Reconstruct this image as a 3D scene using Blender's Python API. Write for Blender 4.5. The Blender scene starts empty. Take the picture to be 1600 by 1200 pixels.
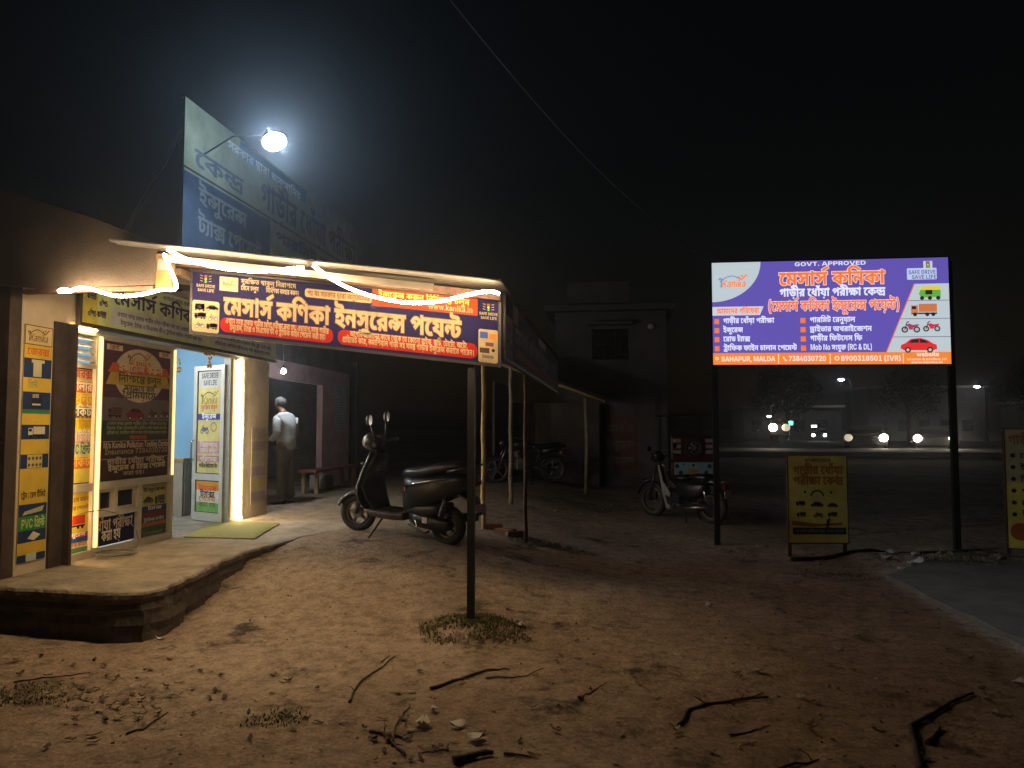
import bpy, bmesh, math, random
from mathutils import Vector, Matrix, noise
from mathutils.geometry import delaunay_2d_cdt
S = bpy.context.scene
COL = S.collection
rnd = random.Random(7)
R = math.radians

# ------------------------------------------------------------------ camera
F_PX, YAW, PIT, CH = 1186.0, R(7.5), math.atan(68/1186.0), 1.5
cam_d = bpy.data.cameras.new('camera'); cam = bpy.data.objects.new('camera', cam_d); COL.objects.link(cam)
cam_d.sensor_width = 36; cam_d.lens = 36*F_PX/1600; cam_d.clip_start = .05; cam_d.clip_end = 2000
cam.location = (0, 0, CH); cam.rotation_euler = (R(90)+PIT, 0, YAW)
S.camera = cam
S.render.resolution_x, S.render.resolution_y = 1024, 768

# ------------------------------------------------------------------ night sky, exposure
w = bpy.data.worlds.new('World'); S.world = w; w.use_nodes = True
nt = w.node_tree; bg = nt.nodes['Background']
sk = nt.nodes.new('ShaderNodeTexSky'); sk.sky_type = 'NISHITA'; sk.sun_disc = False
sk.sun_elevation = R(1.0); sk.sun_rotation = R(200)
nt.links.new(sk.outputs[0], bg.inputs[0]); bg.inputs[1].default_value = 0.0022
vs = S.view_settings; vs.view_transform = 'Standard'; vs.look = 'None'; vs.exposure = 0.0; vs.gamma = 1.0; vs.use_curve_mapping = False
cy = S.cycles
cy.max_bounces = 6; cy.diffuse_bounces = 3; cy.glossy_bounces = 3; cy.transmission_bounces = 4; cy.volume_bounces = 0
cy.transparent_max_bounces = 8; cy.sample_clamp_indirect = 4.0; cy.sample_clamp_direct = 0; cy.use_denoising = True
cy.caustics_reflective = False; cy.caustics_refractive = False

# ------------------------------------------------------------------ helpers
def ray(px, py):
    x, y = (px-800)/F_PX, (600-py)/F_PX
    fw, up = math.cos(PIT)-y*math.sin(PIT), math.sin(PIT)+y*math.cos(PIT)
    return Vector((x*math.cos(YAW)-fw*math.sin(YAW), x*math.sin(YAW)+fw*math.cos(YAW), up))
def P(px, py, X=None, Y=None, Z=None):
    """where the sight line of a photo pixel meets a plane of the place"""
    r = ray(px, py)
    t = X/r.x if X is not None else Y/r.y if Y is not None else (Z-CH)/r.z
    return Vector((0, 0, CH)) + r*t
def hit(px, py, p0, n):
    r = ray(px, py); o = Vector((0, 0, CH))
    return o + r*((Vector(p0)-o).dot(n)/r.dot(n))
def sm(t):
    t = max(0., min(1., t)); return t*t*(3-2*t)
def gz0(x, y):
    z = .33*sm((.6-x)/3.0)*sm((y-5.2)/2.8)
    z += .05*sm((y-10)/4)*sm((x+.5)/1.)*(1-sm((y-20)/8))
    return z
def gz(x, y):
    """height of the ground"""
    z = gz0(x, y)
    if y < 40:
        z += .022*(noise.noise((x*.9, y*.9, 3.1))) + .012*noise.noise((x*2.7, y*2.7, 1.7)) + .006*noise.noise((x*8, y*8, 5.5)) + .004*noise.noise((x*19, y*19, 4.5))
        z -= .03*max(0, .32-abs(noise.noise((x*2.1+3, y*2.1, 7.7))))*sm((8.5-y)/2)*3*max(0, noise.noise((x*.7, y*.7, 2.2))+.25)
        for x0, dx in ((.9, .28), (2.35, .24), (-1.9, .1)):      # shallow tyre ruts
            u = x-x0-dx*(y-4)+.15*math.sin(y*.9); k = max(0, noise.noise((x*.8, y*.8, 6.1))+.2); z += k*(.006*(math.exp(-((u-.13)/.06)**2)+math.exp(-((u+.13)/.06)**2))-.012*math.exp(-(u/.085)**2))
    z += .09*math.exp(-((x+1.0)**2+(y-5.53)**2)/.11)          # little mound at the foot of the post
    z += .07*math.exp(-((y-9.35+.18*(x-2.5))/.16)**2)*sm((x-.9)/.6)*(1-.4*sm((x-5)/3))   # low ridge under the billboard
    return z

MATS = {}
def _nt(name):
    m = bpy.data.materials.new(name); m.use_nodes = True
    return m, m.node_tree, m.node_tree.nodes['Principled BSDF']
def mat(name, rgb, rough=.6, metal=0., var=.25, scale=6., bump=0., bscale=60., spec=.5, coat=0.):
    """painted / plain surface with some uneven tone and optional bump"""
    if name in MATS: return MATS[name]
    m, t, b = _nt(name)
    tc = t.nodes.new('ShaderNodeTexCoord')
    n = t.nodes.new('ShaderNodeTexNoise'); n.inputs['Scale'].default_value = scale; n.inputs['Detail'].default_value = 6; n.inputs['Roughness'].default_value = .65
    r = t.nodes.new('ShaderNodeValToRGB')
    r.color_ramp.elements[0].position = .3; r.color_ramp.elements[1].position = .7
    r.color_ramp.elements[0].color = tuple(c*(1-var) for c in rgb)+(1,)
    r.color_ramp.elements[1].color = tuple(min(1, c*(1+var*.6)) for c in rgb)+(1,)
    t.links.new(tc.outputs['Object'], n.inputs['Vector']); t.links.new(n.outputs['Fac'], r.inputs[0]); t.links.new(r.outputs[0], b.inputs['Base Color'])
    b.inputs['Roughness'].default_value = rough; b.inputs['Metallic'].default_value = metal; b.inputs['Specular IOR Level'].default_value = spec
    b.inputs['Coat Weight'].default_value = coat; b.inputs['Coat Roughness'].default_value = .08
    if bump:
        n2 = t.nodes.new('ShaderNodeTexNoise'); n2.inputs['Scale'].default_value = bscale; n2.inputs['Detail'].default_value = 8
        bp = t.nodes.new('ShaderNodeBump'); bp.inputs['Strength'].default_value = bump; bp.inputs['Distance'].default_value = .02
        t.links.new(tc.outputs['Object'], n2.inputs['Vector']); t.links.new(n2.outputs['Fac'], bp.inputs['Height']); t.links.new(bp.outputs[0], b.inputs['Normal'])
    MATS[name] = m; return m
def ink(rgb, emit=0.):
    """one printed colour on vinyl; emit > 0 for a sheet lit from behind"""
    k = 'ink_%d_%d_%d_%g' % (rgb[0]*999, rgb[1]*999, rgb[2]*999, emit)
    if k in MATS: return MATS[k]
    if emit:
        m, t, b = _nt(k)
        b.inputs['Base Color'].default_value = (*rgb, 1); b.inputs['Roughness'].default_value = .5
        b.inputs['Emission Color'].default_value = (*rgb, 1); b.inputs['Emission Strength'].default_value = emit
        MATS[k] = m; return m
    return mat(k, rgb, .6, var=.22, scale=5., spec=.03)
def glow(name, rgb, strength):
    if name in MATS: return MATS[name]
    m, t, b = _nt(name)
    b.inputs['Base Color'].default_value = (*rgb, 1); b.inputs['Emission Color'].default_value = (*rgb, 1); b.inputs['Emission Strength'].default_value = strength
    MATS[name] = m; return m

class MB:
    """collects shapes, then becomes ONE mesh object"""
    def __init__(s): s.v, s.f, s.mi, s.sm, s.ms = [], [], [], [], []
    def _m(s, m):
        if m not in s.ms: s.ms.append(m)
        return s.ms.index(m)
    def face(s, pts, m, smooth=False):
        b = len(s.v); s.v += [tuple(p) for p in pts]; s.f.append(tuple(range(b, b+len(pts)))); s.mi.append(s._m(m)); s.sm.append(smooth)
    def box(s, lo, hi, m, M=None, bev=0.):
        x0, y0, z0 = lo; x1, y1, z1 = hi
        if bev:
            bm = bmesh.new(); bmesh.ops.create_cube(bm, size=1)
            bmesh.ops.scale(bm, vec=(x1-x0, y1-y0, z1-z0), verts=bm.verts); bmesh.ops.translate(bm, vec=((x0+x1)/2, (y0+y1)/2, (z0+z1)/2), verts=bm.verts)
            bmesh.ops.bevel(bm, geom=bm.edges[:], offset=bev, segments=2, affect='EDGES', profile=.5)
            s.bm(bm, m, M, False); return
        p = [Vector(c) for c in ((x0,y0,z0),(x1,y0,z0),(x1,y1,z0),(x0,y1,z0),(x0,y0,z1),(x1,y0,z1),(x1,y1,z1),(x0,y1,z1))]
        if M is not None: p = [M @ q for q in p]
        for a in ((0,3,2,1),(4,5,6,7),(0,1,5,4),(1,2,6,5),(2,3,7,6),(3,0,4,7)): s.face([p[i] for i in a], m)
    def bm(s, bm, m, M=None, smooth=True):
        b = len(s.v); bm.verts.index_update()
        for v in bm.verts: s.v.append(tuple(M @ v.co if M is not None else v.co))
        k = s._m(m)
        for f in bm.faces: s.f.append(tuple(b+v.index for v in f.verts)); s.mi.append(k); s.sm.append(smooth)
        bm.free()
    def rings(s, rs, m, cap=True, close=True, smooth=True):
        b = len(s.v); n = len(rs[0]); k = s._m(m)
        for r in rs: s.v += [tuple(p) for p in r]
        for i in range(len(rs)-1):
            for j in range(n if close else n-1):
                a, c = b+i*n+j, b+i*n+(j+1) % n
                s.f.append((a, c, c+n, a+n)); s.mi.append(k); s.sm.append(smooth)
        if cap and close:
            s.f.append(tuple(range(b+n-1, b-1, -1))); s.mi.append(k); s.sm.append(False)
            e = b+(len(rs)-1)*n; s.f.append(tuple(range(e, e+n))); s.mi.append(k); s.sm.append(False)
    def tube(s, pts, r, m, n=8, cap=True, smooth=True):
        pts = [Vector(p) for p in pts]; rs = []; up = Vector((0, 0, 1))
        for i, p in enumerate(pts):
            d = (pts[min(i+1, len(pts)-1)]-pts[max(i-1, 0)]).normalized()
            if i == 0:
                a = up if abs(d.z) < .9 else Vector((1, 0, 0)); x = d.cross(a).normalized()
            else: x = (x-d*x.dot(d)).normalized()
            y = d.cross(x); rr = r[i] if isinstance(r, (list, tuple)) else r
            rs.append([p+(x*math.cos(6.28318*j/n)+y*math.sin(6.28318*j/n))*rr for j in range(n)])
        s.rings(rs, m, cap, True, smooth)
    def sphere(s, c, r, m, M=None, seg=12, squash=(1, 1, 1)):
        bm = bmesh.new(); bmesh.ops.create_uvsphere(bm, u_segments=seg, v_segments=seg*2//3, radius=1)
        T = Matrix.Translation(c) @ Matrix.Diagonal((r*squash[0], r*squash[1], r*squash[2], 1))
        s.bm(bm, m, (M @ T) if M is not None else T)
    def torus(s, c, axis, R_, r, m, n=28, k=10, ry=None):
        axis = Vector(axis).normalized(); a = Vector((0, 0, 1)) if abs(axis.z) < .9 else Vector((1, 0, 0))
        x = axis.cross(a).normalized(); y = axis.cross(x); rs = []
        for i in range(n+1):
            d = x*math.cos(6.28318*i/n)+y*math.sin(6.28318*i/n)
            rs.append([Vector(c)+d*(R_+r*math.cos(6.28318*j/k))+axis*((ry or r)*math.sin(6.28318*j/k)) for j in range(k)])
        s.rings(rs, m, False)
    def prism(s, poly, m, d, M=None, smooth=False):
        """polygon in local x,z, thickness d along y, centred"""
        A = [Vector((p[0], -d/2, p[1])) for p in poly]; B = [Vector((p[0], d/2, p[1])) for p in poly]
        if M is not None: A = [M @ p for p in A]; B = [M @ p for p in B]
        s.rings([A, B], m, True, True, smooth)
    def build(s, name, parent=None, bevel=0., subsurf=0, loc=None, rot=None):
        me = bpy.data.meshes.new(name); me.from_pydata(s.v, [], s.f)
        for m in s.ms: me.materials.append(m)
        me.polygons.foreach_set('material_index', s.mi); me.polygons.foreach_set('use_smooth', s.sm); me.update()
        o = bpy.data.objects.new(name, me); COL.objects.link(o)
        if parent is not None: o.parent = parent
        if loc is not None: o.location = loc
        if rot is not None: o.rotation_euler = rot
        if bevel:
            b = o.modifiers.new('bevel', 'BEVEL'); b.width = bevel; b.segments = 2; b.limit_method = 'ANGLE'
        if subsurf:
            b = o.modifiers.new('sub', 'SUBSURF'); b.levels = b.render_levels = subsurf
        return o
def tag(o, label=None, cat=None, group=None, kind=None):
    if label: o['label'] = label
    if cat: o['category'] = cat
    if group: o['group'] = group
    if kind: o['kind'] = kind
    return o
def thing(name, label, cat, loc=(0, 0, 0), rz=0., group=None):
    o = bpy.data.objects.new(name, None); COL.objects.link(o); o.empty_display_size = .2
    o.location = loc; o.rotation_euler = (0, 0, rz)
    return tag(o, label, cat, group)
def copy_tree(o, parent=None):
    c = o.copy(); COL.objects.link(c); c.parent = parent
    for ch in list(o.children): copy_tree(ch, c)
    return c
def lamp(kind, name, loc, power, rgb, parent=None, size=.05, spot=None, to=None, blend=.5):
    d = bpy.data.lights.new(name, kind); d.energy = power; d.color = rgb
    if kind in ('POINT', 'SPOT'): d.shadow_soft_size = size
    if kind == 'SPOT': d.spot_size = spot; d.spot_blend = blend
    o = bpy.data.objects.new(name, d); COL.objects.link(o); o.location = loc
    if to is not None: o.rotation_euler = (Vector(to)-Vector(loc)).to_track_quat('-Z', 'Y').to_euler()
    if parent is not None: o.parent = parent
    return o

# ------------------------------------------------------------------ lettering (outlines as polygons)
# outlines of the letter shapes used on the signs (units of 4/1000 em), and each line of writing as (shape, x, y)
GLYPHS = [
'20,74,21,95,24,116,29,138,36,158,43,177,52,193,86,193,78,174,71,154,65,133,61,113,59,93,58,74,58,58,61,42,64,25,70,7,86,-34,52,-34,38,-8,28,19,22,47',
'99,156,99,126,84,126,62,108,56,100,52,92,48,84,46,74,45,65,46,52,49,43,53,36,59,32,65,30,88,32,99,5,92,2,68,-1,52,1,37,6,25,15,16,28,11,44,9,64,11,80,15,95,22,109,31,121,42,131,56,138,42,127,-2,126,-2,156',
'156,156,156,126,134,126,134,0,99,0,99,36,103,23,95,34,86,42,79,49,71,54,63,57,56,58,51,57,48,55,46,52,45,48,46,42,49,38,61,32,50,2,38,7,27,13,19,21,13,29,9,39,8,49,10,61,14,71,21,78,30,83,40,86,50,87,60,86,70,84,79,81,87,76,96,69,104,60,99,57,99,126,-2,126,-2,156;77,70,43,79,42,88,39,96,35,101,28,106,18,109,5,111,12,137,39,131,50,127,59,122,67,116,72,109,76,101,78,91',
'170,156,170,126,148,126,148,0,113,0,113,78,119,68,108,78,105,78,73,37,67,31,61,28,54,25,45,25,38,25,31,27,24,31,18,37,12,44,6,55,30,69,37,58,40,56,44,55,64,80,70,85,76,96,82,103,88,107,96,108,102,107,107,105,117,98,113,97,113,126,-2,126,-2,156;55,60,51,84,47,92,43,98,36,103,28,106,6,110,15,140,33,131,45,128,55,125,62,121,67,116,71,109,74,102,77,82',
'76,156,76,126,55,126,55,0,19,0,19,111,16,118,11,122,6,125,-2,126,-2,156,8,155,12,153,16,148,20,141,19,172,49,172,55,156',
'-76,187,8,229,21,205,-61,161',
'206,156,206,126,129,126,130,100,130,0,94,0,84,12,73,23,61,32,48,39,33,45,16,49,3,80,26,93,50,104,75,114,99,122,95,115,95,126,-2,126,-2,156;94,96,99,91,46,68,56,66,65,62,74,56,84,50,92,42,100,33,95,30;197,63,196,55,193,47,189,40,182,35,173,31,142,31,143,61,156,61,160,63,161,66,162,70,160,77,153,84,142,89,126,93,126,122,145,118,162,111,176,103,187,92,194,79',
'76,156,76,126,55,126,55,0,19,0,19,126,-2,126,-2,156,20,156,4,176,16,195,29,208,41,218,54,224,67,228,82,229,92,229,103,227,113,225,124,221,181,187,163,164,118,192,107,196,96,199,85,200,76,199,67,196,60,191,43,172,54,156',
'153,156,153,126,132,126,132,0,96,0,96,53,101,40,94,50,86,58,78,64,70,69,62,72,54,73,50,73,46,71,43,68,43,64,44,59,46,55,51,51,57,48,41,19,27,27,16,38,9,51,6,65,8,77,12,87,19,95,27,100,37,103,47,104,57,103,67,101,76,97,85,92,93,85,102,78,97,75,96,126,-2,126,-2,156',
'83,156,82,162,79,166,74,169,67,170,39,171,25,173,15,178,7,185,3,190,0,197,-1,205,0,228,33,226,35,206,38,203,82,198,91,197,99,194,105,189,110,184,114,176,116,167,117,156;64,120,84,118,99,113,110,105,118,96,122,85,124,74,122,62,118,52,112,44,97,35,79,29,72,40,140,9,121,-16,27,25,11,28,16,56,61,52,71,54,78,57,84,61,87,67,88,74,87,81,82,87,76,91,66,92,53,89,51,87,51,75,18,71,14,89,16,98,20,105,28,111,38,116,50,119;33,105,31,113,26,119,19,125,9,128,30,139,41,136,52,130,60,124,65,116,67,106;139,156,139,126,-2,126,-2,156',
'224,156,224,126,202,126,202,0,167,0,167,69,173,60,163,69,160,70,134,36,127,28,121,22,115,18,108,16,99,15,92,16,85,18,78,22,72,27,66,35,60,45,84,59,91,48,94,46,98,45,104,46,119,70,125,76,131,87,137,94,143,98,150,99,156,99,161,97,171,89,168,88,167,126,-2,126,-2,156;123,64,111,62,109,75,106,86,103,94,98,100,92,104,84,107,63,111,72,140,89,131,101,128,110,125,117,121,123,116,126,110,129,102,132,83;46,104,60,103,73,100,85,94,97,86,109,77,122,65,108,47,81,66,71,70,62,73,53,74,48,74,45,72,43,69,43,66,43,62,46,58,50,55,55,53,39,24,26,32,15,42,8,54,6,67,8,79,12,88,19,95,27,100,36,103',
'-72,-66,-81,-66,-90,-63,-99,-59,-105,-53,-110,-45,-111,-35,-109,-23,-101,-13,-93,-8,-83,-6,-71,-5,-55,-6,-40,-9,-26,-15,-11,-23,5,-33,22,-46,3,-68,-10,-56,-23,-46,-34,-38,-46,-32,-57,-29,-67,-28,-72,-28,-76,-30,-78,-33,-79,-36,-78,-40,-77,-42,-74,-44,-70,-44,-66,-44,-62,-42,-60,-39,-55,4,-19,4,-21,-27,-24,-37,-28,-46,-35,-54,-45,-61,-57,-65',
'151,156,151,126,130,126,130,0,94,0,84,12,73,23,61,32,47,39,33,45,16,49,3,80,26,93,50,104,75,114,99,122,95,114,95,126,-2,126,-2,156;94,96,99,91,46,68,56,66,65,62,75,56,84,49,92,42,100,33,95,30;39,-4,32,-3,26,1,22,7,21,14,22,22,26,28,32,32,39,33,47,32,52,28,56,22,57,14,56,7,52,1,47,-3',
'185,156,185,126,164,126,164,0,128,0,128,100,130,86,101,117,94,122,87,125,80,128,72,128,64,127,57,125,50,121,30,102,27,107,38,113,44,115,51,115,61,114,68,109,73,102,74,94,72,80,63,83,111,127,132,106,62,42,38,65,57,81,51,71,42,67,50,79,51,83,50,88,48,91,45,93,27,89,2,112,24,137,35,145,46,152,58,156,71,157,82,156,92,153,102,149,111,142,131,124,129,119,128,172,158,172,163,156',
'159,156,159,126,138,126,138,0,102,0,92,11,80,20,67,27,52,33,36,38,19,41,7,71,49,95,4,111,14,133,24,126,-2,126,-2,156;102,126,38,126,44,128,83,104,85,80,48,62,48,63,68,57,79,52,90,45,101,37,109,27,104,26',
'-68,-52,-75,-50,-81,-46,-85,-40,-86,-33,-85,-26,-81,-20,-75,-16,-68,-14,-60,-16,-55,-20,-51,-26,-50,-33,-51,-40,-55,-46,-60,-50',
'45,111,56,111,65,108,73,104,104,81,84,65,68,77,60,80,52,81,48,81,45,79,43,77,43,73,43,69,46,66,50,63,55,60,39,31,26,39,15,50,8,62,6,75,8,86,12,96,18,103,26,108,36,110;211,156,211,126,121,126,125,37,128,35,134,34,140,35,145,37,150,40,159,50,163,55,165,61,165,66,165,70,163,73,159,75,145,74,140,103,163,106,176,105,185,101,192,96,197,89,199,81,200,73,199,61,196,49,190,38,183,29,173,19,160,11,147,7,132,5,121,5,112,7,104,10,98,15,93,20,89,28,86,39,85,54,85,86,85,126,-2,126,-2,156;155,156,154,162,152,166,147,169,139,170,108,171,94,173,84,178,76,185,72,190,70,197,68,205,69,228,102,226,105,206,107,203,154,198,164,197,172,194,178,189,183,184,186,176,188,167,189,156',
'12,-34,21,-12,28,8,34,26,37,42,39,58,40,74,39,93,37,113,33,133,27,154,20,174,12,193,46,193,54,177,62,158,68,138,73,116,76,95,77,74,75,47,69,19,59,-8,46,-34',
'30,0,105,150,105,151,17,151,17,182,144,182,144,151,68,0',
'79,-2,60,-1,44,4,30,12,20,23,13,36,10,51,48,51,49,45,53,39,58,34,64,31,71,29,79,28,87,29,95,32,101,35,106,41,109,48,109,56,109,63,106,70,101,76,94,80,85,83,75,84,55,84,55,109,96,150,96,151,19,151,19,182,141,182,141,155,81,97,81,105,100,105,116,101,130,93,140,82,146,69,148,53,146,38,139,24,129,13,114,4,98,-1',
'81,-2,61,-1,45,4,30,12,20,23,13,35,11,49,12,60,16,70,22,79,30,86,39,91,50,94,50,95,37,100,26,109,20,122,17,135,19,149,26,161,35,170,48,178,63,183,81,184,98,183,113,178,126,170,136,161,142,149,144,135,142,122,135,109,124,100,112,95,112,94,122,91,131,86,139,79,145,70,149,60,151,49,148,35,142,23,131,12,117,4,100,-1;81,25,89,26,97,29,103,33,108,38,111,44,112,52,111,59,108,66,103,72,97,76,89,78,81,79,72,78,65,76,58,72,54,66,51,59,50,52,51,44,53,38,58,33,64,29,72,26;81,107,88,107,94,110,100,114,104,119,107,125,108,132,107,138,104,144,100,149,95,153,88,155,81,156,73,155,67,153,61,149,57,144,55,138,54,132,55,125,57,119,61,114,67,110,73,107',
'8,32,8,62,76,182,112,182,46,64,46,62,154,62,154,32;95,0,95,41,96,54,96,114,130,114,130,0',
'81,-2,66,-1,54,2,42,9,29,22,19,41,13,64,11,91,13,118,19,141,29,160,42,173,54,179,66,183,81,184,95,183,108,179,119,173,133,160,143,141,148,118,150,91,148,64,143,41,133,22,119,9,108,2,95,-1;81,29,91,30,99,35,105,44,110,56,113,72,113,91,113,110,110,126,105,138,99,147,91,152,81,154,71,152,63,147,56,138,52,126,49,110,48,91,49,72,52,56,56,44,63,35,71,30',
'17,0,17,27,101,108,105,115,107,121,107,128,107,136,104,142,99,147,94,151,87,154,79,154,71,154,64,151,59,147,55,141,52,134,51,126,16,126,18,143,24,157,33,169,46,177,62,183,80,184,98,183,113,177,126,169,136,158,142,145,144,131,143,121,140,111,134,100,125,88,113,75,69,32,69,31,146,31,146,0',
'80,184,98,183,113,177,127,168,137,156,144,141,146,123,145,109,140,94,133,79,123,62,81,0,43,0,100,84,110,84,107,79,102,75,96,72,89,69,81,67,72,66,56,68,42,73,31,81,23,92,17,106,15,122,18,140,24,155,34,167,47,177,63,182;80,155,72,154,65,151,59,146,54,140,51,132,50,123,51,115,54,107,59,101,65,96,72,93,80,92,89,93,96,96,102,101,107,107,110,114,111,123,110,132,107,140,102,146,96,151,89,154',
'22,0,22,30,145,30,145,0;107,182,107,0,70,0,70,149,68,149,27,120,27,154,67,182',
'79,-2,62,-1,46,4,33,13,23,23,16,36,14,51,50,51,51,44,54,39,59,34,65,30,72,28,79,27,88,28,95,31,102,36,106,43,109,51,110,60,109,69,106,77,101,83,95,88,87,92,79,93,71,92,63,89,56,85,51,81,18,86,26,182,137,182,137,151,57,151,53,105,54,105,60,111,68,116,78,119,89,120,101,119,112,116,122,111,130,103,137,95,142,84,145,73,147,60,144,43,138,28,128,15,114,6,98,0',
'9,0,9,31,41,31,41,151,9,151,9,182,110,182,110,151,78,151,78,31,110,31,110,0',
'70,0,6,182,47,182,98,14,90,14,140,182,181,182,118,0',
'16,0,16,182,87,182,107,180,123,175,135,166,145,154,151,139,152,123,151,106,145,92,135,80,122,72,106,67,87,65,38,65,38,95,81,95,91,96,99,98,106,102,110,107,113,114,114,123,113,131,110,138,106,144,99,148,91,150,81,151,54,151,54,0;118,0,73,83,114,83,159,0',
'97,-2,81,-1,66,3,52,9,40,17,30,28,22,41,16,56,13,72,11,91,13,109,16,126,23,141,31,154,41,165,53,173,73,182,96,184,111,183,125,180,137,175,148,167,158,158,165,148,171,136,174,123,136,123,134,129,130,135,127,140,122,144,117,147,111,149,104,151,97,151,84,149,72,144,62,136,55,124,51,109,49,91,51,73,55,58,62,46,72,38,84,32,97,31,110,32,120,35,128,41,134,49,138,59,139,70,147,69,100,69,100,97,176,97,176,74,173,52,165,33,153,18,138,7,119,0',
'96,-2,73,0,53,9,41,17,31,28,23,40,16,55,13,72,11,91,13,110,16,127,23,141,31,154,41,165,53,173,73,182,96,184,119,182,140,173,152,165,162,154,170,141,176,127,180,110,181,91,180,72,176,55,170,40,162,28,152,17,140,9,119,0;96,31,110,32,121,38,130,46,137,58,142,73,143,91,142,109,137,124,130,136,121,144,110,150,96,151,83,150,72,144,62,136,55,124,51,109,49,91,51,73,55,58,62,46,72,38,83,32',
'9,151,9,182,158,182,158,151,102,151,102,0,65,0,65,151',
'34,-2,26,-1,19,4,14,10,13,19,14,27,19,34,26,38,34,40,42,38,49,34,53,27,55,19,53,10,49,4,42,-1',
'6,0,68,182,117,182,181,0,139,0,88,169,96,169,47,0;45,42,45,71,142,71,142,42',
'16,0,16,182,87,182,107,180,123,174,135,165,145,152,151,137,152,120,151,104,145,89,135,76,122,67,106,61,87,59,41,59,41,89,81,89,91,90,99,93,106,98,110,104,113,112,114,120,113,129,110,137,106,143,99,147,91,150,81,151,54,151,54,0',
'16,0,16,182,138,182,138,151,54,151,54,107,132,107,132,77,54,77,54,31,138,31,138,0',
'80,0,33,0,33,32,79,32,95,34,108,38,118,46,126,58,130,72,132,91,130,110,126,124,118,136,108,144,95,148,79,150,32,150,32,182,81,182,98,181,114,177,128,171,140,163,150,152,158,140,164,125,168,109,169,91,168,73,164,57,158,42,150,30,140,19,128,11,114,5,98,1;54,182,54,0,16,0,16,182',
'52,79,52,0,16,0,16,136,50,136,51,102,49,102,55,118,65,129,77,136,93,138,106,137,118,132,127,125,134,114,139,102,140,87,140,0,103,0,103,80,102,92,97,100,89,106,79,108,71,107,65,104,60,100,56,94,53,87',
'70,-3,54,-1,41,2,29,8,20,16,13,26,9,37,44,43,47,35,53,29,61,25,71,24,80,25,87,28,92,33,94,38,92,43,89,47,84,50,52,57,35,63,23,71,16,82,13,96,15,108,20,118,29,127,40,133,54,137,70,138,85,137,98,134,109,128,118,121,124,112,127,102,95,96,92,102,87,107,80,111,71,112,63,111,56,108,51,104,50,98,51,93,54,89,59,86,67,84,92,79,109,74,121,66,128,55,131,42,129,30,123,19,114,10,101,3,87,-1',
'63,-2,49,0,38,4,28,12,21,22,17,35,16,50,16,136,52,136,52,56,54,45,59,36,67,31,77,29,84,30,91,32,96,36,100,42,103,49,103,57,103,136,140,136,140,0,105,0,105,34,107,34,100,19,91,8,78,1',
'16,0,16,136,51,136,51,113,53,113,58,124,65,132,75,137,97,137,97,104,73,105,66,103,60,98,56,93,53,86,52,78,52,0',
'54,-3,41,-1,30,2,21,8,14,16,10,26,8,38,9,49,13,57,17,64,24,70,32,74,40,77,85,84,90,86,92,88,92,98,90,103,87,106,83,109,78,111,71,111,65,111,59,109,54,107,51,103,48,100,46,95,12,101,17,112,24,121,33,128,44,134,57,137,72,138,82,138,93,136,103,132,112,127,119,121,125,113,128,103,130,92,130,0,95,0,95,19,94,19,90,13,85,8,79,3,72,0,63,-2;64,23,72,24,79,26,85,31,89,36,92,42,93,49,93,64,54,54,50,52,46,48,44,44,43,39,44,34,46,30,49,27,53,25,58,23',
'77,-3,57,0,41,6,28,17,18,31,12,48,10,68,12,87,18,105,28,119,41,129,57,136,77,138,88,137,99,135,109,131,117,126,124,119,130,112,135,103,137,93,103,86,77,109,68,108,61,104,55,98,51,89,48,79,47,68,48,56,51,46,55,38,61,31,68,27,77,26,104,50,138,44,135,33,130,24,125,16,117,10,109,4,99,1,88,-2',
'77,-3,58,-1,41,6,28,16,18,30,12,47,10,68,12,87,18,104,28,119,41,129,57,136,75,138,88,137,100,134,111,129,121,121,129,111,135,99,138,85,139,59,25,59,25,82,122,82,105,76,104,86,101,94,97,101,92,106,84,110,76,111,67,110,60,106,54,101,50,94,47,86,46,77,46,61,47,50,50,41,55,34,61,29,69,26,78,25,90,27,94,29,99,32,102,36,104,41,137,35,133,24,126,15,117,8,105,2,92,-2',
'44,41,44,75,126,182,172,182,95,93,92,94;16,0,16,182,54,182,53,86,54,68,54,0;130,0,76,82,99,110,174,0',
'16,0,16,136,52,136,52,0;34,154,26,156,20,160,15,166,14,173,15,180,20,186,26,191,34,192,42,191,48,186,53,180,54,173,53,166,48,160,42,156',
'49,40,49,84,54,84,99,136,141,136,82,68,74,68;16,0,16,182,52,182,52,0;101,0,60,60,84,86,144,0',
'16,0,16,182,74,182,120,25,113,25,159,182,217,182,217,0,179,0,181,160,183,160,132,0,101,0,49,160,52,160,53,0',
'94,190,35,-27,3,-27,62,190',
'77,-3,58,0,41,6,28,17,18,31,12,48,10,68,12,87,18,105,28,119,41,129,58,136,77,138,96,136,112,129,125,119,135,105,141,87,143,68,141,48,135,31,125,17,112,6,96,0;77,26,86,28,93,32,99,38,103,46,105,56,106,68,105,79,103,89,99,98,93,104,86,108,77,109,68,108,60,104,55,98,51,89,48,79,47,68,48,56,51,46,55,38,60,32,68,28',
'43,0,33,3,25,8,20,15,17,24,16,35,16,182,52,182,52,40,53,35,54,31,58,29,70,29,75,2',
'83,136,83,109,2,109,2,136;21,169,58,169,58,40,59,34,61,30,65,28,82,29,87,1,51,-1,40,3,32,8,26,16,22,25,21,37',
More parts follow.
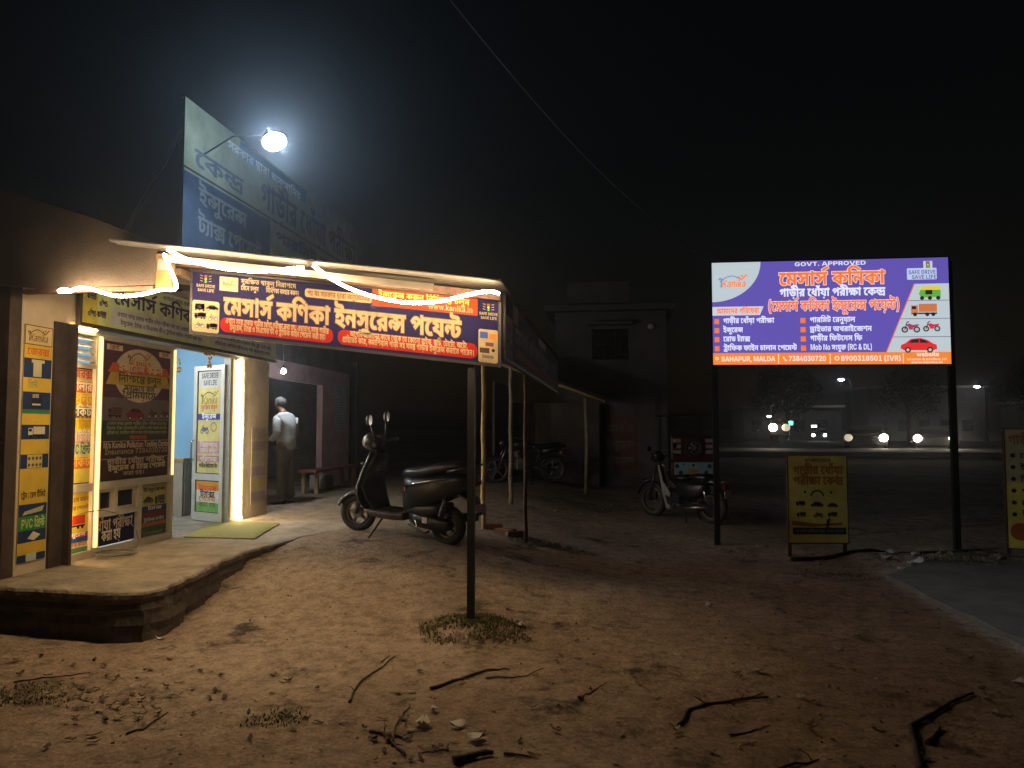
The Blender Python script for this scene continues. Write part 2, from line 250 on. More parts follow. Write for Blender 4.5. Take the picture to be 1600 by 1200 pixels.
'76,-54,60,-53,47,-50,35,-45,26,-38,19,-30,15,-20,46,-12,56,-22,61,-25,68,-27,76,-27,89,-26,98,-21,104,-13,106,-1,106,24,103,24,100,19,96,14,91,9,84,5,76,3,65,2,51,4,37,9,26,18,17,31,12,48,10,68,12,90,18,107,26,121,38,130,51,136,66,138,76,137,85,134,92,130,97,125,105,114,106,114,106,136,142,136,142,1,140,-16,134,-30,124,-40,110,-48,94,-52;77,30,86,31,93,34,99,40,103,48,105,57,106,69,105,80,103,90,99,98,93,104,86,108,77,109,68,108,61,104,55,98,51,89,48,80,47,69,48,58,51,48,55,40,61,35,68,31',
'96,-2,73,0,53,9,41,17,31,28,22,40,16,55,13,72,11,91,13,110,16,127,23,141,31,154,41,165,53,173,73,182,96,184,111,183,125,180,137,175,149,167,158,158,166,147,171,134,174,120,137,120,135,127,132,133,128,138,123,143,118,147,111,149,104,151,97,151,83,149,72,144,62,135,55,124,51,109,49,91,51,73,55,58,62,46,72,37,83,32,97,31,104,31,111,33,117,35,123,39,128,43,132,49,135,55,137,62,174,62,172,50,167,38,160,27,151,17,140,9,127,3,112,-1',
'92,-2,82,-1,73,1,66,6,61,11,53,22,52,22,52,0,16,0,16,182,52,182,52,114,53,114,61,125,66,130,73,134,82,137,92,138,107,136,120,130,131,121,140,107,146,89,148,68,146,47,140,30,132,16,120,6,107,0;81,27,90,28,97,32,103,39,107,47,109,57,110,68,109,79,107,89,103,97,97,104,90,108,81,109,72,108,65,104,59,98,55,90,52,80,51,68,52,57,55,47,59,38,65,32,72,28',
'16,0,16,182,58,182,143,33,139,33,136,182,174,182,174,0,132,0,47,147,51,147,55,0',
'36,80,50,70,63,58,75,46,86,32,95,17,104,2,78,-12,50,23,40,34,28,44,14,54;15,118,16,129,20,138,26,145,33,151,43,154,53,156,63,154,73,151,80,145,86,138,90,129,91,118,90,108,86,99,80,91,73,86,63,82,53,81,43,82,33,85,26,91,20,99,16,108;41,118,42,113,45,109,48,106,53,105,58,106,61,109,64,113,65,118,64,123,61,128,58,130,53,131,48,130,45,128,42,123',
'133,125,150,123,163,117,171,107,173,94,172,84,167,75,160,66,151,59,140,53,128,48,116,74,127,78,134,82,138,87,139,92,138,95,137,97,134,98,102,85,103,79,105,78,110,77,103,48,87,52,75,59,68,68,66,79,67,89,72,98,79,106,88,113,98,118,109,122,121,124;176,42,174,30,169,19,160,11,147,5,132,1,114,0,96,1,79,5,63,11,49,20,35,33,23,50,12,71,3,97,36,105,45,80,56,61,67,47,80,37,95,32,112,30,124,31,133,34,139,38,141,45,140,50,136,55,131,58,124,61,153,76,162,70,170,62,175,53;197,114,208,112,217,109,224,104,231,92,233,78,232,68,228,59,222,50,214,43,203,36,191,32,181,59,190,62,195,66,198,71,199,76,198,80,196,83,193,85,189,86,183,84,176,81,169,76,163,68,147,76,155,89,163,98,171,105,179,110,187,113;243,156,243,126,-2,126,-2,156',
'71,-3,53,-1,38,4,26,12,17,22,12,35,10,48,11,58,14,67,19,75,26,83,92,140,91,145,88,150,83,153,75,155,70,154,66,152,62,150,60,147,58,142,57,138,58,132,60,126,167,0,128,0,36,107,30,116,27,127,26,138,27,150,32,162,39,171,49,178,61,183,75,184,89,183,100,178,109,171,116,163,121,152,122,141,121,133,119,125,116,118,111,112,105,105,54,67,49,62,47,56,46,49,46,43,49,37,53,33,58,30,64,28,72,27,82,28,91,31,100,37,108,44,115,53,121,63,124,75,125,88,156,88,155,72,152,58,148,46,142,35,136,26,128,19,108,6,96,1,83,-2',
'16,0,16,182,54,182,54,31,132,31,132,0',
'197,156,197,126,176,126,176,32,140,32,140,100,142,86,114,117,107,122,99,125,92,128,85,128,77,127,69,125,63,121,43,102,39,107,50,113,57,115,64,115,74,114,81,109,85,102,87,94,85,80,76,83,123,127,144,106,75,43,51,65,70,81,64,71,54,67,63,79,63,83,63,88,60,91,57,93,40,89,15,112,37,137,47,145,58,152,70,156,84,157,95,156,105,153,114,149,124,142,143,124,142,119,140,172,170,172,176,156;176,-11,141,-11,136,-4,132,-1,127,1,78,-1,44,0,35,3,26,7,18,13,12,22,8,33,7,48,10,70,43,66,42,42,45,36,49,32,54,30,60,28,79,28,100,31,111,32,120,31,128,28,135,24,140,19,140,39,176,39',
'83,-3,63,-1,45,4,31,12,20,24,13,39,10,56,47,56,48,48,52,41,58,36,65,32,73,30,83,29,92,30,100,32,107,35,112,40,115,46,116,52,115,58,112,62,108,66,101,70,64,80,44,87,28,98,21,107,17,117,15,130,17,145,24,158,35,169,48,177,65,183,84,184,103,183,119,177,132,169,142,158,149,145,151,130,115,130,112,140,106,147,96,152,83,153,75,152,67,150,61,147,57,143,54,138,53,132,54,126,57,121,62,117,110,102,120,98,130,93,138,87,144,80,149,72,152,63,153,52,151,36,145,23,135,12,121,4,104,-1',
'16,0,16,182,136,182,136,151,54,151,54,100,128,100,128,70,54,70,54,0',
'16,0,16,182,54,182,54,108,133,108,133,182,170,182,170,0,133,0,133,77,54,77,54,0',
'91,-3,70,0,52,6,37,16,26,29,19,45,16,64,16,182,54,182,54,67,55,57,58,48,64,41,72,35,81,32,91,30,102,32,111,35,119,41,125,48,128,57,129,67,129,182,167,182,167,64,164,45,157,29,146,16,131,6,113,0',
'7,-48,18,28,54,28,32,-48',
'44,0,4,136,42,136,67,21,63,21,90,136,123,136,149,21,145,21,170,136,209,136,168,0,131,0,103,108,109,108,81,0',
'233,156,233,126,211,126,211,0,175,0,167,12,156,22,145,31,133,38,149,60,176,38,175,126,-2,126,-2,156;96,19,76,21,57,27,41,38,26,55,14,77,3,106,37,115,44,94,51,78,59,65,69,56,80,51,93,50,102,50,110,52,116,56,120,60,123,66,124,73,123,81,120,87,116,90,110,91,106,91,104,89,102,86,103,74,70,70,66,87,67,98,72,107,78,113,86,117,96,119,106,120,121,118,135,113,145,106,153,95,158,83,159,69,158,56,153,44,144,34,132,26,116,21;79,105,77,113,72,119,65,125,55,128,75,139,86,136,98,130,106,124,110,116,113,106',
'212,156,212,126,38,126,44,128,83,105,85,80,48,62,48,63,84,48,93,42,101,35,101,120,130,119,144,118,156,115,167,111,177,106,186,99,194,92,199,83,202,73,203,63,202,55,200,47,195,40,189,35,179,31,148,31,149,61,162,61,166,63,167,66,168,70,166,76,161,82,151,87,136,90,136,0,101,0,90,11,79,20,66,27,52,33,36,38,19,41,7,71,49,95,4,111,14,133,24,126,-2,126,-2,156',
'233,156,233,126,211,126,211,0,175,0,167,12,156,22,145,31,133,38,149,60,176,38,175,126,-2,126,-2,156;96,19,76,21,57,27,41,38,26,55,14,77,3,106,37,115,44,94,51,78,59,65,69,56,80,51,93,50,102,50,110,52,116,56,120,60,123,66,124,73,123,81,120,87,116,90,110,91,106,91,104,89,102,86,103,74,70,70,66,87,67,98,72,107,78,113,86,117,96,119,106,120,121,118,135,113,145,106,153,95,158,83,159,69,158,56,153,44,144,34,132,26,116,21;79,105,77,113,72,119,65,125,55,128,75,139,86,136,98,130,106,124,110,116,113,106;306,156,306,126,285,126,285,0,249,0,249,110,246,117,242,122,237,125,228,126,228,156,238,155,243,152,247,148,250,141,249,172,279,172,285,156',
'154,156,154,126,52,126,52,58,43,63,52,72,87,99,101,107,116,114,140,94,138,4,103,-3,97,22,95,34,109,96,121,84,107,76,93,67,47,27,17,46,17,126,-2,126,-2,156',
'163,72,162,59,158,48,151,38,143,31,133,25,122,21,110,18,98,16,92,30,175,15,166,-13,143,-6,120,-1,34,10,37,39,90,38,104,41,114,45,122,52,126,60,127,70,126,80,120,87,111,92,91,93,88,117,121,116,133,113,143,108,151,102,157,95,160,87,162,79;58,47,46,48,36,50,28,54,22,59,19,64,17,71,15,79,15,130,49,130,54,74,60,74,66,74,71,76,76,78,79,81,82,84,83,88,70,93,61,94,52,98,44,104,36,112,40,134,54,121,60,119,66,117,97,116,109,108,113,104,116,98,117,92,115,80,109,69,100,60,88,53,74,48;-2,126,-2,156,177,156,177,126',
'177,156,177,126,155,126,155,0,120,0,108,13,96,24,83,32,69,39,54,45,35,49,27,80,45,73,64,70,80,65,92,60,102,53,120,39,120,172,149,172,155,156;55,156,72,155,85,150,95,143,103,134,107,123,108,112,106,99,101,88,93,78,82,71,68,65,52,62,37,66,27,80,41,83,52,87,61,92,68,98,72,104,73,112,72,118,69,123,63,127,56,128,51,128,47,126,45,123,44,120,45,117,51,108,27,89,15,101,11,107,9,113,9,121,10,130,14,139,20,146,29,152,41,155',
'151,156,151,126,130,126,130,0,94,0,84,12,73,23,61,32,47,39,33,45,16,49,3,80,26,93,50,104,75,114,99,122,95,114,95,126,-2,126,-2,156;94,96,99,91,46,68,56,66,65,62,75,56,84,49,92,42,100,33,95,30',
'124,67,108,68,94,74,83,83,75,95,79,95,76,87,72,80,67,74,61,69,53,66,43,65,35,65,28,67,21,71,15,76,9,84,3,95,27,109,31,102,34,98,38,96,42,95,46,96,50,98,53,102,55,108,57,117,57,128,92,128,104,100,108,97,113,95,118,94,123,95,127,97,129,102,130,108,128,115,125,123,120,129,113,135,150,139,163,116,165,109,166,101,165,91,161,82,155,75,146,70,136,68;208,156,208,126,-2,126,-2,156;141,90,141,74,140,76,156,73,171,68,183,61,192,53,198,42,200,29,197,18,191,8,184,3,176,0,150,1,151,27,161,27,163,29,165,31,165,33,164,39,159,44,151,48,141,50,142,66,142,-11,106,-11,96,-3,86,3,76,8,66,12,42,18,30,48,69,66,88,73,107,79,107,74,107,89;106,62,114,54,62,34,61,39,74,36,86,31,97,26,107,18',
'218,156,218,126,128,126,131,37,135,35,140,34,146,35,152,37,157,40,166,50,169,55,171,61,172,66,171,70,169,73,166,75,151,74,147,103,170,106,183,105,192,101,199,96,203,89,206,81,207,73,206,61,202,49,197,38,190,29,179,19,167,11,153,7,138,5,127,5,118,7,111,10,105,15,100,20,96,28,93,39,92,54,92,126,72,126,72,156;162,156,161,161,159,164,155,166,149,167,122,167,105,168,91,171,81,175,73,182,69,187,67,194,65,201,66,226,99,221,101,198,104,196,181,190,188,183,192,175,195,165,196,156;76,156,76,126,55,126,55,0,19,0,19,126,-2,126,-2,156,20,156,4,176,17,194,29,208,42,218,55,224,69,228,85,229,99,228,112,226,127,221,143,214,161,204,181,190,162,171,89,202,79,201,70,198,62,193,55,187,43,172,54,156',
'144,156,144,126,54,126,57,37,61,35,66,34,72,35,78,37,83,40,92,50,95,55,97,61,98,66,97,70,95,73,92,75,78,74,73,103,96,106,109,105,118,101,125,96,129,89,132,81,133,73,132,61,128,49,123,38,116,29,105,19,93,11,79,7,64,5,53,5,44,7,37,10,31,15,26,20,22,28,19,39,18,54,18,126,-2,126,-2,156;88,156,87,162,84,166,80,169,72,170,41,171,27,173,17,178,9,185,5,190,2,197,1,205,1,228,35,226,37,206,40,203,87,198,97,197,104,194,111,189,115,184,119,176,121,167,122,156',
'161,156,161,126,140,126,140,0,104,0,93,11,81,20,67,27,52,33,36,38,19,41,7,71,52,96,70,102,85,82,47,63,86,48,96,42,105,34,104,77,105,92,104,126,-2,126,-2,156;14,133,42,128,69,117,84,109,98,101,112,91,125,79,112,56,102,65,90,74,76,83,4,111',
'127,157,141,156,153,153,162,147,169,139,173,130,174,119,172,107,167,96,159,86,149,77,137,70,124,64,111,91,122,96,130,102,136,109,138,118,137,122,135,125,131,128,126,128,120,128,97,111,98,103,100,101,105,100,99,71,87,73,77,77,70,83,62,93,60,106,61,116,66,126,72,135,81,143,91,149,103,153,115,156;177,54,175,40,169,29,160,19,148,12,133,8,116,6,97,8,80,12,64,19,49,30,36,45,24,64,13,88,3,118,37,127,47,97,57,74,68,57,81,46,96,39,113,37,123,38,132,42,139,48,141,57,139,64,135,70,129,75,122,78,152,93,162,85,170,76,175,66',
'72,156,72,126,51,126,66,130,58,53,59,44,58,34,56,25,53,17,48,9,40,3,30,-3,18,-9,2,-13,-6,15,5,19,12,23,18,27,21,32,22,38,23,44,22,54,15,88,28,131,26,126,-2,126,-2,156',
'118,136,118,119,117,122,132,119,144,114,155,107,163,98,168,88,170,75,169,67,167,61,162,55,156,51,149,48,127,49,128,74,136,74,138,75,139,80,138,85,133,90,126,93,118,95,118,107,118,22,86,22,75,33,64,42,52,48,41,53,29,56,15,59,3,89,84,122,83,118,83,136;83,104,91,98,36,75,35,80,49,76,62,71,74,64,83,55;171,156,171,126,-2,126,-2,156;234,156,234,126,213,126,213,-9,177,-9,178,15,177,126,163,126,163,156;60,-7,53,-5,45,-1,38,4,32,12,26,23,50,37,55,30,59,25,64,22,119,38,129,40,140,41,147,41,154,39,161,36,169,31,186,17,177,-8,152,10,147,12',
'204,156,204,126,130,126,130,59,129,49,130,0,94,0,84,12,73,23,61,32,47,39,33,45,16,49,3,80,26,93,50,104,75,114,99,122,95,114,95,126,-2,126,-2,156;94,96,99,91,46,68,56,66,65,62,75,56,84,49,92,42,100,33,95,30;159,30,148,32,138,36,129,42,121,51,113,62,107,75,126,88,129,79,132,71,137,66,141,62,146,59,151,59,155,59,158,61,160,64,161,68,144,85,155,114,167,109,177,103,185,95,190,86,194,77,195,66,192,52,185,40,174,33;39,-4,32,-3,26,1,22,7,21,14,22,22,26,28,32,32,39,33,47,32,52,28,56,22,57,14,56,7,52,1,47,-3',
'81,157,90,156,98,154,105,149,112,144,118,136,123,128,123,94,114,107,106,118,96,126,86,128,80,127,76,124,73,120,72,113,73,106,78,101,87,98,97,96,94,64,78,67,66,72,58,79,52,89,48,101,47,114,48,128,52,139,57,147,64,153,72,156;30,156,40,152,48,146,54,137,59,125,60,110,59,99,55,88,49,78,40,71,28,66,13,64,10,96,18,97,25,99,29,102,33,105,34,109,35,113,34,120,30,124,25,127,0,126,-3,155;241,156,241,126,151,126,155,37,158,35,164,34,170,35,175,37,180,40,189,50,192,55,194,61,195,66,194,70,193,73,190,74,146,96,148,127,153,120,159,115,165,111,172,107,179,106,203,104,211,103,218,100,223,95,226,91,228,85,230,73,229,61,226,49,220,39,213,29,203,19,190,11,177,7,162,5,151,5,142,7,134,10,129,14,123,20,119,28,116,39,115,54,115,128,116,134,116,156',
'125,65,60,88,58,87,57,80,64,71,42,50,35,58,29,66,24,75,23,87,24,96,28,104,33,110,40,114,48,117,56,118,67,117,76,114,85,110,114,95,119,94,124,95,127,97,129,101,130,107,129,115,125,122,120,129,113,135,150,139,164,116,166,109,166,100,165,91,162,83,157,75,150,70,139,66;180,156,180,126,-2,126,-2,156;105,-23,84,-21,64,-16,46,-8,30,4,15,21,3,41,35,55,44,40,54,27,64,18,76,12,88,8,102,7,114,8,123,11,128,17,129,25,129,29,127,33,125,36,122,38,118,40,105,26,72,22,70,47,74,55,80,61,89,65,99,67,111,68,128,67,141,62,152,55,159,46,163,35,165,23,163,10,158,-1,150,-10,138,-17,123,-21',
'144,156,144,126,53,126,57,37,61,35,66,34,72,35,78,37,83,40,92,50,95,55,97,61,98,66,97,70,95,73,92,74,48,96,51,127,56,120,62,115,68,111,75,107,82,106,105,104,114,103,120,100,126,95,129,91,131,85,133,73,132,61,128,49,123,39,116,29,105,19,93,11,79,7,64,5,53,5,44,7,37,10,31,14,26,20,22,28,19,39,18,54,18,126,-2,126,-2,156',
'187,156,187,126,166,126,166,0,130,0,130,79,137,65,133,70,129,75,124,79,119,80,110,74,108,70,109,57,78,55,76,62,74,68,71,73,66,77,61,80,55,80,43,69,44,61,49,56,56,51,64,48,54,19,40,24,28,30,19,38,12,48,8,58,6,71,8,82,12,92,19,100,27,106,38,109,49,111,63,109,74,105,83,99,93,90,88,91,92,99,97,105,104,108,112,110,119,109,126,106,132,102,138,97,131,94,130,126,-2,126,-2,156',
'127,157,138,156,146,155,153,152,159,148,164,143,167,136,170,127,171,114,171,0,136,0,127,12,123,14,117,15,54,13,43,14,34,17,25,22,18,29,12,38,8,51,7,66,10,93,45,88,43,61,44,55,47,50,50,47,54,45,115,45,121,44,128,40,135,34,132,124,128,127,123,128,118,127,113,125,115,95,117,66,97,64,83,66,72,72,66,78,63,86,62,96,63,106,67,117,73,127,81,137,90,145,102,151,114,156',
'76,126,55,126,55,0,19,0,19,126,-2,126,-2,156,19,156,15,167,10,177,3,185,-6,192,-17,197,-31,200,-46,202,-90,201,-94,199,-96,197,-97,194,-96,192,-95,191,-52,190,-42,188,-35,185,-29,181,-25,176,-22,170,-20,163,-20,154,-54,154,-96,168,-106,169,-113,171,-119,174,-124,178,-127,182,-129,188,-130,194,-128,204,-122,212,-113,219,-99,225,-81,228,-59,229,-27,227,-1,221,21,211,38,197,49,178,55,156,76,156',
'173,156,173,126,83,126,86,42,90,40,95,39,101,40,107,42,112,45,121,55,124,60,126,65,127,71,126,75,124,78,121,80,106,79,102,108,125,111,137,110,147,106,154,101,158,94,161,86,162,78,161,69,160,61,153,46,149,39,144,33,133,23,121,16,108,11,93,10,82,10,73,12,66,15,60,19,55,25,51,33,48,44,47,59,47,126,-2,126,-2,156;117,156,116,162,113,166,108,169,101,170,70,171,56,173,45,178,38,185,34,190,31,197,30,205,30,228,64,226,66,206,69,203,116,198,126,197,133,194,140,189,144,184,148,176,150,167,151,156;151,-45,116,-45,112,-39,107,-35,101,-33,44,-35,36,-34,28,-31,20,-26,14,-20,9,-12,6,-2,8,34,41,30,40,8,42,3,45,-1,49,-4,54,-6,98,-4,105,-6,111,-10,116,-16,117,21,151,56',
'64,120,84,118,99,113,110,105,118,96,122,85,124,74,122,62,118,52,112,44,97,35,79,29,72,40,140,9,121,-16,27,25,11,28,16,56,61,52,71,54,78,57,84,61,87,67,88,74,87,81,82,87,76,91,66,92,53,89,51,87,51,75,18,71,14,89,16,98,20,105,28,111,38,116,50,119;33,105,31,113,26,119,19,125,9,128,30,139,41,136,52,130,60,124,65,116,67,106;139,156,139,126,-2,126,-2,156',
'43,0,43,156,79,156,79,0',
'182,156,182,126,161,126,161,0,125,0,108,19,99,26,89,32,79,38,68,42,55,46,41,49,32,80,51,73,70,70,85,65,98,60,108,53,126,39,125,172,155,172,161,156;114,115,113,102,108,91,101,80,91,72,76,66,58,62,37,67,32,80,46,83,58,87,67,92,74,98,78,104,79,112,78,118,75,124,64,135,98,156,104,148,109,138,113,127;46,104,31,107,20,113,13,123,10,135,15,157,47,150,45,138,47,136,49,134,73,151,98,156,101,145,86,124,78,115,69,109,59,106',
'124,65,108,67,94,73,83,82,75,95,79,95,76,87,73,80,68,74,61,69,53,66,43,65,36,65,28,67,22,71,15,76,9,84,3,95,27,109,31,102,34,98,38,96,42,95,46,96,50,98,53,102,55,108,57,117,57,128,92,128,105,100,109,97,113,95,118,94,123,95,127,97,129,102,130,108,129,115,125,123,120,129,113,135,150,139,164,116,165,109,166,101,165,91,161,82,155,74,147,69,137,66;181,156,181,126,-2,126,-2,156;106,-23,85,-21,66,-15,50,-5,35,9,22,28,12,52,45,62,52,44,60,31,68,20,79,13,91,8,105,7,117,8,126,11,130,17,132,25,131,29,130,33,128,36,125,38,121,40,107,26,74,22,73,47,77,55,83,61,91,65,102,67,114,68,130,67,144,62,154,55,162,46,166,36,168,24,166,11,161,-1,153,-10,141,-17,126,-21',
'114,0,114,102,119,92,90,121,83,125,75,128,67,128,57,127,49,123,37,111,34,113,52,120,60,120,69,119,78,116,84,111,89,105,92,98,93,89,90,74,82,61,69,49,50,37,30,65,43,71,52,77,57,83,59,89,59,92,57,95,54,96,30,91,3,113,12,125,21,136,31,145,41,151,53,156,66,157,76,156,86,154,95,149,105,142,125,124,115,127,114,172,144,172,149,156,171,156,171,126,149,126,149,0',
'179,156,179,126,99,126,100,90,102,88,105,88,123,105,153,111,160,99,165,86,168,74,169,60,168,45,162,31,153,20,140,12,124,7,104,5,88,6,73,9,59,16,45,25,33,38,22,56,12,78,3,106,37,115,44,88,53,68,63,53,75,43,87,37,101,35,114,37,125,42,132,52,134,64,133,72,131,79,123,91,152,93,143,82,134,73,125,67,116,62,107,59,97,59,89,59,82,61,76,64,71,68,68,74,65,81,64,89,63,126,-2,126,-2,156',
'152,156,152,126,130,126,130,0,95,0,85,12,74,23,62,32,48,39,33,45,16,49,3,81,26,93,50,105,75,115,100,123,95,114,95,156;95,96,100,92,46,69,56,66,65,62,75,56,84,50,93,42,101,33,96,30;72,156,70,129,59,129,55,127,54,125,53,122,54,117,59,112,65,109,74,107,55,86,36,97,29,103,24,110,20,118,19,127,20,134,22,141,27,147,34,153,43,156',
'14,220,12,206,7,193,1,183,-9,175,-21,170,-37,168,-52,170,-65,175,-74,183,-82,193,-86,205,-89,219,-61,222,-58,209,-54,200,-48,194,-38,192,-28,194,-21,199,-17,209,-14,222;-24,211,-25,206,-28,202,-32,199,-38,198,-43,199,-48,202,-50,206,-51,211,-50,216,-48,220,-44,222,-38,223,-32,222,-28,220,-25,216',
'238,156,238,126,164,126,164,0,129,0,129,27,129,39,129,88,129,95,129,126,-2,126,-2,156;229,60,228,51,225,43,220,36,213,30,203,26,176,26,178,55,188,55,191,57,184,74,142,75,126,77,112,81,100,87,92,96,86,108,86,138,118,133,118,115,121,109,128,105,138,104,159,105,180,104,196,101,208,96,217,89,222,82,226,76,228,68;87,63,97,63,106,60,115,55,123,49,130,41,138,32,135,17,129,3,111,26,104,31,98,34,85,15,50,10,46,30,47,39,50,46,54,52,59,56,65,59,72,62;47,111,63,109,76,104,86,96,92,86,96,74,96,44,62,45,60,75,58,79,54,82,50,83,47,82,45,81,43,78,44,65,10,60,6,78,7,87,10,94,14,100,19,104,25,107,32,110;22,93,22,114,18,123,11,129,1,135,42,139,49,132,54,124,57,114,56,89',
'47,114,58,113,68,111,78,107,89,101,111,85,92,68,82,74,73,79,63,83,52,84,48,83,45,82,43,79,43,76,43,72,45,69,49,66,55,63,39,34,25,42,15,52,8,64,6,77,8,89,12,98,19,105,27,110,37,113;230,156,230,126,128,126,128,61,119,74,134,85,151,96,171,106,192,114,216,94,214,-7,180,-15,184,96,196,84,134,49,122,40,92,59,92,126,-2,126,-2,156;153,27,160,27,167,24,173,19,178,13,180,-15,176,-9,171,-5,164,-3,91,-4,82,-2,74,2,66,7,61,15,57,24,58,55,91,51,91,35,93,30,97,27,102,25',
'105,7,88,8,73,12,58,18,44,28,32,41,21,58,11,80,3,106,37,115,45,89,53,69,64,54,75,45,88,39,103,37,117,39,126,44,131,50,133,59,132,66,127,81,152,80,130,62,122,59,112,57,101,56,91,57,82,59,74,64,69,70,65,78,64,89,65,99,69,109,77,118,88,127,-2,126,-2,156,241,156,241,126,143,127,120,116,112,111,105,105,101,99,99,93,100,90,102,87,104,85,107,85,112,85,126,93,164,82,168,59,166,46,162,34,154,23,142,14,126,9;217,48,225,4,190,-3,186,10,184,22,182,35,187,84,171,88,158,93,146,99,137,106,129,115,122,126,158,130,166,121,171,118,179,115,188,113,211,113,227,88,223,79,220,69,218,59',
'180,156,180,126,99,126,100,91,102,90,105,89,123,107,153,112,161,100,166,88,169,76,170,62,168,48,162,35,153,24,140,15,124,10,104,9,88,10,73,13,59,19,45,28,33,41,22,58,12,80,3,106,37,115,45,90,54,70,64,56,75,47,87,41,101,39,115,41,125,46,132,55,134,67,133,75,131,81,123,93,152,94,143,83,134,74,125,68,116,63,107,61,97,60,89,61,82,62,76,66,71,70,68,75,65,82,64,90,63,126,-2,126,-2,156;158,-45,123,-45,119,-39,114,-35,107,-33,40,-34,32,-32,25,-29,19,-23,13,-15,10,-5,11,24,45,20,44,4,46,0,48,-3,52,-5,71,-6,86,-3,95,-3,103,-4,111,-6,117,-10,122,-15,124,19,158,46',
'105,7,89,8,73,12,58,18,45,27,32,41,21,58,11,79,3,106,37,115,45,89,54,69,64,54,75,45,88,39,103,38,112,38,120,41,127,45,132,50,135,57,136,66,125,92,154,113,162,101,167,88,170,75,171,61,169,46,164,33,155,22,142,14,125,9;98,62,83,64,72,71,65,80,62,93,67,115,99,108,97,96,99,93,101,92,124,108,154,113,156,98,148,87,139,79,130,72,121,67,110,63;181,156,181,126,-2,126,-2,156',
'173,156,173,126,151,126,151,0,116,0,116,128,116,134,116,172,145,172,151,156;81,157,90,156,98,154,105,149,112,144,118,136,123,128,123,94,114,107,106,118,96,126,86,128,80,127,76,124,73,120,72,113,73,106,78,101,87,98,97,96,94,64,78,67,66,72,58,79,52,89,48,101,47,114,48,128,52,139,57,147,64,153,72,156;30,156,40,152,48,146,54,137,59,125,60,110,59,99,55,88,49,78,40,71,28,66,13,64,10,96,18,97,25,99,29,102,33,105,34,109,35,113,34,120,30,124,25,127,0,126,-3,155',
'15,118,16,129,20,138,26,145,33,151,43,154,53,156,63,154,73,151,80,145,86,138,90,129,91,118,90,108,86,99,80,91,72,86,63,82,53,81,43,82,33,85,26,91,20,99,16,108;41,118,42,113,45,109,48,106,53,105,58,106,61,109,64,113,65,118,64,123,61,128,58,130,53,131,48,130,45,128,42,123;15,37,16,48,20,57,26,64,33,70,43,73,53,75,63,73,73,70,80,64,86,57,90,48,91,37,90,27,86,18,80,10,72,5,63,1,53,0,43,1,33,5,26,10,20,18,16,27;41,37,42,32,45,28,48,25,53,24,58,25,61,28,64,32,65,37,64,43,61,47,58,49,53,50,48,49,45,47,42,43',
'157,156,157,126,51,126,51,68,42,75,57,86,74,97,94,107,115,115,136,94,136,29,100,41,100,97,120,85,57,50,46,42,16,60,16,126,-2,126,-2,156;136,56,136,-29,100,-29,47,-4,35,25,100,56;101,28,61,10,63,16,74,13,84,10,93,4,101,-1',
'103,8,81,10,61,17,43,29,27,47,18,63,10,83,3,106,37,115,44,91,52,71,61,57,72,46,84,40,98,38,113,40,118,42,123,45,127,49,129,54,131,60,132,66,131,73,129,79,126,83,123,87,119,89,114,89,111,89,107,87,105,83,106,68,72,63,68,83,69,95,74,103,81,110,90,114,100,117,111,118,128,116,142,111,153,102,161,91,166,78,167,63,166,49,161,35,152,24,140,15,123,10;176,156,176,126,-2,126,-2,156',
'157,156,157,126,135,126,135,0,100,0,100,106,104,93,82,117,74,122,66,126,58,127,48,123,45,121,44,117,44,113,44,108,46,104,49,100,54,97,62,95,71,94,66,59,48,63,33,69,21,78,13,88,9,100,7,114,9,126,13,136,20,145,29,152,40,156,52,157,64,156,74,153,84,148,92,142,106,128,100,129,100,172,130,172,135,156']
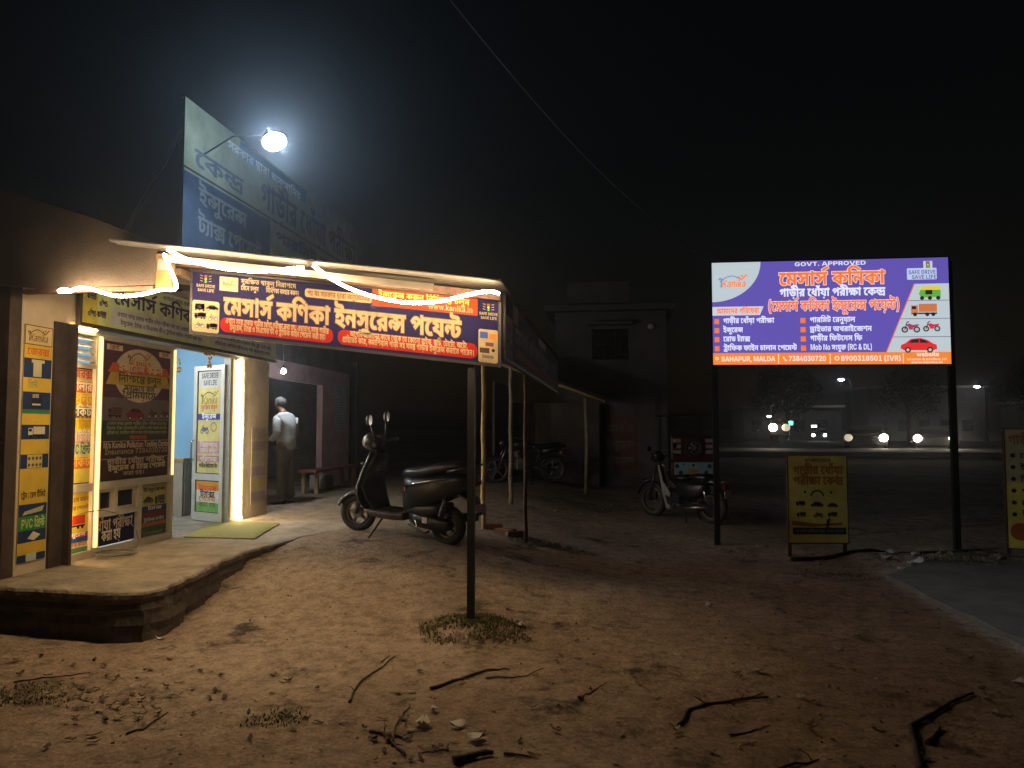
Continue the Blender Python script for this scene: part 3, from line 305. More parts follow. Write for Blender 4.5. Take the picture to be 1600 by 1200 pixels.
RUNS = {
'(মেসার্স কনিকা ইন্সুরেন্স পয়েন্ট)':([(0,0,0),(1,391,0),(2,776,0),(3,1391,0),(4,2060,0),(3,2356,0),(5,3025,0),(6,3285,0),(7,4100,0),(8,4396,0),(6,5000,0),(4,5815,0),(9,6371,0),(10,6920,0),(11,7807,0),(1,7806,0),(12,8192,0),(10,8787,0),(13,9933,0),(1,10664,0),(14,11049,0),(15,11678,0),(16,11678,0),(17,12513,0)],12904),
'7384':([(18,0,0),(19,646,0),(20,1293,0),(21,1939,0)],2585),
'7384030720':([(18,0,0),(19,646,0),(20,1293,0),(21,1939,0),(22,2585,0),(19,3232,0),(22,3878,0),(18,4524,0),(23,5171,0),(22,5817,0)],6463),
'8900318501 (IVR)':([(20,0,0),(24,646,0),(22,1293,0),(22,1939,0),(19,2585,0),(25,3232,0),(20,3878,0),(26,4524,0),(22,5171,0),(25,5817,0),(0,6723,0),(27,7114,0),(28,7590,0),(29,8337,0),(17,8994,0)],9384),
'GOVT. APPROVED':([(30,0,0),(31,751,0),(28,1521,0),(32,2268,0),(33,2935,0),(34,3464,0),(35,4210,0),(35,4859,0),(29,5507,0),(31,6164,0),(28,6934,0),(36,7681,0),(37,8288,0)],9010),
'Insurance':([(27,0,0),(38,477,0),(39,1099,0),(40,1659,0),(41,2282,0),(42,2689,0),(38,3270,0),(43,3892,0),(44,4481,0)],5076),
'Insurance 7384030720':([(27,0,0),(38,477,0),(39,1099,0),(40,1659,0),(41,2282,0),(42,2689,0),(38,3270,0),(43,3892,0),(44,4481,0),(18,5336,0),(19,5983,0),(20,6629,0),(21,7275,0),(22,7922,0),(19,8568,0),(22,9214,0),(18,9861,0),(23,10507,0),(22,11153,0)],11800),
'Kanika':([(45,0,0),(42,719,0),(38,1300,0),(46,1922,0),(47,2193,0),(42,2773,0)],3354),
'M/s Kanika Pollution Testing Center':([(48,0,0),(49,932,0),(39,1320,0),(45,2140,0),(42,2859,0),(38,3440,0),(46,4062,0),(47,4334,0),(42,4914,0),(35,5754,0),(50,6402,0),(51,7016,0),(51,7324,0),(40,7633,0),(52,8256,0),(46,8622,0),(50,8893,0),(38,9507,0),(32,10389,0),(44,11057,0),(39,11652,0),(52,12213,0),(46,12579,0),(38,12850,0),(53,13473,0),(54,14364,0),(44,15104,0),(38,15700,0),(52,16322,0),(44,16688,0),(41,17284,0)],17691),
'Mob No সংযুক্ত (RC & DL)':([(48,0,0),(50,932,0),(55,1545,0),(56,2435,0),(50,3197,0),(3,4071,0),(57,4740,0),(14,5164,0),(11,5790,0),(58,5792,0),(0,7015,0),(29,7405,0),(54,8062,0),(59,9062,0),(37,9993,0),(60,10716,0),(17,11281,0)],11672),
'PVC প্রিন্ট':([(35,0,0),(28,648,0),(54,1395,0),(7,2394,0),(61,2690,0),(16,3471,0)],4306),
'SAFE DRIVE':([(62,0,0),(34,655,0),(63,1401,0),(36,1988,0),(37,2856,0),(29,3578,0),(27,4235,0),(28,4711,0),(36,5458,0)],6065),
'SAHAPUR, MALDA':([(62,0,0),(34,655,0),(64,1401,0),(34,2148,0),(35,2895,0),(65,3543,0),(29,4275,0),(66,4932,0),(48,5460,0),(34,6392,0),(60,7139,0),(37,7704,0),(34,8426,0)],9173),
'SAVE LIFE':([(62,0,0),(34,655,0),(28,1401,0),(36,2148,0),(60,3015,0),(27,3581,0),(63,4057,0),(36,4644,0)],5252),
'website':([(67,0,0),(44,850,0),(55,1446,0),(39,2076,0),(46,2636,0),(52,2907,0),(44,3274,0)],3869),
'www.kanika.in':([(67,0,0),(67,850,0),(67,1700,0),(33,2550,0),(47,2819,0),(42,3398,0),(38,3979,0),(46,4601,0),(47,4873,0),(42,5453,0),(33,6033,0),(46,6302,0),(38,6573,0)],7195),
'অফার':([(68,0,0),(69,921,0),(4,1761,0),(12,2056,0)],2652),
'আপনি আমাদের কাছে থেকে যে কোনো বাইক, স্কুটি, টোটো, অটো,':([(70,0,0),(13,1217,0),(7,1948,0),(8,2244,0),(70,3108,0),(2,4325,0),(4,4939,0),(1,5235,0),(71,5621,0),(12,6227,0),(6,7082,0),(4,7896,0),(1,8192,0),(72,8577,0),(1,9537,0),(73,9922,0),(1,10620,0),(6,11005,0),(1,12080,0),(14,12465,0),(1,13354,0),(6,13739,0),(4,14554,0),(1,14849,0),(8,15235,0),(4,15839,0),(74,16395,0),(4,16990,0),(9,17286,0),(6,17835,0),(66,18650,0),(75,19178,0),(11,19819,0),(76,20001,0),(66,20863,0),(1,21392,0),(77,21777,0),(4,22343,0),(1,22639,0),(77,23024,0),(4,23590,0),(66,23886,0),(68,24415,0),(1,25336,0),(77,25721,0),(4,26287,0),(66,26583,0)],26851),
'আমাদের পরিষেবা':([(70,0,0),(2,1217,0),(4,1831,0),(1,2127,0),(71,2513,0),(12,3119,0),(13,3974,0),(7,4705,0),(12,5001,0),(1,5596,0),(78,5981,0),(74,6617,0),(4,7212,0)],7508),
'ইন্সুরেন্স':([(9,0,0),(10,549,0),(11,1436,0),(1,1436,0),(12,1821,0),(10,2416,0)],3302),
'ইন্সুরেন্স ও ট্যাক্স পেমেন্ট':([(9,0,0),(10,549,0),(11,1436,0),(1,1436,0),(12,1821,0),(10,2416,0),(79,3562,0),(77,4570,0),(80,5136,0),(4,5414,0),(81,5710,0),(1,6897,0),(13,7282,0),(1,8013,0),(2,8398,0),(16,9013,0)],9848),
'ইন্সুরেন্স করুন':([(9,0,0),(10,549,0),(11,1436,0),(1,1436,0),(12,1821,0),(10,2416,0),(6,3562,0),(82,4377,0),(8,5184,0)],5788),
'ইন্সুরেন্স করুন নিশ্চিন্তে চলুন':([(9,0,0),(10,549,0),(11,1436,0),(1,1436,0),(12,1821,0),(10,2416,0),(6,3562,0),(82,4377,0),(8,5184,0),(7,6048,0),(8,6344,0),(7,6948,0),(83,7244,0),(1,8200,0),(84,8585,0),(85,9555,0),(86,10121,0),(11,10852,0),(8,10860,0)],11464),
'ইন্সুরেন্স, ট্যাক্স ও সিএফের ফী ও ট্রাফিক ফাইন পেমেন্ট করা হয়।':([(9,0,0),(10,549,0),(11,1436,0),(1,1436,0),(12,1821,0),(10,2416,0),(66,3302,0),(77,3831,0),(80,4397,0),(4,4675,0),(81,4971,0),(79,6157,0),(7,7165,0),(3,7461,0),(87,8131,0),(1,8889,0),(69,9275,0),(12,10114,0),(69,10969,0),(88,11809,0),(79,12365,0),(89,13372,0),(4,14054,0),(7,14350,0),(69,14646,0),(6,15485,0),(69,16559,0),(4,17399,0),(9,17695,0),(8,18244,0),(1,19108,0),(13,19494,0),(1,20225,0),(2,20610,0),(16,21225,0),(6,22320,0),(12,23134,0),(4,23729,0),(90,24285,0),(14,24834,0),(15,25462,0),(91,25462,0)],25861),
'এখানে সমস্ত প্রকার গাড়ীর ধোঁয়া পরীক্ষা করা হয়।':([(87,0,0),(92,759,0),(4,1479,0),(1,1775,0),(8,2161,0),(3,3025,0),(2,3694,0),(93,4309,0),(61,5284,0),(6,6065,0),(4,6880,0),(12,7176,0),(94,8031,0),(4,8705,0),(95,9001,0),(15,9709,0),(88,9709,0),(12,10005,0),(1,10860,0),(96,11246,0),(4,11844,0),(97,12049,0),(14,12139,0),(15,12768,0),(4,12768,0),(13,13324,0),(12,14055,0),(88,14650,0),(98,14946,0),(4,15887,0),(6,16443,0),(12,17258,0),(4,17853,0),(90,18409,0),(14,18957,0),(15,19586,0),(91,19586,0)],19984),
'এখানে সমস্ত প্রকার গাড়ীর ধোঁয়া পরীক্ষা করা হয়। এছাড়াও সমস্ত গাড়ীর':([(87,0,0),(92,759,0),(4,1479,0),(1,1775,0),(8,2161,0),(3,3025,0),(2,3694,0),(93,4309,0),(61,5284,0),(6,6065,0),(4,6880,0),(12,7176,0),(94,8031,0),(4,8705,0),(95,9001,0),(15,9709,0),(88,9709,0),(12,10005,0),(1,10860,0),(96,11246,0),(4,11844,0),(97,12049,0),(14,12139,0),(15,12768,0),(4,12768,0),(13,13324,0),(12,14055,0),(88,14650,0),(98,14946,0),(4,15887,0),(6,16443,0),(12,17258,0),(4,17853,0),(90,18409,0),(14,18957,0),(15,19586,0),(91,19586,0),(87,20244,0),(72,21003,0),(4,21703,0),(95,21999,0),(15,22707,0),(4,22707,0),(79,23003,0),(3,24011,0),(2,24680,0),(93,25295,0),(94,26270,0),(4,26945,0),(95,27240,0),(15,27949,0),(88,27949,0),(12,28245,0)],28840),
'করা হয়':([(6,0,0),(12,814,0),(4,1410,0),(90,1965,0),(14,2514,0),(15,3143,0)],3143),
'করা হয়।':([(6,0,0),(12,814,0),(4,1410,0),(90,1965,0),(14,2514,0),(15,3143,0),(91,3143,0)],3541),
'কালার':([(6,0,0),(4,814,0),(86,1110,0),(4,1849,0),(12,2145,0)],2740),
'কেন্দ্র':([(1,0,0),(6,385,0),(99,1200,0)],2110),
'গাড়ীর ধোঁয়া':([(94,0,0),(4,674,0),(95,970,0),(15,1679,0),(88,1679,0),(12,1974,0),(1,2830,0),(96,3215,0),(4,3813,0),(97,4018,0),(14,4109,0),(15,4737,0),(4,4737,0)],5033),
'গাড়ীর ধোঁয়া পরীক্ষা':([(94,0,0),(4,674,0),(95,970,0),(15,1679,0),(88,1679,0),(12,1974,0),(1,2830,0),(96,3215,0),(4,3813,0),(97,4018,0),(14,4109,0),(15,4737,0),(4,4737,0),(13,5293,0),(12,6024,0),(88,6619,0),(98,6915,0),(4,7856,0)],8152),
'গাড়ীর ধোঁয়া পরীক্ষা কেন্দ্র':([(94,0,0),(4,674,0),(95,970,0),(15,1679,0),(88,1679,0),(12,1974,0),(1,2830,0),(96,3215,0),(4,3813,0),(97,4018,0),(14,4109,0),(15,4737,0),(4,4737,0),(13,5293,0),(12,6024,0),(88,6619,0),(98,6915,0),(4,7856,0),(1,8412,0),(6,8798,0),(99,9612,0)],10522),
'গাড়ীর ফিটনেস ফি':([(94,0,0),(4,674,0),(95,970,0),(15,1679,0),(88,1679,0),(12,1974,0),(7,2830,0),(69,3125,0),(77,3965,0),(1,4531,0),(8,4916,0),(3,5521,0),(7,6450,0),(69,6746,0)],7585),
'জেরক্স':([(1,0,0),(100,385,0),(12,1340,0),(81,1935,0)],2862),
'টিকিট':([(76,0,0),(7,862,0),(6,1158,0),(77,1972,0)],2538),
'ট্যাক্স':([(77,0,0),(80,566,0),(4,844,0),(81,1140,0)],2067),
'ট্যাক্স পেমেন্ট':([(77,0,0),(80,566,0),(4,844,0),(81,1140,0),(1,2327,0),(13,2712,0),(1,3443,0),(2,3828,0),(16,4443,0)],5278),
'ট্রাফিক ফাইন':([(89,0,0),(4,681,0),(7,977,0),(69,1273,0),(6,2113,0),(69,3187,0),(4,4027,0),(9,4323,0),(8,4872,0)],5476),
'ট্রাফিক ফাইন চালান পেমেন্ট':([(89,0,0),(4,681,0),(7,977,0),(69,1273,0),(6,2113,0),(69,3187,0),(4,4027,0),(9,4323,0),(8,4872,0),(85,5736,0),(4,6302,0),(86,6598,0),(4,7337,0),(8,7633,0),(1,8497,0),(13,8883,0),(1,9614,0),(2,9999,0),(16,10613,0)],11449),
'ট্রেন / রেল টিকিট':([(1,0,0),(89,385,0),(8,1067,0),(49,1931,0),(1,2579,0),(12,2965,0),(86,3560,0),(76,4559,0),(7,5421,0),(6,5716,0),(77,6531,0)],7097),
'ড্রাইভার অথরাইজেশন':([(101,0,0),(4,710,0),(9,1006,0),(102,1555,0),(4,2270,0),(12,2566,0),(68,3421,0),(73,4342,0),(12,5039,0),(4,5634,0),(9,5930,0),(1,6479,0),(100,6865,0),(103,7819,0),(8,8501,0)],9105),
'ধোঁয়া পরীক্ষা':([(1,0,0),(96,385,0),(4,983,0),(97,1188,0),(14,1279,0),(15,1908,0),(4,1908,0),(13,2464,0),(12,3195,0),(88,3790,0),(98,4086,0),(4,5027,0)],5323),
'নিরাপদে':([(7,0,0),(8,296,0),(12,900,0),(4,1495,0),(13,1791,0),(1,2522,0),(71,2908,0)],3514),
'নির্দেশিকা ব্যবহার করুন।':([(7,0,0),(8,296,0),(1,900,0),(71,1286,0),(5,1765,0),(7,1892,0),(103,2188,0),(6,2869,0),(4,3683,0),(74,4239,0),(80,4834,0),(74,5112,0),(90,5707,0),(4,6256,0),(12,6552,0),(6,7407,0),(82,8221,0),(8,9028,0),(91,9632,0)],10031),
'নিশ্চিন্তে চলুন':([(7,0,0),(8,296,0),(7,900,0),(83,1196,0),(1,2152,0),(84,2537,0),(85,3507,0),(86,4073,0),(11,4804,0),(8,4812,0)],5416),
'পঃ বঃ সরকার দ্বারা অনুমোদিত':([(13,0,0),(104,731,0),(74,1414,0),(104,2009,0),(3,2693,0),(12,3362,0),(6,3957,0),(4,4772,0),(12,5068,0),(105,5923,0),(4,6542,0),(12,6838,0),(4,7433,0),(68,7989,0),(8,8911,0),(11,9515,0),(1,9515,0),(2,9900,0),(4,10515,0),(7,10811,0),(71,11107,0),(106,11713,0)],12409),
'পরিষেবা':([(13,0,0),(7,731,0),(12,1027,0),(1,1622,0),(78,2007,0),(74,2643,0),(4,3239,0)],3534),
'পরীক্ষা কেন্দ্র':([(13,0,0),(12,731,0),(88,1326,0),(98,1622,0),(4,2563,0),(1,3119,0),(6,3505,0),(99,4319,0)],5229),
'পারমিট':([(13,0,0),(4,731,0),(12,1027,0),(7,1622,0),(2,1918,0),(77,2532,0)],3098),
'পারমিট রেনুয়াল':([(13,0,0),(4,731,0),(12,1027,0),(7,1622,0),(2,1918,0),(77,2532,0),(1,3358,0),(12,3744,0),(8,4339,0),(11,4943,0),(14,4943,0),(15,5572,0),(4,5572,0),(86,5868,0)],6607),
'পেমেন্ট':([(1,0,0),(13,385,0),(1,1116,0),(2,1502,0),(16,2116,0)],2951),
'প্রাইভেট কার, কমার্শিয়াল গাড়ী সহ সমস্ত গাড়ীর ইন্সুরেন্স করাতে পারেন।':([(61,0,0),(4,781,0),(9,1077,0),(1,1626,0),(102,2011,0),(77,2726,0),(6,3552,0),(4,4367,0),(12,4663,0),(66,5258,0),(6,5786,0),(2,6601,0),(4,7215,0),(7,7511,0),(103,7807,0),(5,8423,0),(14,8488,0),(15,9117,0),(4,9117,0),(86,9413,0),(94,10412,0),(4,11086,0),(95,11382,0),(15,12090,0),(88,12090,0),(3,12646,0),(90,13316,0),(3,14124,0),(2,14794,0),(93,15408,0),(94,16384,0),(4,17058,0),(95,17354,0),(15,18062,0),(88,18062,0),(12,18358,0),(9,19213,0),(10,19763,0),(11,20650,0),(1,20649,0),(12,21034,0),(10,21629,0),(6,22776,0),(12,23590,0),(4,24185,0),(1,24481,0),(106,24867,0),(13,25823,0),(4,26554,0),(1,26850,0),(12,27235,0),(8,27830,0),(91,28435,0)],28833),
'প্রিন্ট':([(7,0,0),(61,296,0),(16,1077,0)],1912),
'প্রিমিয়ামে':([(7,0,0),(61,296,0),(7,1077,0),(2,1373,0),(14,1987,0),(15,2616,0),(4,2616,0),(1,2912,0),(2,3297,0)],3912),
'ফিটনেস ফি':([(7,0,0),(69,296,0),(77,1135,0),(1,1701,0),(8,2087,0),(3,2691,0),(7,3620,0),(69,3916,0)],4756),
'মেনে চলুন':([(1,0,0),(2,385,0),(1,1000,0),(8,1385,0),(85,2250,0),(86,2816,0),(11,3547,0),(8,3555,0)],4159),
'মেসার্স কণিকা ইনসুরেন্স পয়েন্ট':([(1,0,0),(2,385,0),(3,1000,0),(4,1669,0),(3,1965,0),(5,2635,0),(6,2895,0),(7,3709,0),(107,4005,0),(6,4623,0),(4,5437,0),(9,5993,0),(8,6543,0),(3,7147,0),(11,7829,0),(1,7816,0),(12,8202,0),(10,8797,0),(13,9943,0),(1,10674,0),(14,11059,0),(15,11688,0),(16,11688,0)],12523),
'মেসার্স কণিকা ইন্সুরেন্স পয়েন্ট':([(1,0,0),(2,385,0),(3,1000,0),(4,1669,0),(3,1965,0),(5,2635,0),(6,2895,0),(7,3709,0),(107,4005,0),(6,4623,0),(4,5437,0),(9,5993,0),(10,6543,0),(11,7430,0),(1,7429,0),(12,7814,0),(10,8409,0),(13,9556,0),(1,10287,0),(14,10672,0),(15,11301,0),(16,11301,0)],12136),
'মেসার্স কনিকা':([(1,0,0),(2,385,0),(3,1000,0),(4,1669,0),(3,1965,0),(5,2635,0),(6,2895,0),(7,3709,0),(8,4005,0),(6,4610,0),(4,5424,0)],5720),
'মেসার্স কনিকা ইন্সুরেন্স পয়েন্ট':([(1,0,0),(2,385,0),(3,1000,0),(4,1669,0),(3,1965,0),(5,2635,0),(6,2895,0),(7,3709,0),(8,4005,0),(6,4610,0),(4,5424,0),(9,5980,0),(10,6529,0),(11,7416,0),(1,7416,0),(12,7801,0),(10,8396,0),(13,9542,0),(1,10273,0),(14,10659,0),(15,11287,0),(16,11287,0)],12122),
'রেল টিকিট':([(1,0,0),(12,385,0),(86,980,0),(76,1979,0),(7,2841,0),(6,3137,0),(77,3952,0)],4518),
'রোড ট্যাক্স':([(1,0,0),(12,385,0),(4,980,0),(95,1276,0),(77,2245,0),(80,2811,0),(4,3089,0),(81,3385,0)],4311),
'সবচেয়ে কম':([(3,0,0),(74,669,0),(1,1264,0),(85,1650,0),(1,2216,0),(14,2601,0),(15,3230,0),(6,3490,0),(2,4304,0)],4919),
'সরকার দ্বারা অনুমোদিত':([(3,0,0),(12,669,0),(6,1264,0),(4,2079,0),(12,2375,0),(105,3230,0),(4,3850,0),(12,4146,0),(4,4741,0),(68,5297,0),(8,6218,0),(11,6822,0),(1,6822,0),(2,7208,0),(4,7822,0),(7,8118,0),(71,8414,0),(106,9020,0)],9717),
'সুরক্ষিত থাকুন':([(3,0,0),(11,682,0),(12,669,0),(7,1264,0),(98,1560,0),(106,2502,0),(73,3458,0),(4,4156,0),(6,4452,0),(11,5039,0),(8,5266,0)],5870),
'সুরক্ষিত থাকুন নিরাপদে':([(3,0,0),(11,682,0),(12,669,0),(7,1264,0),(98,1560,0),(106,2502,0),(73,3458,0),(4,4156,0),(6,4452,0),(11,5039,0),(8,5266,0),(7,6130,0),(8,6426,0),(12,7031,0),(4,7626,0),(13,7922,0),(1,8653,0),(71,9038,0)],9644)}
_tri = {}
def glyph(g, grow=0.):
    k = (g, round(grow, 2))
    if k in _tri: return _tri[k]
    vs_, es, cs = [], [], []
    for cstr in GLYPHS[g].split(';'):
        q = [int(t) for t in cstr.split(',')]; c = [Vector((q[i]*.004, q[i+1]*.004)) for i in range(0, len(q), 2)]
        if grow:
            n = len(c); d = []
            for i in range(n):
                a, b = (c[i]-c[i-1]), (c[(i+1) % n]-c[i])
                a = a.normalized() if a.length else a; b = b.normalized() if b.length else b
                na, nb = Vector((-a.y, a.x)), Vector((-b.y, b.x)); h = na+nb
                h = h/max(.55, h.dot(na)) if h.length > 1e-4 else na
                d.append(c[i]+h*grow)
            c = d
        b0 = len(vs_); vs_ += c; es += [(b0+i, b0+(i+1) % len(c)) for i in range(len(c))]; cs.append(c)
    V, E_, T, *_ = delaunay_2d_cdt(vs_, es, [], 0, 1e-5)
    keep = []
    for t in T:
        p = (V[t[0]]+V[t[1]]+V[t[2]])/3; wn = 0
        for c in cs:
            for i in range(len(c)):
                a, b = c[i], c[(i+1) % len(c)]
                if (a.y <= p.y) != (b.y <= p.y):
                    xx = a.x+(b.x-a.x)*(p.y-a.y)/(b.y-a.y)
                    if xx > p.x: wn += 1 if b.y > a.y else -1
        if wn: keep.append(t)
    _tri[k] = ([(v.x, v.y) for v in V], keep); return _tri[k]

class Panel:
    """a flat printed sheet: board plus the print on it, kept in one mesh.
    u runs right, v runs down from the top-left corner O (in metres); layers sit 0.8 mm above each other"""
    def __init__(s, O, U, V, emit=0., lay=.0008):
        s.O, s.U, s.V = Vector(O), Vector(U), Vector(V); s.N = s.V.cross(s.U).normalized(); s.mb = MB(); s.emit = emit; s.lay = lay
    def p(s, u, v, k=0): return s.O+s.U*u+s.V*v+s.N*(k*s.lay)
    def poly(s, pts, c, k=1): s.mb.face([s.p(a, b, k) for a, b in reversed(pts)] if False else [s.p(a, b, k) for a, b in pts], ink(c, s.emit))
    def rect(s, u0, v0, u1, v1, c, k=1): s.poly([(u0, v1), (u1, v1), (u1, v0), (u0, v0)], c, k)
    def rrect(s, u0, v0, u1, v1, r, c, k=1):
        pts = []
        for cx, cy_, a0 in ((u1-r, v0+r, -90), (u1-r, v1-r, 0), (u0+r, v1-r, 90), (u0+r, v0+r, 180)):
            for i in range(7): a = R(a0+15*i); pts.append((cx+r*math.cos(a), cy_+r*math.sin(a)))
        s.poly(pts[::-1], c, k)
    def disc(s, u, v, r, c, k=1, ry=None, n=28):
        s.poly([(u+r*math.cos(-6.28318*i/n), v+(ry or r)*math.sin(-6.28318*i/n)) for i in range(n)], c, k)
    def line(s, pts, wd, c, k=2):
        for (a, b) in zip(pts, pts[1:]):
            a, b = Vector(a), Vector(b); d = b-a
            if d.length < 1e-6: continue
            n = Vector((-d.y, d.x)).normalized()*wd/2
            s.poly([tuple(a+n), tuple(b+n), tuple(b-n), tuple(a-n)], c, k)
    def board(s, u0, v0, u1, v1, th, m):
        a = [s.p(u0, v0), s.p(u1, v0), s.p(u1, v1), s.p(u0, v1)]; b = [q-s.N*th for q in a]
        for q in ((a[3], a[2], a[1], a[0]), b): s.mb.face(q, m)
        for i in range(4): j = (i+1) % 4; s.mb.face([a[i], a[j], b[j], b[i]], m)
    def text(s, t, u0, v, size, c, u1=None, k=3, align='l', grow=0., shear=0.):
        run, wd = RUNS[t]; sx = size
        if u1 is not None: sx = (u1-u0)/(wd*.001)
        else:
            if align == 'c': u0 -= wd*.001*size/2
            if align == 'r': u0 -= wd*.001*size
        m = ink(c, s.emit); mi = s.mb._m(m)
        for g, x, y in run:
            V, T = glyph(g, grow); b = len(s.mb.v)
            for (a, d) in V:
                yy = d+y*.001
                s.mb.v.append(tuple(s.p(u0+(a+x*.001+shear*yy)*sx, v-yy*size, k)))
            for f in T: s.mb.f.append((b+f[0], b+f[1], b+f[2])); s.mb.mi.append(mi); s.mb.sm.append(False)
    # small pictures printed on the boards
    def car(s, u, v, w, c, k=2, dark=(.02, .02, .025)):
        q = lambda l: [(u+a*w, v+b*w) for a, b in l]
        s.poly(q([(0,.30),(.02,.20),(.14,.15),(.28,.03),(.55,0),(.74,.06),(.88,.16),(.98,.2),(1,.32),(.9,.36),(.1,.36)])[::-1], c, k)
        s.poly(q([(.22,.14),(.32,.05),(.5,.03),(.5,.14)])[::-1], dark, k+1); s.poly(q([(.53,.14),(.53,.03),(.68,.07),(.78,.15)])[::-1], dark, k+1)
        for a in (.2, .8): s.disc(u+a*w, v+.35*w, .085*w, dark, k+1, n=12); s.disc(u+a*w, v+.35*w, .045*w, (.5, .5, .5), k+2, n=10)
    def truck(s, u, v, w, c, k=2, cab=None, dark=(.02, .02, .025)):
        s.rect(u+.3*w, v, u+w, v+.34*w, c, k); s.rect(u, v+.06*w, u+.27*w, v+.4*w, cab or c, k); s.rect(u+.03*w, v+.1*w, u+.2*w, v+.22*w, dark, k+1)
        s.rect(u, v+.37*w, u+w, v+.43*w, dark, k)
        for a in (.15, .62, .85): s.disc(u+a*w, v+.44*w, .08*w, dark, k+1, n=12)
    def bike(s, u, v, w, c, k=2, dark=(.03, .03, .035)):
        for a in (.2, .8):
            s.disc(u+a*w, v+.45*w, .17*w, dark, k, n=14); s.disc(u+a*w, v+.45*w, .1*w, (.45, .45, .45), k+1, n=12)
        s.poly([(u+a*w, v+b*w) for a, b in ((.25,.2),(.42,.12),(.6,.2),(.92,.16),(.88,.26),(.64,.34),(.6,.46),(.42,.46),(.36,.3))][::-1], c, k+2)
        s.line([(u+.2*w, v+.45*w), (u+.32*w, v+.06*w), (u+.42*w, v+.02*w)], .05*w, dark, k+3)
    def auto(s, u, v, w, c, k=2, top=(.6, .45, .05), dark=(.02, .02, .025)):
        s.poly([(u+a*w, v+b*w) for a, b in ((.02,.2),(.12,.02),(.95,0),(1,.2))][::-1], top, k)
        s.poly([(u+a*w, v+b*w) for a, b in ((0,.4),(.06,.2),(1,.2),(1,.55),(.1,.58))][::-1], c, k)
        s.rect(u+.3*w, v+.2*w, u+.62*w, v+.42*w, dark, k+1)
        for a in (.14, .5, .88): s.disc(u+a*w, v+.6*w, .1*w, dark, k+1, n=12)
    def logo(s, u, v, w, k=2, c1=(.05, .2, .35), c2=(.7, .12, .02), c3=None):
        """script name under a swoosh with a small raised-arm figure"""
        arc = [(u+w*(.04+.72*i/12), v+w*(.30-.24*math.sin(2.6*i/12+.15))) for i in range(13)]
        s.line(arc, w*.03, c1, k); s.line([(u+.1*w, v+.2*w), (u+.04*w, v+.12*w), (u, v+.18*w), (u+.05*w, v+.2*w)], w*.03, c1, k)
        s.line([(u+.1*w, v+.14*w), (u+.07*w, v+.46*w)], w*.04, c1, k)
        s.text('Kanika', u+.08*w, v+.46*w, w*.36, c2, u+.9*w, k+1, shear=.3)
        s.line([(u+.66*w, v+.08*w), (u+.76*w, v+.2*w), (u+.96*w, v+.02*w)], w*.05, c3 or c2, k+2); s.disc(u+.78*w, v+.07*w, w*.04, c3 or c2, k+2, n=10)
    def safe(s, u, v, w, c, k=2, lamp_box=True):
        """SAFE DRIVE / SAVE LIFE under a little traffic light"""
        if lamp_box:
            s.rect(u+.4*w, v, u+.6*w, v+.42*w, (.03, .03, .03), k)
            for i, cc in enumerate(((.7, .05, .02), (.7, .5, .03), (.05, .4, .08))): s.disc(u+.5*w, v+(.08+.13*i)*w, .055*w, cc, k+1, n=12)
            for q in (-1, 1):
                for i in range(3): s.line([(u+(.5+q*.16)*w, v+(.07+.13*i)*w), (u+(.5+q*.3)*w, v+(.03+.13*i)*w)], .03*w, c, k)
        s.text('SAFE DRIVE', u, v+.62*w, .2*w, c, u+w, k); s.text('SAVE LIFE', u+.08*w, v+.84*w, .2*w, c, u+.95*w, k)
    def build(s, name, parent=None): return s.mb.build(name, parent)
def sign(name, label, cat, base, fn, group=None):
    """thing = Empty at the base of a board; fn(root) adds the parts in world space"""
    o = thing(name, label, cat, (0, 0, 0), 0, group); fn(o)
    for ch in o.children: ch.matrix_parent_inverse = Matrix.Translation(-Vector(base))
    o.location = base
    return o
wthing = sign
# common materials
M_conc = mat('concrete', (.27, .225, .165), .88, var=.5, scale=4.5, bump=.8, bscale=28)
M_plaster = mat('old_cream_plaster', (.50, .42, .30), .8, var=.25, scale=2.5, bump=.25, bscale=30)
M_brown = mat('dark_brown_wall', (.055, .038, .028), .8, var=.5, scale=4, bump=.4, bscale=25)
M_alu = mat('pale_aluminium_frame', (.62, .56, .44), .4, .35, var=.12, scale=12)
M_iron = mat('black_painted_iron', (.018, .016, .016), .5, .3, var=.5, scale=20, bump=.1)
M_rust = mat('rusty_iron', (.09, .045, .03), .7, .3, var=.5, scale=18, bump=.2)
M_bamboo = mat('bamboo', (.42, .32, .16), .55, var=.35, scale=9)
M_bamboo_d = mat('weathered_bamboo', (.24, .2, .15), .7, var=.4, scale=9)
M_wood = mat('raw_timber', (.40, .26, .12), .65, var=.4, scale=7)
M_tin = mat('grey_tin_sheet', (.045, .04, .034), .6, .2, var=.4, scale=3, bump=.15, bscale=12)
M_black = mat('black_plastic', (.012, .012, .013), .38, var=.4, scale=9)
M_rubber = mat('tyre_rubber', (.02, .019, .018), .75, var=.6, scale=14, bump=.3)
M_white = mat('white_paint', (.62, .60, .55), .5, var=.2)
M_dark = mat('dark_void', (.01, .009, .009), .9, var=.4)
M_chrome = mat('chrome', (.55, .55, .55), .22, 1., var=.15)
M_glass = mat('dark_glass', (.02, .022, .025), .08, var=.3, spec=.7)

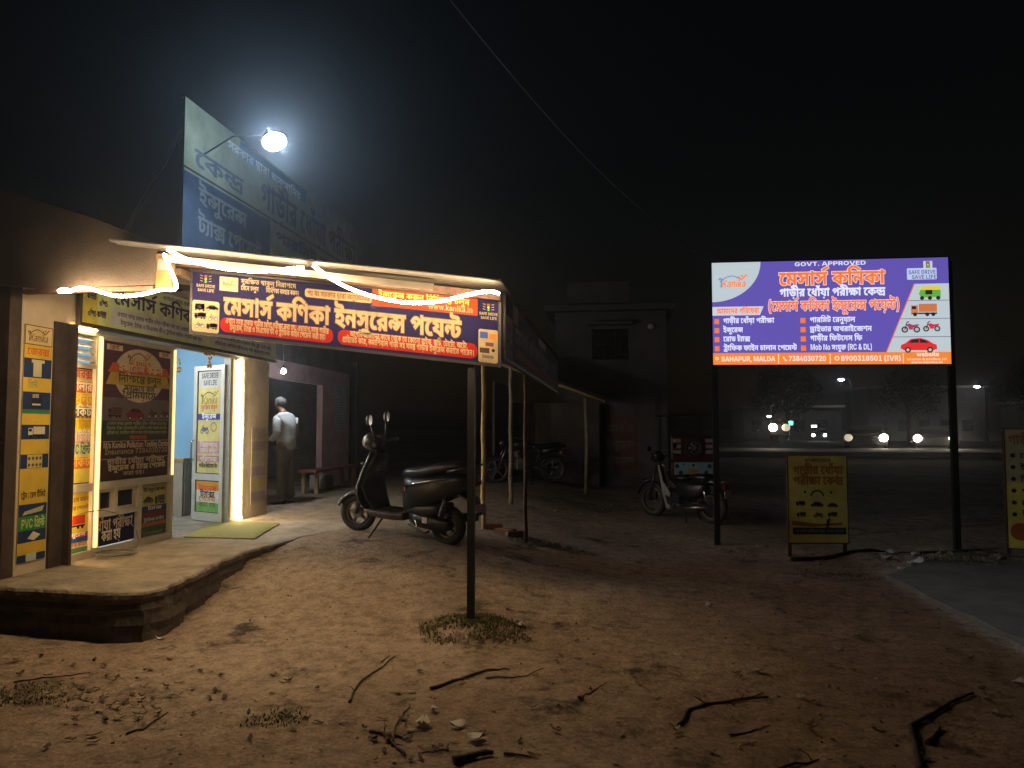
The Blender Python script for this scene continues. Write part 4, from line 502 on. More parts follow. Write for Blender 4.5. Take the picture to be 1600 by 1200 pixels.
# ------------------------------------------------------------------ the ground
def ground_material():
    m, t, b = _nt('packed_earth')
    tc = t.nodes.new('ShaderNodeTexCoord'); L = t.links.new
    def nz(sc, d=8, r=.6):
        n = t.nodes.new('ShaderNodeTexNoise'); n.inputs['Scale'].default_value = sc; n.inputs['Detail'].default_value = d; n.inputs['Roughness'].default_value = r
        L(tc.outputs['Object'], n.inputs['Vector']); return n
    def ramp(n, stops):
        r = t.nodes.new('ShaderNodeValToRGB'); e = r.color_ramp.elements
        while len(e) < len(stops): e.new(.5)
        for q, (p, c) in zip(e, stops): q.position = p; q.color = (*c, 1)
        L(n.outputs['Fac'], r.inputs[0]); return r
    a = ramp(nz(.55, 5), [(.3, (.24, .17, .12)), (.5, (.33, .25, .184)), (.7, (.43, .345, .26))])
    f = ramp(nz(9, 10, .7), [(.3, (.42, .42, .42)), (.5, (.95, .95, .95)), (.72, (1.3, 1.3, 1.3))])
    mx = t.nodes.new('ShaderNodeMix'); mx.data_type = 'RGBA'; mx.blend_type = 'MULTIPLY'; mx.inputs[0].default_value = 1
    L(a.outputs[0], mx.inputs['A']); L(f.outputs[0], mx.inputs['B'])
    sp = ramp(nz(48, 8, .8), [(.32, (.5, .5, .5)), (.5, (1, 1, 1)), (.68, (1.35, 1.35, 1.3))]); m3 = t.nodes.new('ShaderNodeMix'); m3.data_type = 'RGBA'; m3.blend_type = 'MULTIPLY'; m3.inputs[0].default_value = 1
    L(mx.outputs['Result'], m3.inputs['A']); L(sp.outputs[0], m3.inputs['B']); mx = m3
    # dark patches of trodden muck and leaf mould
    pz = ramp(nz(1.6, 7, .75), [(.56, (0, 0, 0)), (.66, (1, 1, 1))])
    mx2 = t.nodes.new('ShaderNodeMix'); mx2.data_type = 'RGBA'; L(pz.outputs[0], mx2.inputs[0]); L(mx.outputs['Result'], mx2.inputs['A']); mx2.inputs['B'].default_value = (.055, .042, .03, 1)
    L(mx2.outputs['Result'], b.inputs['Base Color']); b.inputs['Roughness'].default_value = .92; b.inputs['Specular IOR Level'].default_value = .25
    v = t.nodes.new('ShaderNodeTexVoronoi'); v.inputs['Scale'].default_value = 34; L(tc.outputs['Object'], v.inputs['Vector'])
    n2 = nz(26, 12, .75); ad = t.nodes.new('ShaderNodeMath'); ad.operation = 'MULTIPLY_ADD'; ad.inputs[1].default_value = .35
    L(v.outputs['Distance'], ad.inputs[0]); L(n2.outputs['Fac'], ad.inputs[2])
    bp = t.nodes.new('ShaderNodeBump'); bp.inputs['Strength'].default_value = .8; bp.inputs['Distance'].default_value = .03
    L(ad.outputs[0], bp.inputs['Height']); L(bp.outputs[0], b.inputs['Normal'])
    return m
def axis(pts):
    out = []
    for (a, b, st) in pts:
        n = max(1, round((b-a)/st)); out += [a+(b-a)*i/n for i in range(n)]
    return out+[pts[-1][1]]
gx = axis([(-300, -60, 40), (-60, -14, 4), (-14, -6, .6), (-6, 6, .04), (6, 14, .4), (14, 60, 4), (60, 300, 40)])
gy = axis([(-40, -4, 6), (-4, 1.5, .8), (1.5, 7, .033), (7, 13, .06), (13, 22, .25), (22, 60, 2), (60, 160, 10), (160, 400, 40)])
mb = MB(); gm = ground_material()
nx = len(gx)
mb.v = [(x, y, gz(x, y)) for y in gy for x in gx]; mb._m(gm)
mb.f = [(j*nx+i, j*nx+i+1, (j+1)*nx+i+1, (j+1)*nx+i) for j in range(len(gy)-1) for i in range(nx-1)]
mb.mi = [0]*len(mb.f); mb.sm = [True]*len(mb.f)
tag(mb.build('ground'), kind='structure')

# grey slab of paving at the right
mb = MB(); q = []
sl = [P(1385, 905, Z=0), P(1600, 1010, Z=0), P(1800, 1050, Z=0), P(1900, 890, Z=0), P(1640, 872, Z=0), P(1450, 884, Z=0)]
pts = []
for a, b_ in zip(sl, sl[1:]+sl[:1]):
    for i in range(8): t_ = i/8; p = a.lerp(b_, t_); pts.append(p+Vector((rnd.uniform(-.03, .03), rnd.uniform(-.03, .03), 0)))
mb.rings([[Vector((p.x, p.y, -.05)) for p in pts], [Vector((p.x, p.y, .045)) for p in pts]], mat('grey_slab', (.115, .10, .078), .9, var=.4, scale=3, bump=.5), smooth=False)
tag(mb.build('pavement'), kind='structure')

# the road across the back, a little raised, with its pale verge
mb = MB()
mb.box((-80, 40, -.1), (140, 41.2, .28), mat('road_verge', (.04, .037, .032), .9, var=.3, scale=1)); mb.box((-80, 41.2, -.1), (140, 75, .25), mat('asphalt', (.05, .05, .05), .85, var=.3, scale=2, bump=.3))
tag(mb.build('road'), kind='structure')

# ------------------------------------------------------------------ shop building on its plinth
XW = -4.66
def YW(px, X=XW): return P(px, 700, X=X).y
Y0, YE = 5.33, 9.87
shop = thing('shop_building', 'small roadside shop with cream wall and glazed front on a concrete plinth', 'shop', (-5.5, 7.5, 0))
def part(mb, name, parent=None, **k):
    par = parent or shop
    o = mb.build(name, par, **k)
    o.matrix_parent_inverse = Matrix.Translation(-shop.location) if par is shop else Matrix.Identity(4)
    return o
# plinth with worn irregular edge
mb = MB()
edge = [(-8, 5.12), (-6, 5.13), (-5, 5.1), (-4.4, 5.09), (-3.9, 5.05), (-3.5, 5.03), (-3.3, 5.08), (-3.24, 5.25), (-3.3, 5.6), (-3.38, 6.0), (-3.4, 6.4), (-3.44, 6.9), (-3.33, 7.4), (-3.3, 7.9), (-3.05, 8.5), (-2.95, 9.2), (-3.0, 10), (-2.9, 11.4), (-2.95, 13.2), (-9, 13.2), (-9, 5.12)]
pe = []
for a, b_ in zip(edge, edge[1:]):
    a, b_ = Vector(a), Vector(b_); n = max(1, int((b_-a).length/.03)) if a.x > -7 and b_.x > -7 else 1
    for i in range(n):
        p = a.lerp(b_, i/n); nn = noise.noise((p.x*4, p.y*4, .3))*.022+noise.noise((p.x*13, p.y*13, 2.3))*.022+noise.noise((p.x*37, p.y*37, 1.3))*.012
        pe.append((p.x+nn, p.y+nn*.6))
rs = []
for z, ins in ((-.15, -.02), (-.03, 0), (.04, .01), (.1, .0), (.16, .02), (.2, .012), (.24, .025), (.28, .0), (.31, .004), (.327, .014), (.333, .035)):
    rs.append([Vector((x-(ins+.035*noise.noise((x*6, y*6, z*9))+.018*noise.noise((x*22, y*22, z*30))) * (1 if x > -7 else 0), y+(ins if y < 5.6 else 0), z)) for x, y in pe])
mb.rings(rs[:9], mat('shaded_cement_face', (.075, .06, .045), .9, var=.5, scale=4, bump=.8, bscale=28), False, smooth=False); mb.rings(rs[8:], M_conc, smooth=False)  # side face darker in colour, standing in for shade under light from above
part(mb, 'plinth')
# walls
mb = MB()
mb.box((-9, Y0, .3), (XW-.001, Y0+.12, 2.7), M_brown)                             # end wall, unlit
mb.box((XW-.25, Y0+.125, .3), (XW, 5.80, 2.75), M_plaster)                             # corner pillar
mb.box((XW-.25, 5.80, 2.40), (XW-.004, YE, 2.98), M_plaster)                           # wall over the front
mb.box((XW-.25, YW(381), .3), (XW+.0, YE, 2.399), M_plaster)                          # pier beyond the door
mb.box((-5.70, YE-.12, .3), (XW-.252, YE-.002, 3.2), M_plaster)
mb.box((-9, YE-.1, .3), (-5.702, YE-.004, 3.2), M_plaster)
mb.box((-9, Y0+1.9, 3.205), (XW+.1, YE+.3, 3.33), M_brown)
part(mb, 'wall')
mb = MB(); mb.box((XW-.1, 5.805, .3), (XW+.02, 5.995, 2.395), M_brown); mb.box((XW+.02, 5.955, .33), (XW+.085, 5.99, 2.39), M_brown); part(mb, 'shutter_guide', bevel=.004)
# the room behind the glass
M_blue = mat('sky_blue_paint', (.22, .42, .58), .7, var=.12, scale=2)
mb = MB()
mb.box((-7.6, 6.0, .334), (-7.5, 9.6, 2.9), M_blue); mb.box((-7.5, 5.9, .334), (XW-.26, 5.998, 2.9), M_blue); mb.box((-7.5, 9.56, .334), (XW-.252, 9.6, 2.9), M_blue)
mb.box((-7.5, 6.0, 2.75), (XW-.255, 9.55, 2.8), M_white)
part(mb, 'room_wall')
fm = M_alu
yA, yB, yC, yD, yE_ = 6.0, YW(150), YW(270), YW(357), YW(380)
zm0, zm1, zt = .93, 1.0, 2.36
def bar(mb, y0, y1, z0, z1, x0=XW-.05, x1=XW+.015, m=fm): mb.box((x0, y0, z0), (x1, y1, z1), m)
win = None
mb = MB()
bar(mb, yA, yA+.03, .334, zt); bar(mb, yB-.05, yB+.05, .334, zt); bar(mb, yC-.06, yC, .334, zt)
bar(mb, yA+.03, yB-.05, zm0, zm1); bar(mb, yB+.05, yC-.06, zm0, zm1); bar(mb, yA+.03, yB-.05, .334, .40); bar(mb, yB+.05, yC-.06, .334, .40)
bar(mb, yA+.03, yB-.05, zt-.03, zt); bar(mb, yB+.05, yC-.06, zt-.05, zt)
bar(mb, yA+.03, yB-.05, 2.03, 2.07)
yW0, yW1, yW2 = yB+.05, YW(216), YW(222)
bar(mb, yW1, yW2, .40, zm0); bar(mb, yW0, yW1, .68, .72)
bar(mb, YW(182)-.02, YW(182)+.02, .72, zm0)
front = part(mb, 'window')
mb = MB()
for a, b_, c, d in ((yA+.03, yB-.05, .4, zm0), (yA+.03, yB-.05, zm1, 2.03), (yB+.05, yC-.06, zm1, zt-.05), (yW2, yC-.06, .4, zm0)): mb.box((XW-.03, a, c), (XW-.022, b_, d), M_glass)
part(mb, 'pane', front)
mb = MB()
for a, b_ in ((yW0+.01, YW(182)-.02), (YW(182)+.02, yW1-.01)):
    mb.box((XW-.03, a+.03, .75), (XW-.022, b_-.03, zm0-.03), M_glass)
    for (c, d, e, g) in ((a, a+.03, .72, zm0), (b_-.03, b_, .72, zm0), (a+.03, b_-.03, .72, .75), (a+.03, b_-.03, zm0-.03, zm0)): mb.box((XW-.034, c, e), (XW-.008, d, g), fm)
part(mb, 'sliding_sash', front)
mb = MB()
for i in range(4):
    z = 2.09+.065*i; mb.face([(XW-.06, yA+.03, z+.05), (XW-.06, yB-.05, z+.05), (XW+.01, yB-.05, z), (XW+.01, yA+.03, z)], M_white)
part(mb, 'louvre', front)
# door frame and the leaf standing open inwards
mb = MB()
bar(mb, yC, yD, zt, 2.40); bar(mb, yD, yE_, .334, 2.40, XW-.08, XW+.01)
part(mb, 'door_frame')
la = P(354, 700, X=XW-.03); hx, hy = XW-.05, yD-.005
dirv = (Vector((P(306, 812, Z=.34).x-hx, P(306, 812, Z=.34).y-hy))).normalized(); wl = .62
far = Vector((hx, hy))+dirv*wl
# leaf lies in the sight line between hinge and the free edge seen at pixel column 306
def hinge_leaf():
    best = None
    for k in range(88, 150):
        a = R(k); q = Vector((hx-wl*math.sin(a), hy-wl*math.cos(a)))
        dx = q.x*math.cos(YAW)+q.y*math.sin(YAW); dy = -q.x*math.sin(YAW)+q.y*math.cos(YAW)
        px = 800+F_PX*dx/dy
        if best is None or abs(px-305) < best[0]: best = (abs(px-305), a)
    return best[1]
LA = hinge_leaf()
leafU = Vector((math.sin(LA), math.cos(LA), 0)); leafO = Vector((hx, hy, 0))-leafU*wl
LM = Matrix.Translation(leafO+Vector((0, 0, .345))) @ Matrix(((leafU.x, -leafU.y, 0, 0), (leafU.y, leafU.x, 0, 0), (0, 0, 1, 0), (0, 0, 0, 1)))
mb = MB(); hl = 1.93
for a in ((0, -.02, 0), (wl-.07, -.02, 0)): mb.box(a, (a[0]+.07, .02, hl), fm, LM)
for z0, z1 in ((0, .1), (.5, .58), (hl-.06, hl)): mb.box((.07, -.02, z0), (wl-.07, .02, z1), fm, LM)
door = part(mb, 'door', None)
mb = MB(); mb.box((.07, -.004, .1), (wl-.07, .004, .5), M_glass, LM); mb.box((.07, -.004, .58), (wl-.07, .004, hl-.06), M_glass, LM); part(mb, 'pane', door)
mb = MB(); mb.tube([LM @ Vector((.035, -.025, .75)), LM @ Vector((.035, -.06, .77)), LM @ Vector((.035, -.06, .98)), LM @ Vector((.035, -.025, 1.0))], .01, M_chrome, 6); part(mb, 'handle', door)

# ------------------------------------------------------------------ neighbouring shop, set back
XS = -5.72
ns = thing('neighbour_shop', 'dim set-back shop with a pink framed open front beside the glazed shop', 'shop', (-7, 11.4, .33))
def npart(mb, name, **k):
    o = mb.build(name, ns, **k); o.matrix_parent_inverse = Matrix.Translation(-ns.location); return o
M_pink = mat('faded_pink_board', (.58, .36, .33), .75, var=.3, scale=3, bump=.15)
ypa, ypb = P(503, 700, X=XS).y, P(545, 700, X=XS).y
zb0, zb1 = P(520, 604, X=XS).z, P(520, 584, X=XS).z+.06
mb = MB(); mb.box((XS-.12, ypa, .33), (XS, ypb, zb0), M_pink); mb.box((XS-.12, YE+.05, zb0), (XS, ypb, zb1), M_pink); npart(mb, 'front_frame', bevel=.005)
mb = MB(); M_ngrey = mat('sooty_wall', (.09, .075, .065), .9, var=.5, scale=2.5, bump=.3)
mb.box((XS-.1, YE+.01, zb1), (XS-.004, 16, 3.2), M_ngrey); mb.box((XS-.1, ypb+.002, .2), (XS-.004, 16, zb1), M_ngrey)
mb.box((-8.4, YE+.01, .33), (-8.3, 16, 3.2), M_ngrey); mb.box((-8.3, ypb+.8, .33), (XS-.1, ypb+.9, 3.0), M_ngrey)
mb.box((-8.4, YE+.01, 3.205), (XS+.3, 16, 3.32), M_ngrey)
npart(mb, 'wall')
mb = MB()                                                                         # shelves with goods boxes seen past the man
for i, z in enumerate((.8, 1.1, 1.4, 1.7)): mb.box((-8.28, YE+.1, z), (-7.9, ypb+.7, z+.025), M_wood)
npart(mb, 'shelf')
for i, z in enumerate((.826, 1.126, 1.426, 1.726)):
    y = YE+.3
    while y < ypb+.4:
        wd = rnd.uniform(.1, .28); h_ = rnd.uniform(.1, .24); c = rnd.choice([(.3, .3, .28), (.2, .08, .05), (.1, .12, .2), (.3, .22, .1), (.5, .5, .48)])
        mb = MB(); mb.box((-8.24, y, z), (-7.96, y+wd, z+h_), mat('carton_%d_%d' % (c[0]*100, c[2]*100), c, .7), bev=.004)
        o = mb.build('carton'); tag(o, 'small carton among others on the dim shelves behind the man', 'box', 'cartons on the shop shelves'); y += wd+rnd.uniform(.02, .2)
# papers on the pink post
for (a, b_, c, d, lb) in ((523, 575+26, 540, 621, 'small bluish paper notice near the top of the pink post'), (523, 622, 541, 672, 'tall pale paper notice on the pink post below a smaller one')):
    y0_, y1_ = P(a, 640, X=XS).y, P(c, 640, X=XS).y; zt_, zb_ = P(530, b_, X=XS).z, P(530, d, X=XS).z
    pn = Panel((XS+.004, y0_, zt_), (0, 1, 0), (0, 0, -1)); pn.board(0, 0, y1_-y0_, zt_-zb_, .002, ink((.5, .55, .55)))
    for i in range(int((zt_-zb_)/.055)): pn.rect(.02, .03+.055*i, (y1_-y0_)*rnd.uniform(.6, .9), .042+.055*i, (.2, .2, .25))
    o = pn.build('paper_notice'); tag(o, lb, 'notice')

# ------------------------------------------------------------------ awning: sloping tin roof on posts
AX0, AX1, AY0, AY1 = -4.66, -.80, 5.10, 11.4
def az(x): return 2.492-.130*(x-AX1)
aw = thing('awning', 'sloping tin roof on thin posts over the parked scooter', 'awning', (-1.0, 8.4, .1))
def apart(mb, name, lb=None, **k):
    o = mb.build(name, aw, **k); o.matrix_parent_inverse = Matrix.Translation(-aw.location)
    if lb: o['label'] = lb
    return o
mb = MB(); n = 330; top, bot = [], []
for i in range(n+1):
    y = AY0+(AY1-AY0)*i/n; h_ = .012*math.cos(y*6.28318/.076)
    xs = AX0 if y > 5.5 else -3.68; top.append([(xs, y, az(xs)+.02+h_), (AX1+.05, y, az(AX1+.05)+.02+h_)])
for a, b_ in zip(top, top[1:]): mb.face([a[0], a[1], b_[1], b_[0]], M_tin, True)
ro = apart(mb, 'roof_sheet'); so = ro.modifiers.new('t', 'SOLIDIFY'); so.thickness = .002
mb = MB()
def sloped(mb, y0, y1, t0, t1, m, x0=AX0+.05, x1=AX1):
    x0 = x0 if y0 > 5.5 else max(x0, -3.62)
    mb.face([(x0, y0, az(x0)-t0), (x1, y0, az(x1)-t0), (x1, y1, az(x1)-t0), (x0, y1, az(x0)-t0)], m); mb.face([(x0, y0, az(x0)-t1), (x0, y1, az(x0)-t1), (x1, y1, az(x1)-t1), (x1, y0, az(x1)-t1)], m)
    mb.face([(x0, y0, az(x0)-t0), (x0, y0, az(x0)-t1), (x1, y0, az(x1)-t1), (x1, y0, az(x1)-t0)], m); mb.face([(x0, y1, az(x0)-t0), (x1, y1, az(x1)-t0), (x1, y1, az(x1)-t1), (x0, y1, az(x0)-t1)], m)
    mb.face([(x1, y0, az(x1)-t0), (x1, y0, az(x1)-t1), (x1, y1, az(x1)-t1), (x1, y1, az(x1)-t0)], m)
for y in (5.40, 6.5, 7.6, 8.7, 9.8, 11.2): sloped(mb, y, y+.05, .012, .07, M_rust if y < 6 else M_bamboo_d)
apart(mb, 'rafter')
mb = MB()
for x in (AX1-.06, -2.0, -3.4): mb.box((x-.03, AY0+.44, az(x)-.125), (x+.03, AY1-.1, az(x)-.075), M_wood)
apart(mb, 'purlin')
mb = MB(); sloped(mb, AY0+.12, AY0+.145, .03, .08, mat('pale_batten', (.075, .065, .05), .5, var=.2), -3.3, -1.25); apart(mb, 'front_batten')
def post(px, py, Z, r, m, lb, ztop=None, lean=0.):
    p = P(px, py, Z=Z); zt_ = (az(p.x)-.12) if ztop is None else ztop
    mb = MB(); N = 9
    mb.tube([(p.x+lean*i/N+.006*math.sin(i*2.1), p.y, gz(p.x, p.y)-.1+(zt_-gz(p.x, p.y)+.1)*i/N) for i in range(N+1)], [r*(1-.15*i/N+.06*math.sin(i*3.7)) for i in range(N+1)], m, 10)
    return apart(mb, 'post', lb)
mb = MB(); p = Vector((-1.035, 5.56, 0)); mb.box((p.x-.026, p.y-.026, gz(p.x, p.y)-.2), (p.x+.026, p.y+.026, 1.99), M_iron); mb.box((p.x-.026+.02, p.y-.02, 1.99), (p.x+.06, p.y+.03, 2.46), M_iron)
apart(mb, 'post', 'black square iron post in front, its foot in a grassy mound', bevel=.004)
post(755, 833, .21, .03, mat('yellow_bamboo', (.55, .38, .14), .5, var=.3, scale=8), 'thin yellowish bamboo post behind the black one')  # brighter and yellower than the other bamboo
post(821, 850, .16, .024, M_rust, 'thin rusty iron post under the side banner')
post(798, 795, .20, .036, M_bamboo_d, 'grey bamboo post in the middle of the row')
post(834, 735, .10, .03, M_wood, 'farthest thin brown post beside the dark motorbike', ztop=2.3)
# fascia closing the gable over the shop front and its timber end
wthing('fascia_board', 'dark brown board closing the gable over the cream pillar', 'fascia', (-4.6, 5.29, 2.5), lambda o: None)
fo = bpy.data.objects['fascia_board']
mb = MB(); zf = P(170, 449, Y=5.27).z; zf0 = P(60, 440, Y=5.27).z; xr = P(243, 420, Y=5.27).x
pl = [(-6.6, zf0+.14), (-5.0, zf0+.02), (-4.35, zf), (xr, zf+.01), (xr, P(243, 381, Y=5.27).z), (P(150, 342, Y=5.27).x, P(150, 342, Y=5.27).z), (-5.6, P(150, 342, Y=5.27).z+.55), (-6.6, 3.9)]
mb.prism(pl, mat('brown_fascia', (.04, .03, .022), .6, var=.35, scale=3, bump=.2), .03, Matrix.Translation((0, 5.28, 0)))
o = mb.build('panel', fo); o.matrix_parent_inverse = Matrix.Translation(-fo.location)
mb = MB(); mb.box((-4.5, 5.255, zf-.035), (xr-.01, 5.30, zf-.001), M_rust); mb.box((xr+.002, 5.27, zf-.02), (xr+.13, 5.32, az(xr)-.02), mat('ochre_timber', (.11, .065, .015), .7, var=.3)); mb.box((xr+.02, 5.262, zf+.12), (xr+.11, 5.269, az(xr)-.06), mat('grey_patch', (.12, .11, .10), .7))
o = mb.build('trim', fo); o.matrix_parent_inverse = Matrix.Translation(-fo.location)

# ------------------------------------------------------------------ back house, lean-to, and things in the dark
bh = thing('back_house', 'unlit plastered house with a barred window beyond the awning', 'house', (-.6, 20, 0))
def bpart(mb, name, par=None, **k):
    o = mb.build(name, par or bh, **k); o.matrix_parent_inverse = Matrix.Translation(-bh.location) if par is None else Matrix.Identity(4); return o
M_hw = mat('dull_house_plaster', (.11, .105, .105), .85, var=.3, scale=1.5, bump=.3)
YB = 19.
xa, xb = P(868, 600, Y=YB).x, P(1042, 600, Y=YB).x; zr = P(950, 487, Y=YB).z
wx0, wx1, wz0, wz1 = P(925, 540, Y=YB).x, P(982, 540, Y=YB).x, P(950, 562, Y=YB).z, P(950, 514, Y=YB).z
mb = MB()
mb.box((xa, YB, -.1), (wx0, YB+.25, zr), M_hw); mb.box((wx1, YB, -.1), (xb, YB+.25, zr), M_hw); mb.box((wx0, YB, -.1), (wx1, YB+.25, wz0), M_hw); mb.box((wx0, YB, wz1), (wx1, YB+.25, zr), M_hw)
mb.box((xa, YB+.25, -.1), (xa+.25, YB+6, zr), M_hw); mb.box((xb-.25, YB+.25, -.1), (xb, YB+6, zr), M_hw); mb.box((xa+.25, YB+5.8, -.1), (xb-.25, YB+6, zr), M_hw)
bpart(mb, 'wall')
mb = MB(); mb.box((xa-.25, YB-.3, zr+.002), (xb+.2, YB+6.2, zr+.14), M_hw); mb.box((xa+.3, YB-.05, zr+.142), (xb-.9, YB+.1, zr+.75), M_hw); bpart(mb, 'roof')
mb = MB(); mb.box((wx0+.002, YB+.1, wz0+.002), (wx1-.002, YB+.13, wz1-.002), M_glass); wn = bpart(mb, 'window')
mb = MB()
for i in range(7): x = wx0+(wx1-wx0)*(i+.5)/7; mb.box((x-.008, YB+.02, wz0), (x+.008, YB+.036, wz1), M_iron)
for i in range(3): z = wz0+(wz1-wz0)*(i+.5)/3; mb.box((wx0, YB+.004, z-.01), (wx1, YB+.018, z+.01), M_iron)
bpart(mb, 'grille', wn)
mb = MB(); mb.box((wx0-.1, YB-.35, wz1+.08), (wx1+.1, YB-.002, wz1+.14), M_hw); bpart(mb, 'sunshade')
mb = MB(); bx0, bx1, bz0, bz1 = P(940, 700, Y=YB).x, P(996, 700, Y=YB).x, P(960, 735, Y=YB).z, P(960, 650, Y=YB).z
pn = Panel((bx0, YB-.004, bz1), (1, 0, 0), (0, 0, -1)); pn.rect(0, 0, bx1-bx0, bz1-bz0, (.16, .09, .075), 0)
for i, t_ in enumerate(('মেসার্স কনিকা', 'ইন্সুরেন্স', 'পরীক্ষা কেন্দ্র')): pn.text(t_, .1, .4+.4*i, .3, (.2, .17, .16), bx1-bx0-.1, 2)
o = pn.build('painted_panel', bh); o.matrix_parent_inverse = Matrix.Translation(-bh.location)
mb = MB(); zq = P(1015, 510, Y=YB-.1).z; xq = P(1017, 510, Y=YB-.1).x; mb.sphere((xq, YB-.1, zq), .08, M_white, squash=(1, .6, .9)); mb.tube([(xq, YB, zq+.02), (xq, YB-.08, zq+.02)], .02, M_iron)
bpart(mb, 'bulkhead_lamp')
# lean-to
lt = thing('lean_to_shed', 'small dark tin lean-to on a bamboo post in front of the unlit house', 'shed', (-1.3, 16, 0))
def lpart(mb, name):
    o = mb.build(name, lt); o.matrix_parent_inverse = Matrix.Translation(-lt.location); return o
YL = 16.; la_, lb_ = P(862, 592, Y=YL), P(948, 622, Y=YL)
mb = MB(); mb.face([(la_.x-1.2, YL, la_.z+.42), (lb_.x, YL, lb_.z), (lb_.x, YL+2.6, lb_.z), (la_.x-1.2, YL+2.6, la_.z+.42)], M_tin); o = lpart(mb, 'roof_sheet'); o.modifiers.new('t', 'SOLIDIFY').thickness = .01
mb = MB(); mb.tube([(la_.x-1.1, YL+.04, la_.z+.33), (lb_.x-.05, YL+.04, lb_.z-.06)], .035, M_bamboo); lpart(mb, 'edge_pole')
p = P(917, 768, Z=.1); mb = MB(); mb.tube([(p.x, YL+.1, 0), (p.x+.03, YL+.1, 1.2), (p.x, YL+.1, lb_.z)], .04, M_bamboo_d); lpart(mb, 'post')
mb = MB(); mb.box((la_.x-1.2, YL+2.4, 0), (lb_.x-.2, YL+2.45, 2.1), M_ngrey); mb.box((la_.x-1.3, YL+.2, 0), (la_.x-1.25, YL+2.4, 2.5), M_ngrey); lpart(mb, 'wall')
# ------------------------------------------------------------------ lamps the photograph shows, plus glow added to the window frame
WARM = (1., .60, .24); COOL = (.72, .86, 1.)
led_m = glow('warm_led', (1., .70, .39), 225.)
def rope(name, label, pts, plane, r=.0115, m=None, group='warm led ropes on the shop front'):
    """a flexible glowing rope hung through the given points, smoothed"""
    q = [P(a, b, **plane) for a, b in pts]; out = []
    for i in range(len(q)-1):
        p0, p1, p2, p3 = q[max(i-1, 0)], q[i], q[i+1], q[min(i+2, len(q)-1)]
        for k in range(5):
            t = k/5; out.append(.5*((2*p1)+(p2-p0)*t+(2*p0-5*p1+4*p2-p3)*t*t+(3*p1-p0-3*p2+p3)*t**3))
    out.append(q[-1])
    mb = MB(); mb.tube(out, r, m or led_m, 6); o = mb.build(name); tag(o, label, 'led rope', group); return o
rope('led_rope', 'glowing warm rope sagging under the upper left half of the roof edge', [(262, 390), (285, 402), (318, 413), (355, 420), (400, 424), (440, 421), (474, 418)], dict(Y=5.15))
rope('led_rope', 'glowing warm rope sagging across the front of the purple banner up to its right end', [(490, 415), (512, 432), (545, 450), (590, 465), (640, 473), (685, 471), (725, 462), (755, 456), (770, 456), (780, 459)], dict(Y=5.15))
rope('led_rope', 'glowing warm rope dropping beside the timber end and looping left to the cream pillar', [(257, 397), (262, 412), (270, 430), (275, 444), (273, 452), (262, 453), (250, 453), (230, 458), (205, 462), (180, 462), (160, 457), (140, 451), (124, 450), (108, 455), (92, 455), (100, 452), (110, 454)], dict(Y=5.15))
# upright strips on the front
strip_m = glow('warm_led_strip', (1., .68, .30), 95.)
mb = MB(); y = YW(373); mb.tube([(XW+.022, y, 2.35), (XW+.022, y+.01, 1.4), (XW+.022, y, .42), (XW+.03, y+.04, .36)], .010, glow('warm_led_door', (1., .76, .46), 250.), 6)
tag(mb.build('led_or_glow_strip'), 'upright glowing warm strip on the far jamb of the shop door', 'led strip', 'upright warm strips on the glazed front')
mb = MB(); mb.tube([(XW+.016, YW(362), 2.34), (XW+.016, YW(362), .40)], .010, glow('dim_led_or_lit_frame', (1., .70, .30), 1.5), 8)
tag(mb.build('led_or_glow_strip'), 'thinner upright warm strip just left of the bright one on the door jamb', 'led strip', 'upright warm strips on the glazed front')
mb = MB(); mb.tube([(XW+.03, 6.005, 2.36), (XW+.03, 6.005, .45)], .007, strip_m, 6); mb.tube([(XW+.03, 6.03, 2.375), (XW+.03, 6.30, 2.375)], .006, strip_m, 6)
tag(mb.build('led_or_glow_strip'), 'upright warm strip tucked behind the dark shutter guide at the left panes', 'led strip', 'upright warm strips on the glazed front')
mb = MB(); mb.tube([(XW+.0165, yB, 2.33), (XW+.0165, yB, .42)], .022, glow('dim_led_or_lit_frame', (1., .70, .30), 1.5), 8); tag(mb.build('led_or_glow_strip'), 'upright glow added for lamplight on the mullion between narrow and wide pane', 'led strip', 'upright warm strips on the glazed front')  # no lamp here: glowing band stands in for lamplight on the mullion
mb = MB(); mb.tube([(XW+.0165, yC-.03, 2.33), (XW+.0165, yC-.03, 1.0)], .016, glow('dim_led_or_lit_frame', (1., .70, .30), 1.5), 8); tag(mb.build('led_or_glow_strip'), 'upright glow added for lamplight on the near jamb of the shop door', 'led strip', 'upright warm strips on the glazed front')  # added glow in place of warm light falling on this jamb
# tube light in the blue room
rt = thing('tube_light', 'white tube light on the ceiling of the blue room', 'tube light', (-6.2, 7.9, 2.7))
mb = MB(); mb.box((-.05, -.6, .0), (.05, .6, .05), M_white); mb.build('batten', rt)
mb = MB(); mb.tube([(0, -.56, -.02), (0, .56, -.02)], .014, glow('tube_white', (.85, .93, 1.), 600.), 8); mb.build('tube', rt)
# bare bulb in the set-back shop
bp_ = P(443, 580, X=-4.98)
bl = thing('light_bulb', 'bare white bulb hanging at the pink beam above the man', 'bulb', bp_)
mb = MB(); mb.sphere((0, 0, 0), .032, glow('bulb_white', (.86, .93, 1.), 1500.), seg=10, squash=(1, 1, 1.15)); mb.build('bulb', bl)
mb = MB(); mb.tube([(0, 0, .03), (0, 0, .085)], .016, M_black, 8); mb.tube([(0, 0, .085), (-.02, .03, .5)], .003, M_black, 5); mb.build('holder', bl)
